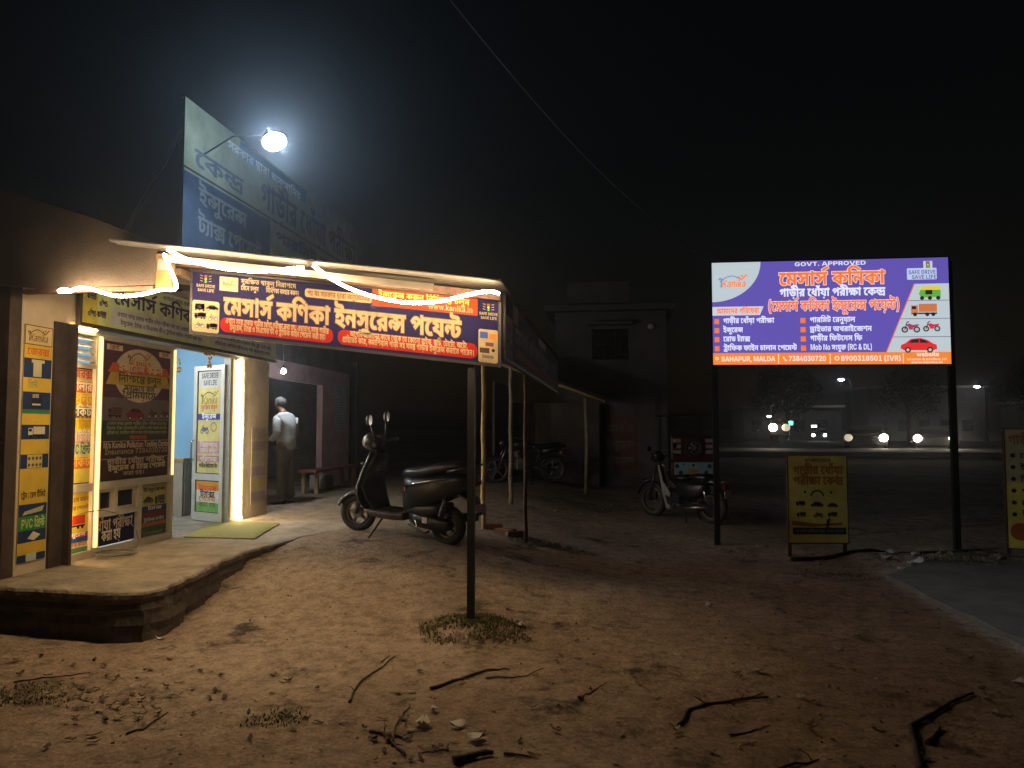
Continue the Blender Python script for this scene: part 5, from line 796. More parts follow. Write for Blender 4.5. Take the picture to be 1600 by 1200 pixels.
# flood lamp on an arm over the roof sign
fp = P(427, 215, X=-3.55)
fl = thing('flood_lamp', 'dazzling cool flood lamp on an arm over the rooftop signboard', 'flood lamp', fp)
mb = MB(); mb.box((-.02, -.11, -.08), (.05, .11, .08), M_iron, bev=.01)
HR = Matrix.Rotation(R(38), 4, 'Y')
o = mb.build('housing', fl); o.rotation_euler = (0, R(62), R(-38))
mb = MB(); mb.tube([(.052, 0, 0), (.07, 0, 0)], .12, glow('flood_white', (.66, .86, 1.), 420.), 20); o = mb.build('lens', fl); o.rotation_euler = (0, R(62), R(-38))
mb = MB(); mb.tube([(-.02, .0, .02), (-.5, .1, .08), (-1.02, .25, -.1), (-1.05, .3, -.5)], .010, M_iron, 8); mb.build('arm', fl)
lamp('SPOT', 'flood_light', (.08, -.1, -.06), 480, (.62, .83, 1.), fl, .07, R(136), (2.2, -4., -3.2), .7)
# ------------------------------------------------------------------ signs, banners and posters
PUR = (.010, .008, .042); RED = (.2, .011, .007); CREAM = (.26, .21, .125); YEL = (.62, .42, .04); NAVY = (.02, .035, .10); WHT = (.72, .72, .70); ORG = (.62, .16, .02); BLK = (.02, .02, .02)
M_back = mat('banner_backing', (.05, .045, .045), .7)
def bounds(a, b, plane): return P(*a, **plane), P(*b, **plane)

# main banner under the roof edge
def main_banner(o):
    pl = dict(Y=5.515); tl, tr, bl_ = P(302, 424, **pl), P(779, 470, **pl), P(296, 518, **pl)
    W = tr.x-tl.x; H = tl.z-bl_.z; U = Vector((1, 0, (tr.z-tl.z)/W)); pn = Panel(tl, U, (0, 0, -1))
    a = lambda f: f*W
    b = lambda f: f*H
    pn.board(0, 0, W, H, .012, M_back); pn.rect(0, 0, W, H, PUR, 1)
    pn.rrect(a(0), b(.47), a(.093), b(.99), .02, CREAM, 2)
    pn.auto(a(.008), b(.52), a(.035), (.12, .3, .04)); pn.car(a(.048), b(.53), a(.042), (.45, .08, .04)); pn.truck(a(.008), b(.67), a(.04), (.4, .12, .06)); pn.bike(a(.055), b(.68), a(.034), (.15, .15, .16)); pn.bike(a(.01), b(.82), a(.034), (.1, .1, .1)); pn.truck(a(.05), b(.83), a(.038), (.12, .14, .1))
    pn.rect(a(.092), b(.04), a(.155), b(.27), (.36, .3, .18), 2); pn.logo(a(.1), b(.08), a(.045), 3)
    pn.safe(a(.012), b(.04), a(.065), CREAM, 3)
    pn.text('সুরক্ষিত থাকুন নিরাপদে', a(.165), b(.12), .055, CREAM, a(.35)); pn.text('মেনে চলুন', a(.165), b(.23), .055, CREAM, a(.225)); pn.text('নির্দেশিকা ব্যবহার করুন।', a(.25), b(.23), .055, CREAM, a(.36))
    pn.rrect(a(.38), b(.10), a(.60), b(.24), .02, (.3, .24, .12), 2); pn.text('পঃ বঃ সরকার দ্বারা অনুমোদিত', a(.388), b(.21), .06, (.16, .06, .04), a(.592))
    pn.rect(a(.60), b(.0), a(.935), b(.27), (.2, .035, .01), 2); pn.text('ইন্সুরেন্স করুন নিশ্চিন্তে চলুন', a(.62), b(.12), .07, (.72, .3, .08), a(.91)); pn.text('www.kanika.in', a(.78), b(.235), .06, CREAM, a(.92))
    pn.text('মেসার্স কণিকা ইনসুরেন্স পয়েন্ট', a(.108), b(.655), .208, (.12, .06, .04), a(.884), 2, grow=.035); pn.text('মেসার্স কণিকা ইনসুরেন্স পয়েন্ট', a(.108), b(.655), .208, (.24, .19, .11), a(.884), 3, grow=.008)
    pn.rrect(a(.097), b(.71), a(.475), b(.95), .05, RED, 2); pn.rrect(a(.49), b(.71), a(.935), b(.95), .05, RED, 2)
    pn.text('এখানে সমস্ত প্রকার গাড়ীর ধোঁয়া পরীক্ষা করা হয়। এছাড়াও সমস্ত গাড়ীর', a(.115), b(.805), .066, CREAM, a(.46)); pn.text('ইন্সুরেন্স, ট্যাক্স ও সিএফের ফী ও ট্রাফিক ফাইন পেমেন্ট করা হয়।', a(.13), b(.905), .066, CREAM, a(.45))
    pn.text('আপনি আমাদের কাছে থেকে যে কোনো বাইক, স্কুটি, টোটো, অটো,', a(.53), b(.805), .066, CREAM, a(.905)); pn.text('প্রাইভেট কার, কমার্শিয়াল গাড়ী সহ সমস্ত গাড়ীর ইন্সুরেন্স করাতে পারেন।', a(.505), b(.905), .066, CREAM, a(.925))
    pn.safe(a(.94), b(.06), a(.058), CREAM, 3)
    pn.rrect(a(.938), b(.47), a(.998), b(.99), .015, CREAM, 2)
    pn.rect(a(.943), b(.51), a(.967), b(.61), (.03, .07, .25), 3); pn.rect(a(.971), b(.53), a(.995), b(.62), (.55, .14, .04), 3); pn.rect(a(.96), b(.67), a(.985), b(.73), (.12, .04, .03), 3); pn.rect(a(.942), b(.76), a(.972), b(.84), (.05, .03, .03), 3); pn.disc(a(.984), b(.79), .012, BLK, 3); pn.text('Insurance', a(.95), b(.92), .04, BLK, a(.985), 3)
    pn.build('printed_sheet', o)
    mb = MB(); th = .02
    for (u0, v0, u1, v1) in ((-.02, -.02, W+.02, 0), (-.02, H, W+.02, H+.02), (-.02, 0, 0, H), (W, 0, W+.02, H)):
        q = [pn.p(u0, v0), pn.p(u1, v0), pn.p(u1, v1), pn.p(u0, v1)]; mb.rings([[p+Vector((0, .016, 0)) for p in q], [p+Vector((0, -.006, 0)) for p in q]], M_iron, smooth=False)
    mb.build('frame', o)
wthing('shop_banner', 'long purple shop banner with cream lettering hung under the roof edge', 'banner', (-2.0, 5.52, 2.3), main_banner)

# side banner along the outer edge of the awning, seen edge on and unlit
def side_banner(o):
    X = -.79; y0, y1, z1, z0 = 5.60, 11.2, 2.53, 2.03; W, H = y1-y0, z1-z0
    pn = Panel((X, y0, z1), (0, 1, 0), (0, 0, -1)); pn.board(0, 0, W, H, .012, M_back); pn.rect(0, 0, W, H, PUR, 1)
    pn.rect(.05, .17, .42, .49, (.25, .21, .18), 2); pn.truck(.1, .22, .13, (.3, .1, .06), 3); pn.car(.25, .23, .14, (.45, .08, .04), 3); pn.bike(.1, .33, .12, (.1, .1, .1), 3); pn.auto(.26, .34, .12, (.1, .3, .05), 3)
    pn.rect(.46, .02, .8, .18, (.25, .21, .16), 2); pn.logo(.5, .03, .26, 3)
    pn.text('মেসার্স কণিকা ইন্সুরেন্স পয়েন্ট', .6, .33, .21, (.30, .26, .3), W*.9, 3)
    pn.rect(.55, .37, 2.6, .48, RED, 2); pn.rect(2.7, .37, W*.93, .48, RED, 2)
    pn.text('এখানে সমস্ত প্রকার গাড়ীর ধোঁয়া পরীক্ষা করা হয়। এছাড়াও সমস্ত গাড়ীর', .65, .445, .066, CREAM, 2.5); pn.rect(2.6, .05, 3.5, .12, (.6, .5, .3), 2)
    pn.build('printed_sheet', o)
    mb = MB(); mb.box((X-.04, y0-.02, z1), (X+.006, y1+.02, z1+.025), M_iron); mb.box((X-.04, y0-.02, z0-.025), (X+.006, y1+.02, z0), M_iron); mb.box((X-.04, y0-.02, z0), (X+.006, y0, z1), M_iron); mb.box((X-.04, y1, z0), (X+.006, y1+.02, z1), M_iron); mb.build('frame', o)
wthing('side_banner', 'unlit purple banner running back along the outer roof edge', 'banner', (-.8, 8.4, 2.3), side_banner)

# pale green sign over the glazed front
def green_sign(o):
    X = XW+.05; y0, y1 = P(128, 480, X=X).y, P(430, 540, X=X).y; z0, z1 = 2.425, 2.90; W, H = y1-y0, z1-z0
    pn = Panel((X, y0, z1), (0, 1, 0), (0, 0, -1)); pn.board(0, 0, W, H, .03, M_back); pn.rect(0, 0, W, H, (.74, .88, .46), 1)
    pn.rect(0, 0, .36, H, (.75, .66, .09), 2); pn.rect(.2, .02, .36, H, (.74, .84, .34), 3)
    for i, (f, u, v) in enumerate(((pn.truck, .07, .07), (pn.car, .22, .07), (pn.truck, .06, .19), (pn.bike, .22, .22), (pn.bike, .07, .33), (pn.truck, .2, .34))): f(u, v, .12, (.12, .1, .09), 4)
    for c in (0, 1):
        pass
    pn.text('মেসার্স কণিকা ইন্সুরেন্স পয়েন্ট', .42, .245, .21, (.05, .03, .13), W-.4, 3)
    pn.text('এখানে সমস্ত প্রকার গাড়ীর ধোঁয়া পরীক্ষা করা হয়। এছাড়াও সমস্ত গাড়ীর', 1.2, .07, .06, (.2, .2, .22), W-.6, 3)
    mid = .42+(W-.5)*.5
    pn.rrect(.4, .275, mid-.04, H-.03, .03, (.74, .8, .84), 2); pn.rrect(mid+.04, .275, W-.06, H-.03, .03, (.74, .8, .84), 2)
    for u0, u1, t1, t2 in ((.48, mid-.1, 'এখানে সমস্ত প্রকার গাড়ীর ধোঁয়া পরীক্ষা করা হয়। এছাড়াও সমস্ত গাড়ীর', 'ইন্সুরেন্স, ট্যাক্স ও সিএফের ফী ও ট্রাফিক ফাইন পেমেন্ট করা হয়।'), (mid+.1, W-.12, 'আপনি আমাদের কাছে থেকে যে কোনো বাইক, স্কুটি, টোটো, অটো,', 'প্রাইভেট কার, কমার্শিয়াল গাড়ী সহ সমস্ত গাড়ীর ইন্সুরেন্স করাতে পারেন।')):
        pn.text(t1, u0, .35, .06, (.12, .13, .17), u1, 3); pn.text(t2, u0+.05, .425, .06, (.12, .13, .17), u1-.03, 3)
    pn.build('printed_sheet', o)
    mb = MB(); mb.box((X-.035, y0-.03, z0-.035), (X+.012, y1+.03, z0), M_brown); mb.box((X-.035, y0-.03, z0), (X+.008, y0, z1), M_brown); mb.build('frame', o)
wthing('wall_sign', 'pale green signboard with dark lettering over the glazed front', 'signboard', (XW+.05, 8, 2.6), green_sign)

# rooftop sign, lit only by the flood lamp
def roof_sign(o):
    X = -4.45; y0, y1 = P(286, 300, X=X).y, 13.; z0, z1 = 3.33, P(287, 148, X=X).z; W, H = y1-y0, z1-z0
    pn = Panel((X, y0, z1), (0, 1, 0), (0, 0, -1)); pn.board(0, 0, W, H, .02, M_back)
    pn.rect(0, 0, W, H, (.24, .26, .2), 1)
    pn.rect(0, H*.47, 2.05, H, (.06, .09, .15), 2); pn.rect(2.1, H*.66, W, H, (.27, .25, .13), 2); pn.rect(1.2, .02, 3.2, H*.13, (.05, .15, .26), 2)
    pn.rect(0, H*.44, W, H*.455, (.05, .05, .06), 3)
    pn.text('গাড়ীর ধোঁয়া পরীক্ষা', 1.75, H*.40, .52, (.05, .06, .09), W-.3, 3)
    pn.text('কেন্দ্র', .2, H*.40, .3, (.1, .12, .16), 1.3, 3); pn.text('সরকার দ্বারা অনুমোদিত', .9, H*.155-.04, .16, (.5, .55, .6), 3.0, 3)
    pn.text('ইন্সুরেন্স', .3, H*.63, .28, (.2, .23, .26), 1.4, 3); pn.text('ট্যাক্স পেমেন্ট', .3, H*.82, .28, (.2, .23, .26), 1.8, 3); pn.text('পারমিট রেনুয়াল', 2.2, H*.60, .22, (.06, .06, .1), W-.4, 3); pn.text('ফিটনেস ফি', 2.3, H*.84, .28, (.06, .06, .1), 3.9, 3); pn.text('মেসার্স কনিকা', 2.2, H*.97, .18, (.06, .06, .1), 4.4, 3)
    pn.build('printed_sheet', o)
    mb = MB()
    for y in (y0+.1, (y0+y1)/2, y1-.1): mb.tube([(X-.05, y, 3.3), (X-.05, y, z1)], .025, M_iron, 6); mb.tube([(X-.05, y, z1-.3), (X-.9, y, 3.3)], .02, M_iron, 6)
    mb.tube([(X-.03, y0, z1+.01), (X-.03, y1, z1+.01)], .02, M_chrome, 6); mb.build('frame', o)
wthing('rooftop_signboard', 'large pale and blue signboard standing on the shop roof under the flood lamp', 'signboard', (-4.45, 9, 3.3), roof_sign)

# tall yellow banner on the cream pillar
def pillar_banner(o):
    X = XW+.012; y0, y1 = 5.475, 5.775; z1, z0 = 2.33, .43; W, H = y1-y0, z1-z0
    pn = Panel((X, y0, z1), (0, 1, 0), (0, 0, -1)); pn.board(0, 0, W, H, .008, ink((.55, .42, .2))); v = lambda f: f*H
    pn.rect(0, 0, W, H, (.60, .42, .06), 1)
    pn.rect(0, 0, W, v(.085), (.15, .09, .04), 2); pn.rect(.008, .008, W-.008, v(.085)-.008, (.6, .48, .26), 3); pn.logo(.03, .02, W-.06, 4, (.12, .06, .03), (.25, .14, .06))
    pn.text('জেরক্স', .03, v(.128), .09, (.6, .14, .02), W-.03, 3)
    NV = (.025, .045, .11)
    pn.rect(.0, v(.142), W, v(.225), NV, 2); pn.rect(.1, v(.16), .19, v(.22), (.5, .48, .32), 3); pn.rect(.08, v(.147), .22, v(.16), (.5, .48, .32), 3)
    pn.text('প্রিন্ট', .05, v(.268), .08, (.3, .3, .08), .15, 3)
    pn.rect(0, v(.285), W, v(.36), NV, 2); pn.rect(.09, v(.296), .2, v(.352), (.03, .03, .035), 3); pn.rect(.1, v(.335), .19, v(.342), (.6, .6, .55), 4); pn.text('SAFE DRIVE', .1, v(.31), .04, WHT, .17, 4)
    pn.rect(0, v(.36), W, v(.378), (.05, .2, .1), 3)
    pn.rect(0, v(.425), W, v(.487), NV, 2); pn.truck(.07, v(.433), .18, (.55, .52, .38), 3)
    pn.rect(0, v(.55), W, v(.61), NV, 2); pn.rect(.07, v(.552), .23, v(.608), (.55, .45, .15), 3)
    for i in range(4):
        for j in (0, 1): pn.disc(.09+.04*i, v(.568+.028*j), .014, (.1, .1, .14), 4, n=10)
    pn.text('ট্রেন / রেল টিকিট', .02, v(.735), .07, BLK, W-.02, 3)
    pn.rect(0, v(.76), W, v(.81), NV, 2); pn.poly([(.04, v(.805)), (W-.05, v(.795)), (W-.03, v(.772)), (.06, v(.79))], (.45, .42, .25), 3)
    pn.rect(0, v(.81), W, v(.87), (.05, .22, .05), 2); pn.text('PVC প্রিন্ট', .03, v(.86), .1, (.45, .55, .25), W-.02, 3)
    pn.rect(0, v(.87), W, v(.92), NV, 2); pn.poly([(.1, v(.905)), (.17, v(.915)), (.24, v(.895)), (.16, v(.877))], (.6, .55, .42), 3)
    pn.rect(0, v(.97), W, H, NV, 2); pn.rect(.09, v(.968), .2, H, (.4, .5, .4), 3)
    pn.build('printed_sheet', o)
wthing('pillar_banner', 'tall yellow and navy printed banner on the cream pillar', 'banner', (XW, 5.6, .43), pillar_banner)

GX = XW-.019      # just in front of the panes
def rectsign(name, label, px0, px1, z0, z1, fn, X=GX, th=.002, cat='poster', back=(.5, .45, .35)):
    y0, y1 = YW(px0, X), YW(px1, X)
    def f(o):
        pn = Panel((X, y0, z1), (0, 1, 0), (0, 0, -1)); pn.board(0, 0, y1-y0, z1-z0, th, ink(back)); fn(pn, y1-y0, z1-z0); pn.build('printed_sheet', o)
    return wthing(name, label, cat, (X, (y0+y1)/2, z0), f)
def strips(pn, W, H):
    rows = [((.55, .42, .30), 'জেরক্স', (.5, .08, .02)), ((.5, .12, .06), 'কালার', (.75, .7, .6)), ((.6, .3, .02), 'প্রিন্ট', (.7, .5, .1)), ((.12, .08, .08), 'টিকিট', (.75, .72, .65)), ((.62, .5, .02), 'রেল টিকিট', (.5, .3, .02)), ((.5, .3, .28), 'রেল টিকিট', (.7, .6, .55)), ((.45, .5, .3), 'PVC প্রিন্ট', (.06, .12, .12)), ((.6, .14, .03), 'টিকিট', (.68, .45, .1)), ((.62, .52, .1), None, None)]
    h = H/len(rows)
    for i, (c, t, tc) in enumerate(rows):
        pn.rect(0, i*h, W, (i+.88)*h, c, 1); pn.rect(0, (i+.88)*h, W, (i+1)*h, (.62, .5, .12), 1)
        if t: pn.text(t, .02, (i+.72)*h, .12, tc, W-.02, 2)
rectsign('price_poster', 'narrow poster of stacked coloured service strips in the upper left pane', 103, 143, 1.01, 2.02, strips)
def low_left(pn, W, H):
    pn.rect(0, 0, W, H, (.62, .45, .06), 1); pn.text('ইন্সুরেন্স করুন', .02, .08, .06, (.3, .12, .02), W-.02, 2); pn.text('ট্যাক্স পেমেন্ট', .05, .15, .05, (.3, .12, .02), W-.02, 2)
    pn.truck(.04, .2, W*.7, (.5, .04, .02), 2, (.6, .3, .2)); pn.rect(0, H*.68, W, H*.75, (.5, .05, .08), 2); pn.rect(0, H*.75, W, H*.84, (.04, .08, .3), 2); pn.text('ইন্সুরেন্স', .05, H*.74, .05, WHT, W-.05, 3); pn.rect(0, H*.84, W, H*.92, (.6, .55, .4), 2); pn.text('ট্রাফিক ফাইন', .03, H*.905, .05, (.5, .1, .03), W-.03, 3); pn.rect(0, H*.93, W, H, (.1, .25, .12), 2)
rectsign('truck_poster', 'yellow poster with a red truck in the lower left pane', 103, 143, .405, .925, low_left)
def big(pn, W, H):
    pn.rect(0, 0, W, H, (.10, .045, .07), 1)
    pn.rect(0, H*.40, W, H*.57, (.16, .13, .14), 1.5)
    cx, cy_, r = W*.5, H*.185, W*.40
    pn.disc(cx, H*.225, W*.36, (.66, .55, .36), 2, H*.205); pn.logo(cx-.2, H*.035, .40, 3, (.2, .1, .05), (.6, .2, .04))
    pn.poly([(W*.06, H*.215), (W*.96, H*.215), (W*.9, H*.145), (W*.12, H*.145)], (.58, .13, .03), 3); pn.text('ইন্সুরেন্স করুন', W*.2, H*.20, .11, (.75, .65, .45), W*.84, 4)
    pn.poly([(W*.04, H*.305), (W*.96, H*.305), (W*.92, H*.215), (W*.1, H*.215)], (.55, .38, .06), 3); pn.text('নিশ্চিন্তে চলুন', W*.2, H*.28, .11, (.08, .08, .03), W*.82, 4)
    pn.text('সবচেয়ে কম', W*.28, H*.345, .09, (.12, .09, .07), W*.72, 4); pn.text('প্রিমিয়ামে', W*.26, H*.40, .11, (.12, .09, .07), W*.74, 4)
    pn.rect(W*.04, H*.015, W*.25, H*.055, (.7, .6, .45), 2); pn.text('প্রিন্ট', W*.08, H*.05, .06, (.3, .05, .03), W*.2, 3); pn.rect(W*.78, H*.015, W*.98, H*.055, (.7, .6, .45), 2); pn.text('প্রিন্ট', W*.82, H*.05, .06, (.3, .05, .03), W*.93, 3)
    pn.truck(W*.08, H*.47, W*.18, (.12, .06, .05), 3); pn.car(W*.32, H*.47, W*.26, (.22, .04, .04), 3); pn.bike(W*.62, H*.47, W*.16, (.08, .06, .06), 3); pn.bike(W*.81, H*.47, W*.15, (.08, .06, .06), 3)
    pn.rect(0, H*.57, W, H*.715, (.045, .055, .035), 2)
    for i, t in enumerate(('এখানে সমস্ত প্রকার গাড়ীর ধোঁয়া পরীক্ষা করা হয়।', 'ইন্সুরেন্স, ট্যাক্স ও সিএফের ফী ও ট্রাফিক ফাইন পেমেন্ট করা হয়।', 'প্রাইভেট কার, কমার্শিয়াল গাড়ী সহ সমস্ত গাড়ীর ইন্সুরেন্স করাতে পারেন।')): pn.text(t, W*.07, H*(.60+.034*i), .045, (.3, .3, .22), W*.93, 3)
    pn.text('অফার', W*.38, H*.71, .06, (.55, .12, .03), W*.62, 3)
    pn.rect(0, H*.718, W, H*.722, (.45, .4, .3), 2); pn.rect(0, H*.722, W, H, (.06, .035, .03), 2); pn.rect(0, H*.845, W, H*.85, (.4, .35, .28), 3)
    pn.text('M/s Kanika Pollution Testing Center', W*.03, H*.77, .08, (.62, .52, .38), W*.98, 3); pn.text('Insurance 7384030720', W*.05, H*.815, .07, (.4, .3, .22), W*.95, 3)
    pn.text('গাড়ীর ধোঁয়া পরীক্ষা', W*.08, H*.89, .08, (.5, .4, .3), W*.9, 3); pn.text('ইন্সুরেন্স ও ট্যাক্স পেমেন্ট', W*.1, H*.935, .08, (.6, .5, .38), W*.92, 3); pn.text('করা হয়।', W*.3, H*.975, .06, (.4, .32, .25), W*.6, 3)
rectsign('shop_poster', 'big maroon poster with a cream disc and ribbons in the wide pane', 157, 266, 1.005, 2.305, big)
def smoke(pn, W, H):
    pn.rect(0, 0, W, H, (.02, .02, .055), 1); pn.text('ধোঁয়া পরীক্ষা', .03, H*.48, .15, (.5, .42, .35), W-.03, 2); pn.text('করা হয়', W*.22, H*.86, .15, (.65, .6, .52), W*.66, 2)
rectsign('window_banner', 'navy strip banner with two lines of white lettering under the sliding window', 147, 213, .41, .67, smoke, cat='banner')
def low_right(pn, W, H):
    pn.rect(0, 0, W, H, (.5, .46, .16), 1); pn.text('ইন্সুরেন্স', .03, .07, .05, BLK, W-.03, 2); pn.car(.03, .12, W*.4, (.06, .06, .06), 2); pn.truck(W*.52, .12, W*.4, (.08, .08, .07), 2)
    pn.rect(0, H*.45, W, H*.58, (.03, .06, .2), 2); pn.rect(0, H*.58, W, H*.7, (.16, .04, .06), 2); pn.rect(0, H*.7, W, H*.8, (.05, .05, .12), 2); pn.rect(0, H*.8, W, H*.88, (.4, .15, .05), 2); pn.rect(0, H*.88, W, H, (.06, .12, .07), 2)
    pn.text('ট্যাক্স', W*.25, H*.54, .05, WHT, W*.8, 3); pn.text('ট্রাফিক ফাইন', W*.1, H*.78, .05, (.5, .5, .6), W*.9, 3)
rectsign('vehicle_poster', 'small poster of vehicles over dark bands in the lower right pane', 223, 262, .44, .92, low_right)
# posters on the open door leaf
def leafsign(name, label, u0, u1, z0, z1, fn):
    def f(o):
        O = LM @ Vector((u0, -.007, z1)); pn = Panel(O, leafU, (0, 0, -1)); pn.board(0, 0, u1-u0, z1-z0, .002, ink((.5, .42, .3))); fn(pn, u1-u0, z1-z0); pn.build('printed_sheet', o)
    return wthing(name, label, 'poster', tuple(LM @ Vector(((u0+u1)/2, 0, z0))), f)
def leaf_top(pn, W, H):
    pn.rect(0, 0, W, H, (.55, .45, .17), 1); pn.rect(0, 0, W, H*.16, (.5, .46, .42), 2); pn.text('SAFE DRIVE', .06, H*.07, .09, BLK, W-.05, 3); pn.text('SAVE LIFE', .1, H*.14, .09, BLK, W-.08, 3)
    pn.logo(.05, H*.19, W-.08, 2, (.1, .07, .03), (.3, .2, .06)); pn.text('সুরক্ষিত থাকুন', .06, H*.38, .09, (.45, .1, .06), W-.06, 2)
    pn.rect(0, H*.42, W, H*.48, (.05, .05, .2), 2); pn.text('ইন্সুরেন্স', .08, H*.468, .09, WHT, W-.08, 3)
    pn.bike(.05, H*.53, W*.4, (.1, .08, .15), 2); pn.disc(W*.72, H*.55, W*.14, (.25, .22, .12), 2); pn.disc(W*.72, H*.55, W*.1, (.5, .4, .16), 3)
    pn.rect(0, H*.69, W, H*.81, (.45, .25, .22), 2); pn.text('নিরাপদে', .05, H*.75, .09, (.6, .5, .42), W-.05, 3); pn.text('মেনে চলুন', .05, H*.80, .08, (.6, .5, .42), W-.05, 3); pn.rect(0, H*.83, W, H*.89, (.42, .2, .2), 2); pn.text('পরিষেবা', .05, H*.885, .08, (.62, .5, .42), W-.05, 3); pn.text('গাড়ীর ফিটনেস ফি', .04, H*.95, .08, BLK, W-.04, 3)
leafsign('door_poster', 'tall yellow poster filling the upper pane of the open door', .085, wl-.085, .59, hl-.07, leaf_top)
def leaf_low(pn, W, H):
    pn.rect(0, 0, W, H*.3, (.6, .25, .04), 1); pn.rect(0, H*.3, W, H*.7, (.66, .6, .5), 1); pn.rect(0, H*.7, W, H, (.2, .38, .1), 1); pn.text('ইন্সুরেন্স', .04, H*.32, .1, (.6, .1, .03), W-.04, 3); pn.text('ট্যাক্স', .08, H*.52, .11, BLK, W-.08, 3); pn.text('পেমেন্ট', .06, H*.66, .09, (.5, .2, .05), W-.06, 3); pn.text('করা হয়', .06, H*.84, .09, (.12, .16, .05), W-.06, 3)
leafsign('door_poster', 'small orange white and green poster in the lower pane of the open door', .085, wl-.085, .11, .49, leaf_low)
# faded painted bands on the pier
def faded(pn, W, H):
    for i, c in enumerate(((.36, .32, .27), (.30, .27, .27), (.38, .34, .28), (.30, .26, .27), (.42, .36, .16), (.28, .25, .25))): pn.rect(.0, H*(.02+.165*i), W, H*(.14+.165*i), c, 1)
rectsign('pier_banner', 'faded banner of dull bands on the pier beside the lit door strip', 393, 415, .5, 1.5, faded, X=XW+.004, cat='banner', back=(.42, .36, .27))

# ------------------------------------------------------------------ the backlit billboard
bL, bR = Vector((1.329, 10.046, 0)), P(1500, 861, Z=0); bU = (bR-bL).normalized(); bN = Vector((-bU.y, bU.x, 0)); EM = 1.0
def billboard(o):
    q = bL-bN*.04; tl, tr, bl = hit(1112, 411, q, bN), hit(1481, 402, q, bN), hit(1113, 570, q, bN); W = (tr-tl).length; H = tl.z-bl.z
    pn = Panel(tl, (tr-tl)/W, (0, 0, -1), EM); s = W/1470.; e = H/645.
    VI = (.12, .088, .42); OR = (.88, .20, .05); WH = (.80, .82, .95); GR = (.50, .58, .62); OW = (.95, .42, .22)
    def t(txt, u0, u1, v, sz, c, k=3, grow=0.): pn.text(txt, u0*s, v*e, sz*s, c, u1*s, k, 'l', grow)
    pn.board(0, 0, W, H, .06, M_iron); pn.rect(0, 0, W, H, VI, 1)
    pts = [(0, 0), (315*s, 0)]+[(315*s*math.cos(R(a))+0*s, 250*e*math.sin(R(a))) for a in range(6, 91, 6)]; pn.poly([(max(0, a), b) for a, b in pts][::-1], GR, 2)
    pn.logo(45*s, 75*e, 190*s, 3, (.10, .22, .5), (.9, .22, .05))
    t('GOVT. APPROVED', 530, 975, 33, 36, WH)
    t('মেসার্স কনিকা', 432, 1088, 152, 134, (.95, .62, .5), 3, .045); t('মেসার্স কনিকা', 432, 1088, 152, 134, OR, 4)
    t('গাড়ীর ধোঁয়া পরীক্ষা কেন্দ্র', 432, 1088, 222, 80, WH, 3, .01)
    t('(মেসার্স কনিকা ইন্সুরেন্স পয়েন্ট)', 355, 1175, 312, 100, (.95, .66, .58), 3, .04); t('(মেসার্স কনিকা ইন্সুরেন্স পয়েন্ট)', 355, 1175, 312, 100, (.85, .2, .08), 4)
    pn.poly([(0, 335*e), (305*s, 335*e), (330*s, 280*e), (0, 280*e)], (.62, .62, .68), 2); t('আমাদের পরিষেবা', 28, 300, 324, 55, OR)
    for i, (a, b) in enumerate((('গাড়ীর ধোঁয়া পরীক্ষা', 395), ('ইন্সুরেন্স', 195), ('রোড ট্যাক্স', 240), ('ট্রাফিক ফাইন চালান পেমেন্ট', 535))):
        v = 383+57*i; pn.rect(12*s, (v-26)*e, 42*s, (v+6)*e, OR, 2); t(a, 68, b, v+2, 52, WH)
    for i, (a, b) in enumerate((('পারমিট রেনুয়াল', 900), ('ড্রাইভার অথরাইজেশন', 1000), ('গাড়ীর ফিটনেস ফি', 940), ('Mob No সংযুক্ত (RC & DL)', 1000))):
        v = 383+57*i; pn.rect(560*s, (v-26)*e, 592*s, (v+6)*e, OR, 2); t(a, 618, b, v+2, 52, WH)
    pn.rect(0, 572*e, W, H, (.90, .24, .04), 2)
    t('SAHAPUR, MALDA', 52, 398, 624, 44, (.95, .8, .75)); pn.disc(24*s, 606*e, 11*s, (.95, .8, .75), 3, n=14); pn.disc(24*s, 606*e, 6*s, (.90, .24, .04), 4, n=12)
    for u in (418, 740, 1185): pn.rect((u-2)*s, 580*e, (u+2)*s, 640*e, (.95, .8, .75), 3)
    t('7384030720', 480, 715, 624, 46, (.95, .8, .75)); pn.line([(448*s, 598*e), (456*s, 614*e), (470*s, 622*e)], 8*s, (.95, .8, .75), 3)
    t('8900318501 (IVR)', 805, 1172, 624, 46, (.95, .8, .75)); pn.disc(782*s, 608*e, 15*s, (.95, .8, .75), 3, n=16); pn.disc(782*s, 608*e, 9*s, (.90, .24, .04), 4, n=12)
    t('website', 1265, 1400, 598, 34, (.95, .85, .75)); t('www.kanika.in', 1205, 1445, 622, 20, (.95, .7, .6)); t('www.kanika.in', 1230, 1420, 640, 18, (.95, .7, .6))
    pn.rrect(1222*s, 62*e, 1400*s, 132*e, 6*s, (.5, .6, .8), 2); t('SAFE DRIVE', 1230, 1395, 98, 34, (.09, .09, .3)); t('SAVE LIFE', 1250, 1398, 128, 34, (.09, .09, .3))
    pn.rect(1322*s, 20*e, 1376*s, 66*e, (.6, .6, .65), 3); pn.rect(1338*s, 22*e, 1360*s, 62*e, (.05, .1, .08), 4)
    for i, c in enumerate(((.8, .1, .05), (.8, .6, .1), (.1, .6, .2))): pn.disc(1349*s, (29+13*i)*e, 6*s, c, 5, n=10)
    pn.poly([(1085*s, 572*e), (W, 572*e), (W, 158*e), (1265*s, 158*e)], GR, 2); pn.line([(1085*s, 572*e), (1265*s, 158*e)], 6*s, OR, 3)
    for v in (260, 370, 480): pn.line([((1265-(v-158)*.435)*s, v*e), (W, v*e)], 4*s, (.12, .12, .2), 3)
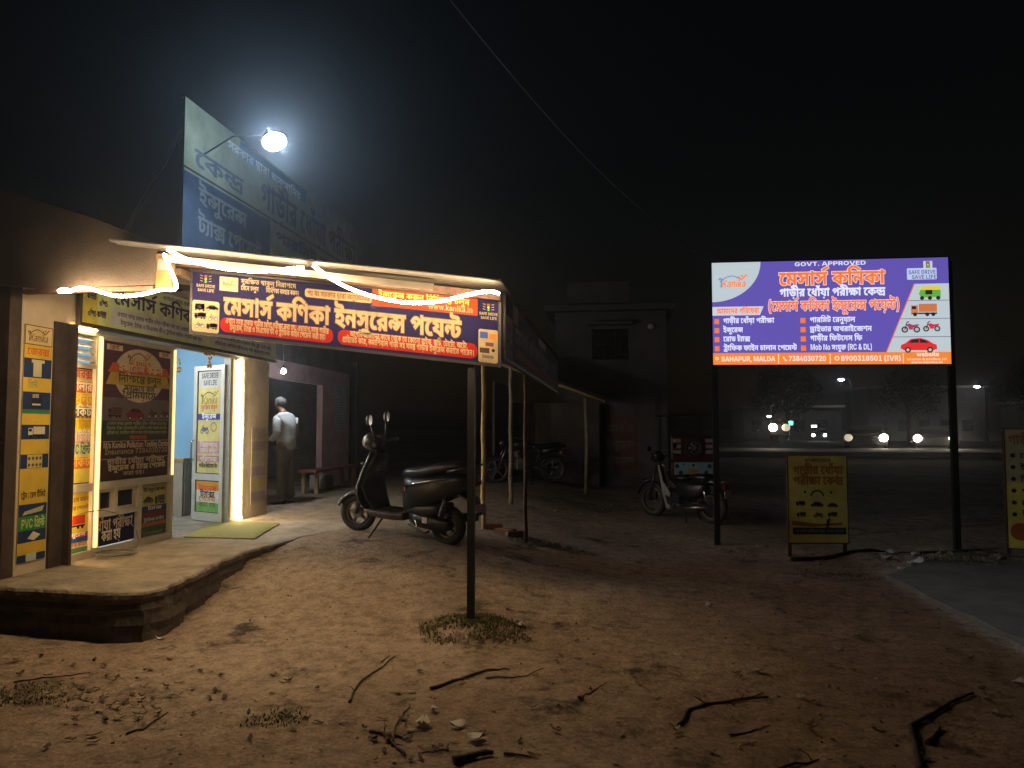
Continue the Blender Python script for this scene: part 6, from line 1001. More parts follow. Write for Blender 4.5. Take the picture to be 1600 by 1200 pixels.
    pn.auto(1290*s, 172*e, 130*s, (.12, .42, .06), 3, (.75, .6, .05)); pn.truck(1240*s, 280*e, 155*s, (.6, .18, .06), 3, (.6, .2, .08)); pn.bike(1175*s, 385*e, 120*s, (.4, .05, .12), 3); pn.bike(1305*s, 385*e, 110*s, (.65, .03, .08), 3); pn.car(1170*s, 487*e, 220*s, (.75, .03, .03), 3)
    pn.build('printed_face', o)
    mb = MB(); f = .018
    for (u0, v0, u1, v1) in ((-f, -f, W+f, 0), (-f, H, W+f, H+f), (-f, 0, 0, H), (W, 0, W+f, H)):
        q = [pn.p(u0, v0), pn.p(u1, v0), pn.p(u1, v1), pn.p(u0, v1)]; mb.rings([[p-pn.N*.06 for p in q], [p+pn.N*.004 for p in q]], M_iron, smooth=False)
    mb.build('frame', o)
    for b0 in (bL+bN*.075, bR+bN*.075):
        mb = MB()
        mb.box((b0.x-.035, b0.y-.035, -.2), (b0.x+.035, b0.y+.035, tl.z-.06), M_iron); mb.build('post', o, bevel=.004)
wthing('billboard', 'backlit purple billboard on two iron posts over the open ground', 'billboard', (2.7, 9.74, 0), billboard)

# yellow board on legs and its neighbour cut by the edge of the view
def stand_board(O, U, W, H, zlo, tall, fnp):
    def f(o):
        pn = Panel(O, U, Vector((0, 0, -1)), 0); pn.board(0, 0, W, H, .015, M_back); fnp(pn, W, H); pn.build('printed_sheet', o)
        mb = MB()
        for u in (.01, W-.03): q = pn.p(u, H); mb.box((q.x-.02, q.y+.02, gz(q.x, q.y)-.1), (q.x+.02, q.y+.055, O.z-.02), M_rust); mb.build('leg', o) if False else None
        mb.build('leg_frame', o)
        mb = MB()
        for (u0, v0, u1, v1) in ((-.012, -.012, W+.012, 0), (-.012, H, W+.012, H+.012), (-.012, 0, 0, H), (W, 0, W+.012, H)):
            q = [pn.p(u0, v0), pn.p(u1, v0), pn.p(u1, v1), pn.p(u0, v1)]; mb.rings([[p-pn.N*.018 for p in q], [p+pn.N*.003 for p in q]], M_rust, smooth=False)
        mb.build('rim', o)
    return f
def yb_print(pn, W, H):
    s = W/96.; Y_ = (.72, .64, .17); pn.rect(0, 0, W, H, Y_, 1); pn.rect(28*s, 5*s, 70*s, 10*s, (.35, .15, .05), 2); pn.text('GOVT. APPROVED', 30*s, 9.3*s, 4*s, Y_, 68*s, 3)
    pn.text('গাড়ীর ধোঁয়া', 8*s, 30*s, 20*s, (.42, .2, .05), 90*s, 2, grow=.02); pn.text('পরীক্ষা কেন্দ্র', 8*s, 47*s, 20*s, (.42, .2, .05), 90*s, 2, grow=.02)
    arc = [(47*s+10*s*math.cos(R(a)), 66*s-9*s*math.sin(R(a))) for a in range(0, 181, 15)]; pn.line(arc, 2.6*s, (.03, .03, .05), 2); pn.disc(47*s, 66*s, 4*s, (.45, .5, .4), 2); pn.disc(27*s, 59*s, 2*s, BLK, 2); pn.disc(70*s, 60*s, 2*s, BLK, 2)
    pn.truck(12*s, 74*s, 15*s, (.03, .03, .04), 2); pn.car(36*s, 75*s, 21*s, (.03, .03, .04), 2); pn.car(63*s, 77*s, 18*s, (.04, .05, .05), 2); pn.truck(13*s, 92*s, 15*s, (.05, .05, .04), 2); pn.bike(40*s, 91*s, 16*s, (.06, .06, .05), 2); pn.truck(64*s, 92*s, 15*s, (.04, .04, .05), 2)
    pn.poly([(4*s, 106*s), (50*s, 111*s), (88*s, 109*s), (86*s, 113*s), (40*s, 116*s), (6*s, 113*s)][::-1], (.34, .14, .03), 2)
    pn.rect(6*s, 117*s, 93*s, 128*s, (.03, .05, .10), 2); pn.text('মেসার্স কনিকা ইন্সুরেন্স পয়েন্ট', 10*s, 125*s, 7*s, (.2, .22, .25), 90*s, 3)
    pn.poly([(56*s, 128*s), (60*s, 118*s), (62*s, 104*s), (68*s, 101*s), (64*s, 116*s), (61*s, 128*s)][::-1], (.05, .05, .05), 5)
pL_, pR_ = P(1234, 872, Z=0), P(1326, 872, Z=0); Uy = (pR_-pL_); Wy = Uy.length; Uy.normalize()
ztop, zbot = hit(1234, 712, pL_, Vector((-Uy.y, Uy.x, 0))).z, hit(1234, 848, pL_, Vector((-Uy.y, Uy.x, 0))).z
wthing('standing_board', 'worn yellow notice board on short legs left of the right billboard post', 'notice board', tuple((pL_+pR_)/2), stand_board(Vector((pL_.x, pL_.y, ztop)), Uy, Wy, ztop-zbot, zbot, True, yb_print))
def rb_print(pn, W, H):
    pn.rect(0, 0, W, H, (.40, .37, .24), 1); pn.rect(0, H*.45, W, H, (.6, .52, .12), 2); pn.text('গাড়ীর ধোঁয়া', .03, .17, .16, (.3, .12, .05), W-.02, 3)
    for i in range(6): pn.disc(.07, .30+.135*i, .025, BLK, 3); pn.text(('রোড ট্যাক্স', 'ইন্সুরেন্স', 'ফিটনেস ফি', 'পারমিট', 'পেমেন্ট', 'ট্যাক্স')[i], .14, .33+.135*i, .09, BLK, W-.1, 3)
    pn.disc(.12, H*.86, .1, (.35, .1, .03), 3)
rL, rR = P(1577, 872, Z=0), P(1680, 878, Z=0); Ur = rR-rL; Wr = Ur.length; Ur.normalize(); nR = Vector((-Ur.y, Ur.x, 0))
zt2, zb2 = hit(1577, 671, rL, nR).z, hit(1577, 856, rL, nR).z
wthing('standing_board', 'pale and yellow bulleted board cut off at the right edge', 'notice board', tuple((rL+rR)/2), stand_board(Vector((rL.x, rL.y, zt2)), Ur, Wr, zt2-zb2, zb2, True, rb_print))
# ------------------------------------------------------------------ two- and three-wheelers
M_body = mat('dusty_grey_paint', (.007, .0068, .0066), .4, 0., var=.5, scale=5, coat=.12, spec=.3)
M_inner = mat('black_inner_panel', (.016, .015, .015), .42, var=.4, scale=7)
M_seat = mat('black_vinyl_seat', (.008, .008, .010), .33, var=.4, scale=9, bump=.08, bscale=120)
M_rimg = mat('grey_alloy', (.20, .19, .18), .4, .6, var=.4)
M_dustpl = mat('dusty_plastic', (.07, .052, .036), .55, var=.5, scale=6)
M_redl = mat('red_lens', (.25, .01, .01), .2, spec=.6)
M_orl = mat('amber_lens', (.6, .2, .02), .2, spec=.6)
M_mirror = mat('mirror_glass', (.06, .06, .065), .12, 1., var=.05)
def wheel(root, x, r, tw, spokes=0, name='wheel', yaw=0., alloy=True, hubw=.05):
    M = Matrix.Translation((x, 0, r)) @ Matrix.Rotation(yaw, 4, 'Z')
    def T(mb): mb.v = [tuple(M @ Vector(v)) for v in mb.v]; return mb
    mb = MB(); mb.torus((0, 0, 0), (0, 1, 0), r-tw*.5, tw*.5, M_rubber, 36, 10, tw*.55)
    wl_ = T(mb).build(name, root)
    mb = MB(); rr = r-tw*.95
    mb.torus((0, 0, 0), (0, 1, 0), rr, .012, M_rimg, 32, 8, tw*.45); mb.tube([(0, -hubw, 0), (0, hubw, 0)], .035 if spokes else .055, M_rimg, 14)
    if spokes:
        for i in range(spokes):
            a = 6.28318*i/spokes; b_ = a+.35*(1 if i % 2 else -1); s_ = hubw*.8*(1 if i % 4 < 2 else -1)
            mb.tube([(.03*math.cos(b_), s_, .03*math.sin(b_)), (rr*math.cos(a), 0, rr*math.sin(a))], .0022, M_chrome, 4, False)
    else:
        for i in range(5):
            a = 6.28318*i/5; mb.tube([(.03*math.cos(a), .01, .03*math.sin(a)), (rr*math.cos(a+.12), .0, rr*math.sin(a+.12))], [.022, .014], M_rimg, 6)
    T(mb).build('rim', wl_); return wl_
def ell(x, zc, hw, hh, n=20, p=2.6, y0=0.):
    """rounded section in the plane x = const"""
    out = []
    for i in range(n):
        a = 6.28318*i/n; c, s_ = math.cos(a), math.sin(a)
        out.append(Vector((x, y0+hw*math.copysign(abs(c)**(2/p), c), zc+hh*math.copysign(abs(s_)**(2/p), s_))))
    return out
def loft(mb, secs, m, p=2.6, n=20): mb.rings([ell(x, z, w_, h_, n, p) for x, z, w_, h_ in secs], m)
def fender(mb, x, r, a0, a1, hw, m, yaw=0., th=.012):
    M = Matrix.Translation((x, 0, 0)) @ Matrix.Rotation(yaw, 4, 'Z') @ Matrix.Translation((-x, 0, 0)); rs = []
    for i in range(13):
        a = R(a0+(a1-a0)*i/12); c = Vector((x+math.cos(a)*r, 0, .0+math.sin(a)*r)); d = Vector((math.cos(a), 0, math.sin(a)))
        prof = [(-1, -.35), (-.85, -.05), (-.4, .1), (.4, .1), (.85, -.05), (1, -.35)]
        rs.append([M @ (c+Vector((0, hw*u, 0))+d*(hw*v)) for u, v in prof]+[M @ (c+Vector((0, hw*u*.9, 0))+d*(hw*v-th)) for u, v in prof[::-1]])
    mb.rings(rs, m)

def scooter():
    s = thing('scooter', 'dark grey step-through scooter on its side stand under the awning', 'scooter')
    yw = R(20); fr, rr = .215, .215; xf, xr = .64, -.62
    wheel(s, xf, fr, .095, yaw=yw); wheel(s, xr, rr, .10)
    mb = MB(); fender(mb, xf, 0, 0, 0, 0, M_body) if False else None
    Mz = Matrix.Translation((0, 0, fr))
    fender(mb, xf, .245, 20, 150, .075, M_body, yw); mb.v = [tuple(Mz @ Vector(v)) for v in mb.v]; mb.build('front_fender', s)
    mb = MB()
    for y in (-.07, .07):
        q = Matrix.Translation((xf, 0, fr)) @ Matrix.Rotation(yw, 4, 'Z'); mb.tube([q @ Vector((-.0, y, 0)), q @ Vector((-.06, y, .16)), q @ Vector((-.12, y*.6, .30))], .018, M_black, 8)
    mb.build('fork', s)
    # leg shield: a bowed sheet, wide in the middle
    mb = MB(); rs = []
    for z, xl, hw, sb in ((.275, .40, .13, .03), (.31, .47, .17, .05), (.38, .545, .195, .08), (.46, .585, .21, .105), (.55, .59, .215, .12), (.66, .55, .205, .12), (.78, .495, .18, .10), (.87, .45, .145, .08), (.93, .425, .10, .05)):
        f, b_ = [], []
        for i in range(13):
            t = -1+2*i/12; f.append(Vector((xl-sb*abs(t)**2.2, hw*t, z))); b_.append(Vector((xl-sb*abs(t)**1.6-.035, hw*t*.97, z)))
        rs.append(f+b_[::-1])
    mb.rings(rs, M_body); ap = mb.build('leg_shield', s)
    mb = MB(); rs = []                                              # black inner lining and the knee pocket
    for z, xl, hw, dp in ((.30, .37, .13, .06), (.40, .44, .165, .04), (.55, .50, .185, .03), (.70, .46, .17, .06), (.80, .42, .14, .12), (.90, .37, .09, .10)):
        f, b_ = [], []
        for i in range(11):
            t = -1+2*i/10; f.append(Vector((xl-.06*abs(t)**2, hw*t, z))); b_.append(Vector((xl-dp*(1-t*t)-.08*abs(t)**2-.012, hw*t, z)))
        rs.append(f+b_[::-1])
    mb.rings(rs, M_inner); mb.build('inner_panel', s)
    mb = MB(); mb.tube([(.40, 0, .72), (.365, 0, .99)], [.055, .04], M_inner, 12); mb.tube([(.30, .04, .80), (.285, .05, .77), (.29, .05, .73)], .006, M_chrome, 6); mb.build('steering_column', s)
    # floor
    mb = MB(); rs = []
    for x, hw, z0, z1 in ((.45, .12, .27, .30), (.38, .165, .235, .30), (.2, .18, .22, .295), (0, .18, .22, .295), (-.14, .17, .23, .31)):
        rs.append([Vector((x, -hw, z1)), Vector((x, -hw*.99, z1-.03)), Vector((x, -hw*.85, z0)), Vector((x, hw*.85, z0)), Vector((x, hw*.99, z1-.03)), Vector((x, hw, z1)), Vector((x, hw*.5, z1+.004)), Vector((x, -hw*.5, z1+.004))])
    mb.rings(rs, M_dustpl, smooth=False); fl_ = mb.build('floorboard', s, bevel=.008)
    mb = MB()
    for i in range(7): mb.box((.33-.065*i-.012, -.13, .298), (.33-.065*i+.012, .13, .305), M_inner)
    mb.build('floor_mat', fl_)
    # rear body
    mb = MB(); loft(mb, [(-.10, .50, .12, .20), (-.14, .51, .15, .22), (-.24, .52, .165, .20), (-.42, .56, .175, .175), (-.62, .61, .165, .15), (-.80, .66, .13, .11), (-.93, .69, .085, .075), (-.97, .70, .05, .045)], M_body, 3.2); mb.build('rear_body', s)
    mb = MB(); loft(mb, [(-.16, .36, .13, .06), (-.3, .36, .15, .075), (-.5, .37, .14, .07), (-.62, .40, .10, .05)], M_inner, 3.5); mb.build('under_panel', s)
    mb = MB()
    for y in (-1, 1): mb.tube([(-.13, y*.155, .60), (-.3, y*.178, .645), (-.5, y*.187, .69), (-.7, y*.165, .735)], [.008, .012, .012, .006], M_chrome, 6)
    mb.box((-.175, .158, .555), (-.16, .168, .60), M_orl); mb.build('side_trim', s)
    # seat
    mb = MB(); loft(mb, [(-.04, .71, .05, .02), (-.07, .72, .09, .05), (-.16, .735, .125, .062), (-.30, .752, .135, .06), (-.42, .775, .14, .058), (-.48, .80, .142, .062), (-.62, .825, .135, .058), (-.78, .85, .115, .045), (-.86, .865, .075, .028), (-.88, .868, .03, .012)], M_seat, 2.9, 24); mb.build('seat', s)
    mb = MB(); mb.tube([(-.70, .135, .79), (-.84, .15, .83), (-.96, .13, .865), (-1.01, 0, .875), (-.96, -.13, .865), (-.84, -.15, .83), (-.70, -.135, .79)], .014, M_black, 8); mb.build('grab_rail', s)
    mb = MB(); mb.rings([ell(-.955, .70, .08, .05), ell(-1.0, .695, .06, .035), ell(-1.01, .69, .03, .02)], M_redl); mb.build('tail_lamp', s)
    mb = MB(); mb.rings([[Vector((x, y, z)) for y, z in ((-hw, zz), (hw, zz), (hw, zz-.014), (-hw, zz-.014))] for x, hw, zz in ((-.8, .09, .58), (-.95, .085, .50), (-1.02, .075, .38))] if False else [[Vector((-.80, -.09, .58)), Vector((-.80, .09, .58)), Vector((-.79, .09, .565)), Vector((-.79, -.09, .565))], [Vector((-.95, -.085, .52)), Vector((-.95, .085, .52)), Vector((-.935, .085, .51)), Vector((-.935, -.085, .51))], [Vector((-1.02, -.075, .36)), Vector((-1.02, .075, .36)), Vector((-1.0, .075, .36)), Vector((-1.0, -.075, .36))]], M_black, smooth=False); rm = mb.build('rear_mudguard', s)
    mb = MB(); mb.box((-1.0, -.1, .40), (-.985, .1, .47), M_white); mb.v = [(x-.02-(.47-z)*.25, y, z) for x, y, z in mb.v]; mb.build('number_plate', rm)
    # engine, swing arm, shock, exhaust, stands
    mb = MB(); loft(mb, [(-.20, .27, .06, .06), (-.30, .25, .09, .08), (-.48, .235, .085, .075), (-.66, .225, .06, .06), (-.70, .225, .04, .04)], M_black, 3); mb.v = [(x, y+.07, z) for x, y, z in mb.v]; mb.box((-.46, .155, .24), (-.40, .165, .30), M_white); mb.build('engine_cover', s)
    mb = MB(); mb.tube([(-.60, .12, .30), (-.68, .12, .54)], .02, M_black, 8)
    for i in range(8): mb.torus((-.612-.009*i, .12, .34+.022*i), (-.35, 0, 1), .028, .006, M_rimg, 14, 6)
    mb.build('shock_absorber', s)
    mb = MB(); mb.tube([(-.3, -.12, .22), (-.42, -.15, .22), (-.55, -.16, .25), (-.86, -.17, .30)], [.02, .03, .05, .048], M_black, 12); mb.build('exhaust', s)
    mb = MB(); mb.tube([(.16, .13, .235), (.20, .24, .10), (.235, .31, -.0)], .012, M_iron, 8); mb.tube([(.235, .30, .0), (.30, .335, -.012)], .014, M_iron, 8); mb.build('side_stand', s)
    mb = MB(); mb.tube([(-.2, .14, .2), (-.42, .15, .13), (-.48, .15, .16)], .013, M_iron, 6); mb.tube([(-.33, .19, .28), (-.36, .2, .2), (-.52, .2, .2)], .01, M_chrome, 6); mb.build('kick_lever', s)
    # handlebar head, turned a little
    Mh = Matrix.Translation((.375, 0, 1.0)) @ Matrix.Rotation(yw, 4, 'Z')
    def H(mb): mb.v = [tuple(Mh @ Vector(v)) for v in mb.v]; return mb
    mb = MB(); mb.rings([[Vector((x, hw*math.cos(6.28318*i/20), zc+hh*math.sin(6.28318*i/20))) for i in range(20)] for x, zc, hw, hh in ((-.09, .03, .06, .03), (-.06, .03, .13, .06), (0, .035, .155, .085), (.07, .035, .135, .10), (.115, .03, .09, .075), (.13, .03, .05, .045))], M_body); hd = H(mb).build('handlebar_cowl', s)
    mb = MB(); mb.rings([[Vector((x, hw*math.cos(6.28318*i/20), .03+hh*math.sin(6.28318*i/20))) for i in range(20)] for x, hw, hh in ((.105, .10, .075), (.13, .085, .065), (.142, .05, .04))], mat('clear_lens', (.5, .47, .4), .12, spec=.6)); H(mb).build('headlight', hd)
    mb = MB(); mb.box((-.085, -.07, .06), (-.03, .07, .105), M_black, bev=.01); H(mb).build('instrument', hd)
    for sg in (-1, 1):
        mb = MB(); mb.tube([(-.02, sg*.12, .03), (-.07, sg*.22, .035), (-.11, sg*.345, .03)], [.013, .013, .013], M_black, 8); mb.tube([(-.075, sg*.235, .035), (-.112, sg*.35, .03)], .019, M_rubber, 10); mb.tube([(-.112, sg*.35, .03), (-.118, sg*.368, .03)], .021, M_chrome, 10); H(mb).build('grip', hd)
        mb = MB(); mb.tube([(-.02, sg*.2, .03), (.03, sg*.25, .02), (.0, sg*.34, .0)], [.009, .008, .006], M_chrome, 6); H(mb).build('brake_lever', hd)
        mb = MB(); mb.tube([(-.04, sg*.17, .06), (-.03, sg*.20, .17), (-.02, sg*.235, .24)], .007, M_black, 6); mb.rings([[Vector((x, sg*.26+.058*k*math.cos(6.28318*i/16), .29+.062*k*math.sin(6.28318*i/16))) for i in range(16)] for x, k in ((-.035, .95), (-.02, 1.0), (.0, .8), (.008, .3))], M_black); mr = H(mb).build('mirror', hd)
        mb = MB(); mb.face([Vector((-.0362, sg*.26+.05*math.cos(6.28318*i/16), .29+.054*math.sin(6.28318*i/16))) for i in range(16)], M_mirror); H(mb).build('mirror_glass', mr)
        mb = MB(); mb.sphere((.43, sg*.15, .80), .03, M_orl, squash=(.7, 1.2, .6)); mb.build('indicator', s)
    return s
sc_ = scooter()
rA, rB = P(716, 857, Z=.245), P(549, 831, Z=.31)
dv = Vector((rB.x-rA.x, rB.y-rA.y)); mid = (rA+rB)/2
sc_.rotation_euler = (0, 0, math.atan2(dv.y, dv.x)); sc_.location = (mid.x, mid.y, (gz(rA.x, rA.y)+gz(rB.x, rB.y))/2-.005)
pitch = math.atan2(gz(rB.x, rB.y)-gz(rA.x, rA.y), 1.26); sc_.rotation_euler = (R(-4), -pitch, math.atan2(dv.y, dv.x))

def motorcycle():
    s = thing('motorcycle', 'black commuter motorcycle in the dark behind the awning posts', 'motorcycle')
    xf, xr, r = .68, -.60, .295
    wheel(s, xf, r, .085); wheel(s, xr, r, .095)
    mb = MB(); fender(mb, xf, .32, 30, 150, .06, M_black); mb.v = [(x, y, z+r) for x, y, z in mb.v]; mb.build('front_fender', s)
    mb = MB()
    for y in (-.09, .09): mb.tube([(xf, y, r), (.45, y, .92)], .02, M_chrome, 8)
    mb.build('fork', s)
    mb = MB(); loft(mb, [(.36, .82, .05, .06), (.28, .83, .11, .10), (.12, .83, .135, .115), (-.04, .80, .11, .085), (-.12, .78, .07, .05)], M_body, 2.4); mb.build('fuel_tank', s)
    mb = MB(); loft(mb, [(-.06, .78, .08, .03), (-.14, .785, .12, .045), (-.38, .80, .14, .045), (-.62, .83, .13, .045), (-.74, .86, .08, .03)], M_seat, 2.8); mb.build('seat', s)
    mb = MB(); loft(mb, [(-.3, .68, .10, .08), (-.6, .73, .11, .07), (-.85, .80, .06, .035)], M_body, 2.6); mb.build('tail_panel', s)
    mb = MB(); mb.box((.0, -.12, .30), (.28, .12, .55), M_rimg, bev=.03); mb.tube([(.18, 0, .5), (.26, 0, .70)], .075, M_rimg, 12)
    for i in range(6): mb.tube([(.19+.011*i, 0, .53+.028*i), (.193+.011*i, 0, .536+.028*i)], .095, M_rimg, 14)
    mb.build('engine', s)
    mb = MB(); mb.tube([(.44, 0, .9), (.30, 0, .45), (.0, 0, .33), (-.2, 0, .42), (-.3, 0, .68), (.38, 0, .80)], .022, M_iron, 8); mb.tube([(-.1, .1, .36), (xr, .09, r)], .02, M_iron, 8); mb.tube([(-.1, -.1, .36), (xr, -.09, r)], .02, M_iron, 8); mb.build('frame', s)
    mb = MB(); mb.tube([(.27, -.1, .5), (.3, -.13, .33), (.0, -.15, .27), (-.5, -.17, .32), (-.85, -.18, .38)], [.02, .02, .025, .045, .05], M_chrome, 10); mb.build('exhaust', s)
    mb = MB(); mb.sphere((.56, 0, .86), .10, M_black, squash=(.9, 1, 1)); hd = mb.build('headlight', s)
    mb = MB(); mb.sphere((.60, 0, .86), .085, M_mirror, squash=(.7, 1, 1)); mb.build('lens', hd)
    mb = MB(); mb.tube([(.30, .36, 1.0), (.38, .25, 1.04), (.44, .08, .98), (.44, -.08, .98), (.38, -.25, 1.04), (.30, -.36, 1.0)], .012, M_chrome, 8); hb = mb.build('handlebar', s)
    for sg in (-1, 1):
        mb = MB(); mb.tube([(.36, sg*.27, 1.03), (.30, sg*.36, 1.0)], .018, M_rubber, 8); mb.build('grip', hb)
        mb = MB(); mb.tube([(.38, sg*.24, 1.04), (.37, sg*.30, 1.17)], .006, M_black, 6); mb.sphere((.365, sg*.33, 1.20), .055, M_mirror, squash=(.2, 1, .7)); mb.build('mirror', hb)
        mb = MB(); mb.sphere((-.72, sg*.12, .66), .03, M_orl); mb.build('indicator', s)
    mb = MB(); mb.box((-.9, -.04, .72), (-.87, .04, .78), M_redl, bev=.008); mb.build('tail_lamp', s)
    mb = MB(); fender(mb, xr, .33, 20, 140, .075, M_black); mb.v = [(x, y, z+r) for x, y, z in mb.v]; mb.build('rear_fender', s)
    mb = MB(); mb.tube([(-.05, .12, .32), (-.02, .3, .0)], .012, M_iron, 6); mb.build('side_stand', s)
    return s
mc = motorcycle(); pc = P(823, 769, Z=.12); mc.location = (pc.x, pc.y, gz(pc.x, pc.y)); mc.rotation_euler = (R(-5), 0, math.atan2(-.45, -1.))

def moped():
    s = thing('moped', 'step-through moped with pale leg shields and a rear rack behind the left billboard post', 'moped')
    xf, xr, r = .62, -.60, .285
    wheel(s, xf, r, .08, 28); wheel(s, xr, r, .085, 28)
    mb = MB(); loft(mb, [(.06, .50, .06, .08), (-.05, .50, .13, .13), (-.3, .50, .16, .14), (-.5, .53, .16, .11), (-.6, .58, .12, .07)], M_black, 3.2); mb.build('body_panel', s)
    mb = MB()
    fender(mb, xf, .31, 15, 165, .05, M_black); mb.v = [(x, y, z+r) for x, y, z in mb.v]; mb.build('front_fender', s)
    mb = MB(); fender(mb, xr, .31, -10, 150, .06, M_black); mb.v = [(x, y, z+r) for x, y, z in mb.v]; mb.build('rear_fender', s)
    mb = MB()
    for y in (-.075, .075): mb.tube([(xf, y, r), (.54, y, .55), (.44, y*.8, .85)], .02, M_black, 8)
    mb.build('fork', s)
    M_ls = mat('pale_grey_panel', (.32, .32, .31), .4, var=.3, scale=5)
    mb = MB()
    for sg in (-1, 1):
        f = [(.44, .86), (.39, .86), (.32, .62), (.12, .44), (.14, .38), (.27, .40), (.22, .26), (.15, .24), (.16, .18), (.27, .19), (.36, .5)]
        M = Matrix.Translation((0, sg*.15, 0)) @ Matrix.Rotation(sg*R(-14), 4, 'Z'); mb.prism(f, M_ls, .012, M)
    mb.build('leg_shield', s)
    mb = MB(); loft(mb, [(.52, .98, .07, .07), (.46, 1.0, .10, .09), (.38, .98, .08, .06)], M_black); hd = mb.build('headlight_cowl', s)
    mb = MB(); mb.sphere((.53, 0, .98), .07, M_chrome, squash=(.5, 1, 1)); mb.build('headlight', hd)
    mb = MB(); mb.tube([(.28, .33, .99), (.36, .22, 1.03), (.41, .06, .98), (.41, -.06, .98), (.36, -.22, 1.03), (.28, -.33, .99)], .011, M_chrome, 8); hb = mb.build('handlebar', s)
    for sg in (-1, 1):
        mb = MB(); mb.tube([(.34, sg*.24, 1.02), (.28, sg*.34, .99)], .018, M_rubber, 8); mb.build('grip', hb)
        mb = MB(); mb.tube([(.36, sg*.22, 1.03), (.35, sg*.28, 1.13)], .006, M_black, 6); mb.sphere((.345, sg*.3, 1.15), .05, M_mirror, squash=(.2, 1, .8)); mb.build('mirror', hb)
    mb = MB(); mb.tube([(.42, 0, .84), (.30, 0, .48), (.0, 0, .34), (-.3, 0, .40), (-.45, 0, .66), (-.75, 0, .68)], .03, M_black, 8); mb.tube([(-.05, .08, .32), (xr, .075, r)], .018, M_black, 8); mb.tube([(-.05, -.08, .32), (xr, -.075, r)], .018, M_black, 8); mb.build('frame', s)
    mb = MB(); loft(mb, [(.14, .66, .06, .03), (.10, .67, .11, .045), (-.08, .68, .135, .05), (-.2, .69, .11, .045), (-.23, .69, .07, .025)], M_seat, 2.8); mb.build('front_seat', s)
    mb = MB(); loft(mb, [(-.26, .70, .09, .03), (-.32, .71, .13, .045), (-.56, .715, .13, .045), (-.64, .71, .08, .025)], M_seat, 2.8); mb.build('rear_seat', s)
    mb = MB()
    for y in (-.13, -.045, .045, .13): mb.tube([(-.5, y, .655), (-.92, y, .655)], .008, M_chrome, 6)
    for x in (-.55, -.92): mb.tube([(x, -.13, .66), (x, .13, .66)], .008, M_chrome, 6)
    mb.build('rear_rack', s)
    mb = MB(); mb.box((-.02, -.09, .26), (.16, .09, .44), M_black, bev=.02); mb.tube([(.1, 0, .38), (.24, 0, .46)], .055, M_rimg, 10); mb.build('engine', s)
    mb = MB(); mb.tube([(.18, -.05, .3), (.05, .12, .22), (-.3, .15, .24), (-.62, .16, .28)], [.014, .02, .035, .035], M_chrome, 10); mb.build('exhaust', s)
    mb = MB(); mb.tube([(-.62, .11, r), (-.52, .11, .62)], .022, M_chrome, 8); mb.build('shock_absorber', s)
    mb = MB(); mb.box((-.9, -.05, .55), (-.87, .05, .62), M_redl, bev=.008); mb.box((-.92, -.08, .42), (-.91, .08, .53), M_white); mb.build('tail_lamp', s)
    mb = MB()
    for sg in (-1, 1): mb.tube([(-.15, sg*.1, .3), (-.22, sg*.17, .0)], .012, M_iron, 6)
    mb.build('centre_stand', s)
    mb = MB(); mb.tube([(.60, .1, .60), (.75, .1, .62)], .006, M_chrome, 5); mb.tube([(.60, -.1, .60), (.75, -.1, .62)], .006, M_chrome, 5); mb.tube([(.75, -.1, .62), (.75, .1, .62)], .006, M_chrome, 5); mb.build('front_carrier', s)
    return s
mp = moped(); a_, b_ = P(1012, 806, Z=.03), P(1128, 822, Z=.02); mid = (a_+b_)/2
mp.location = (mid.x, mid.y, gz(mid.x, mid.y)); mp.rotation_euler = (R(-4), 0, math.atan2(a_.y-b_.y, a_.x-b_.x))

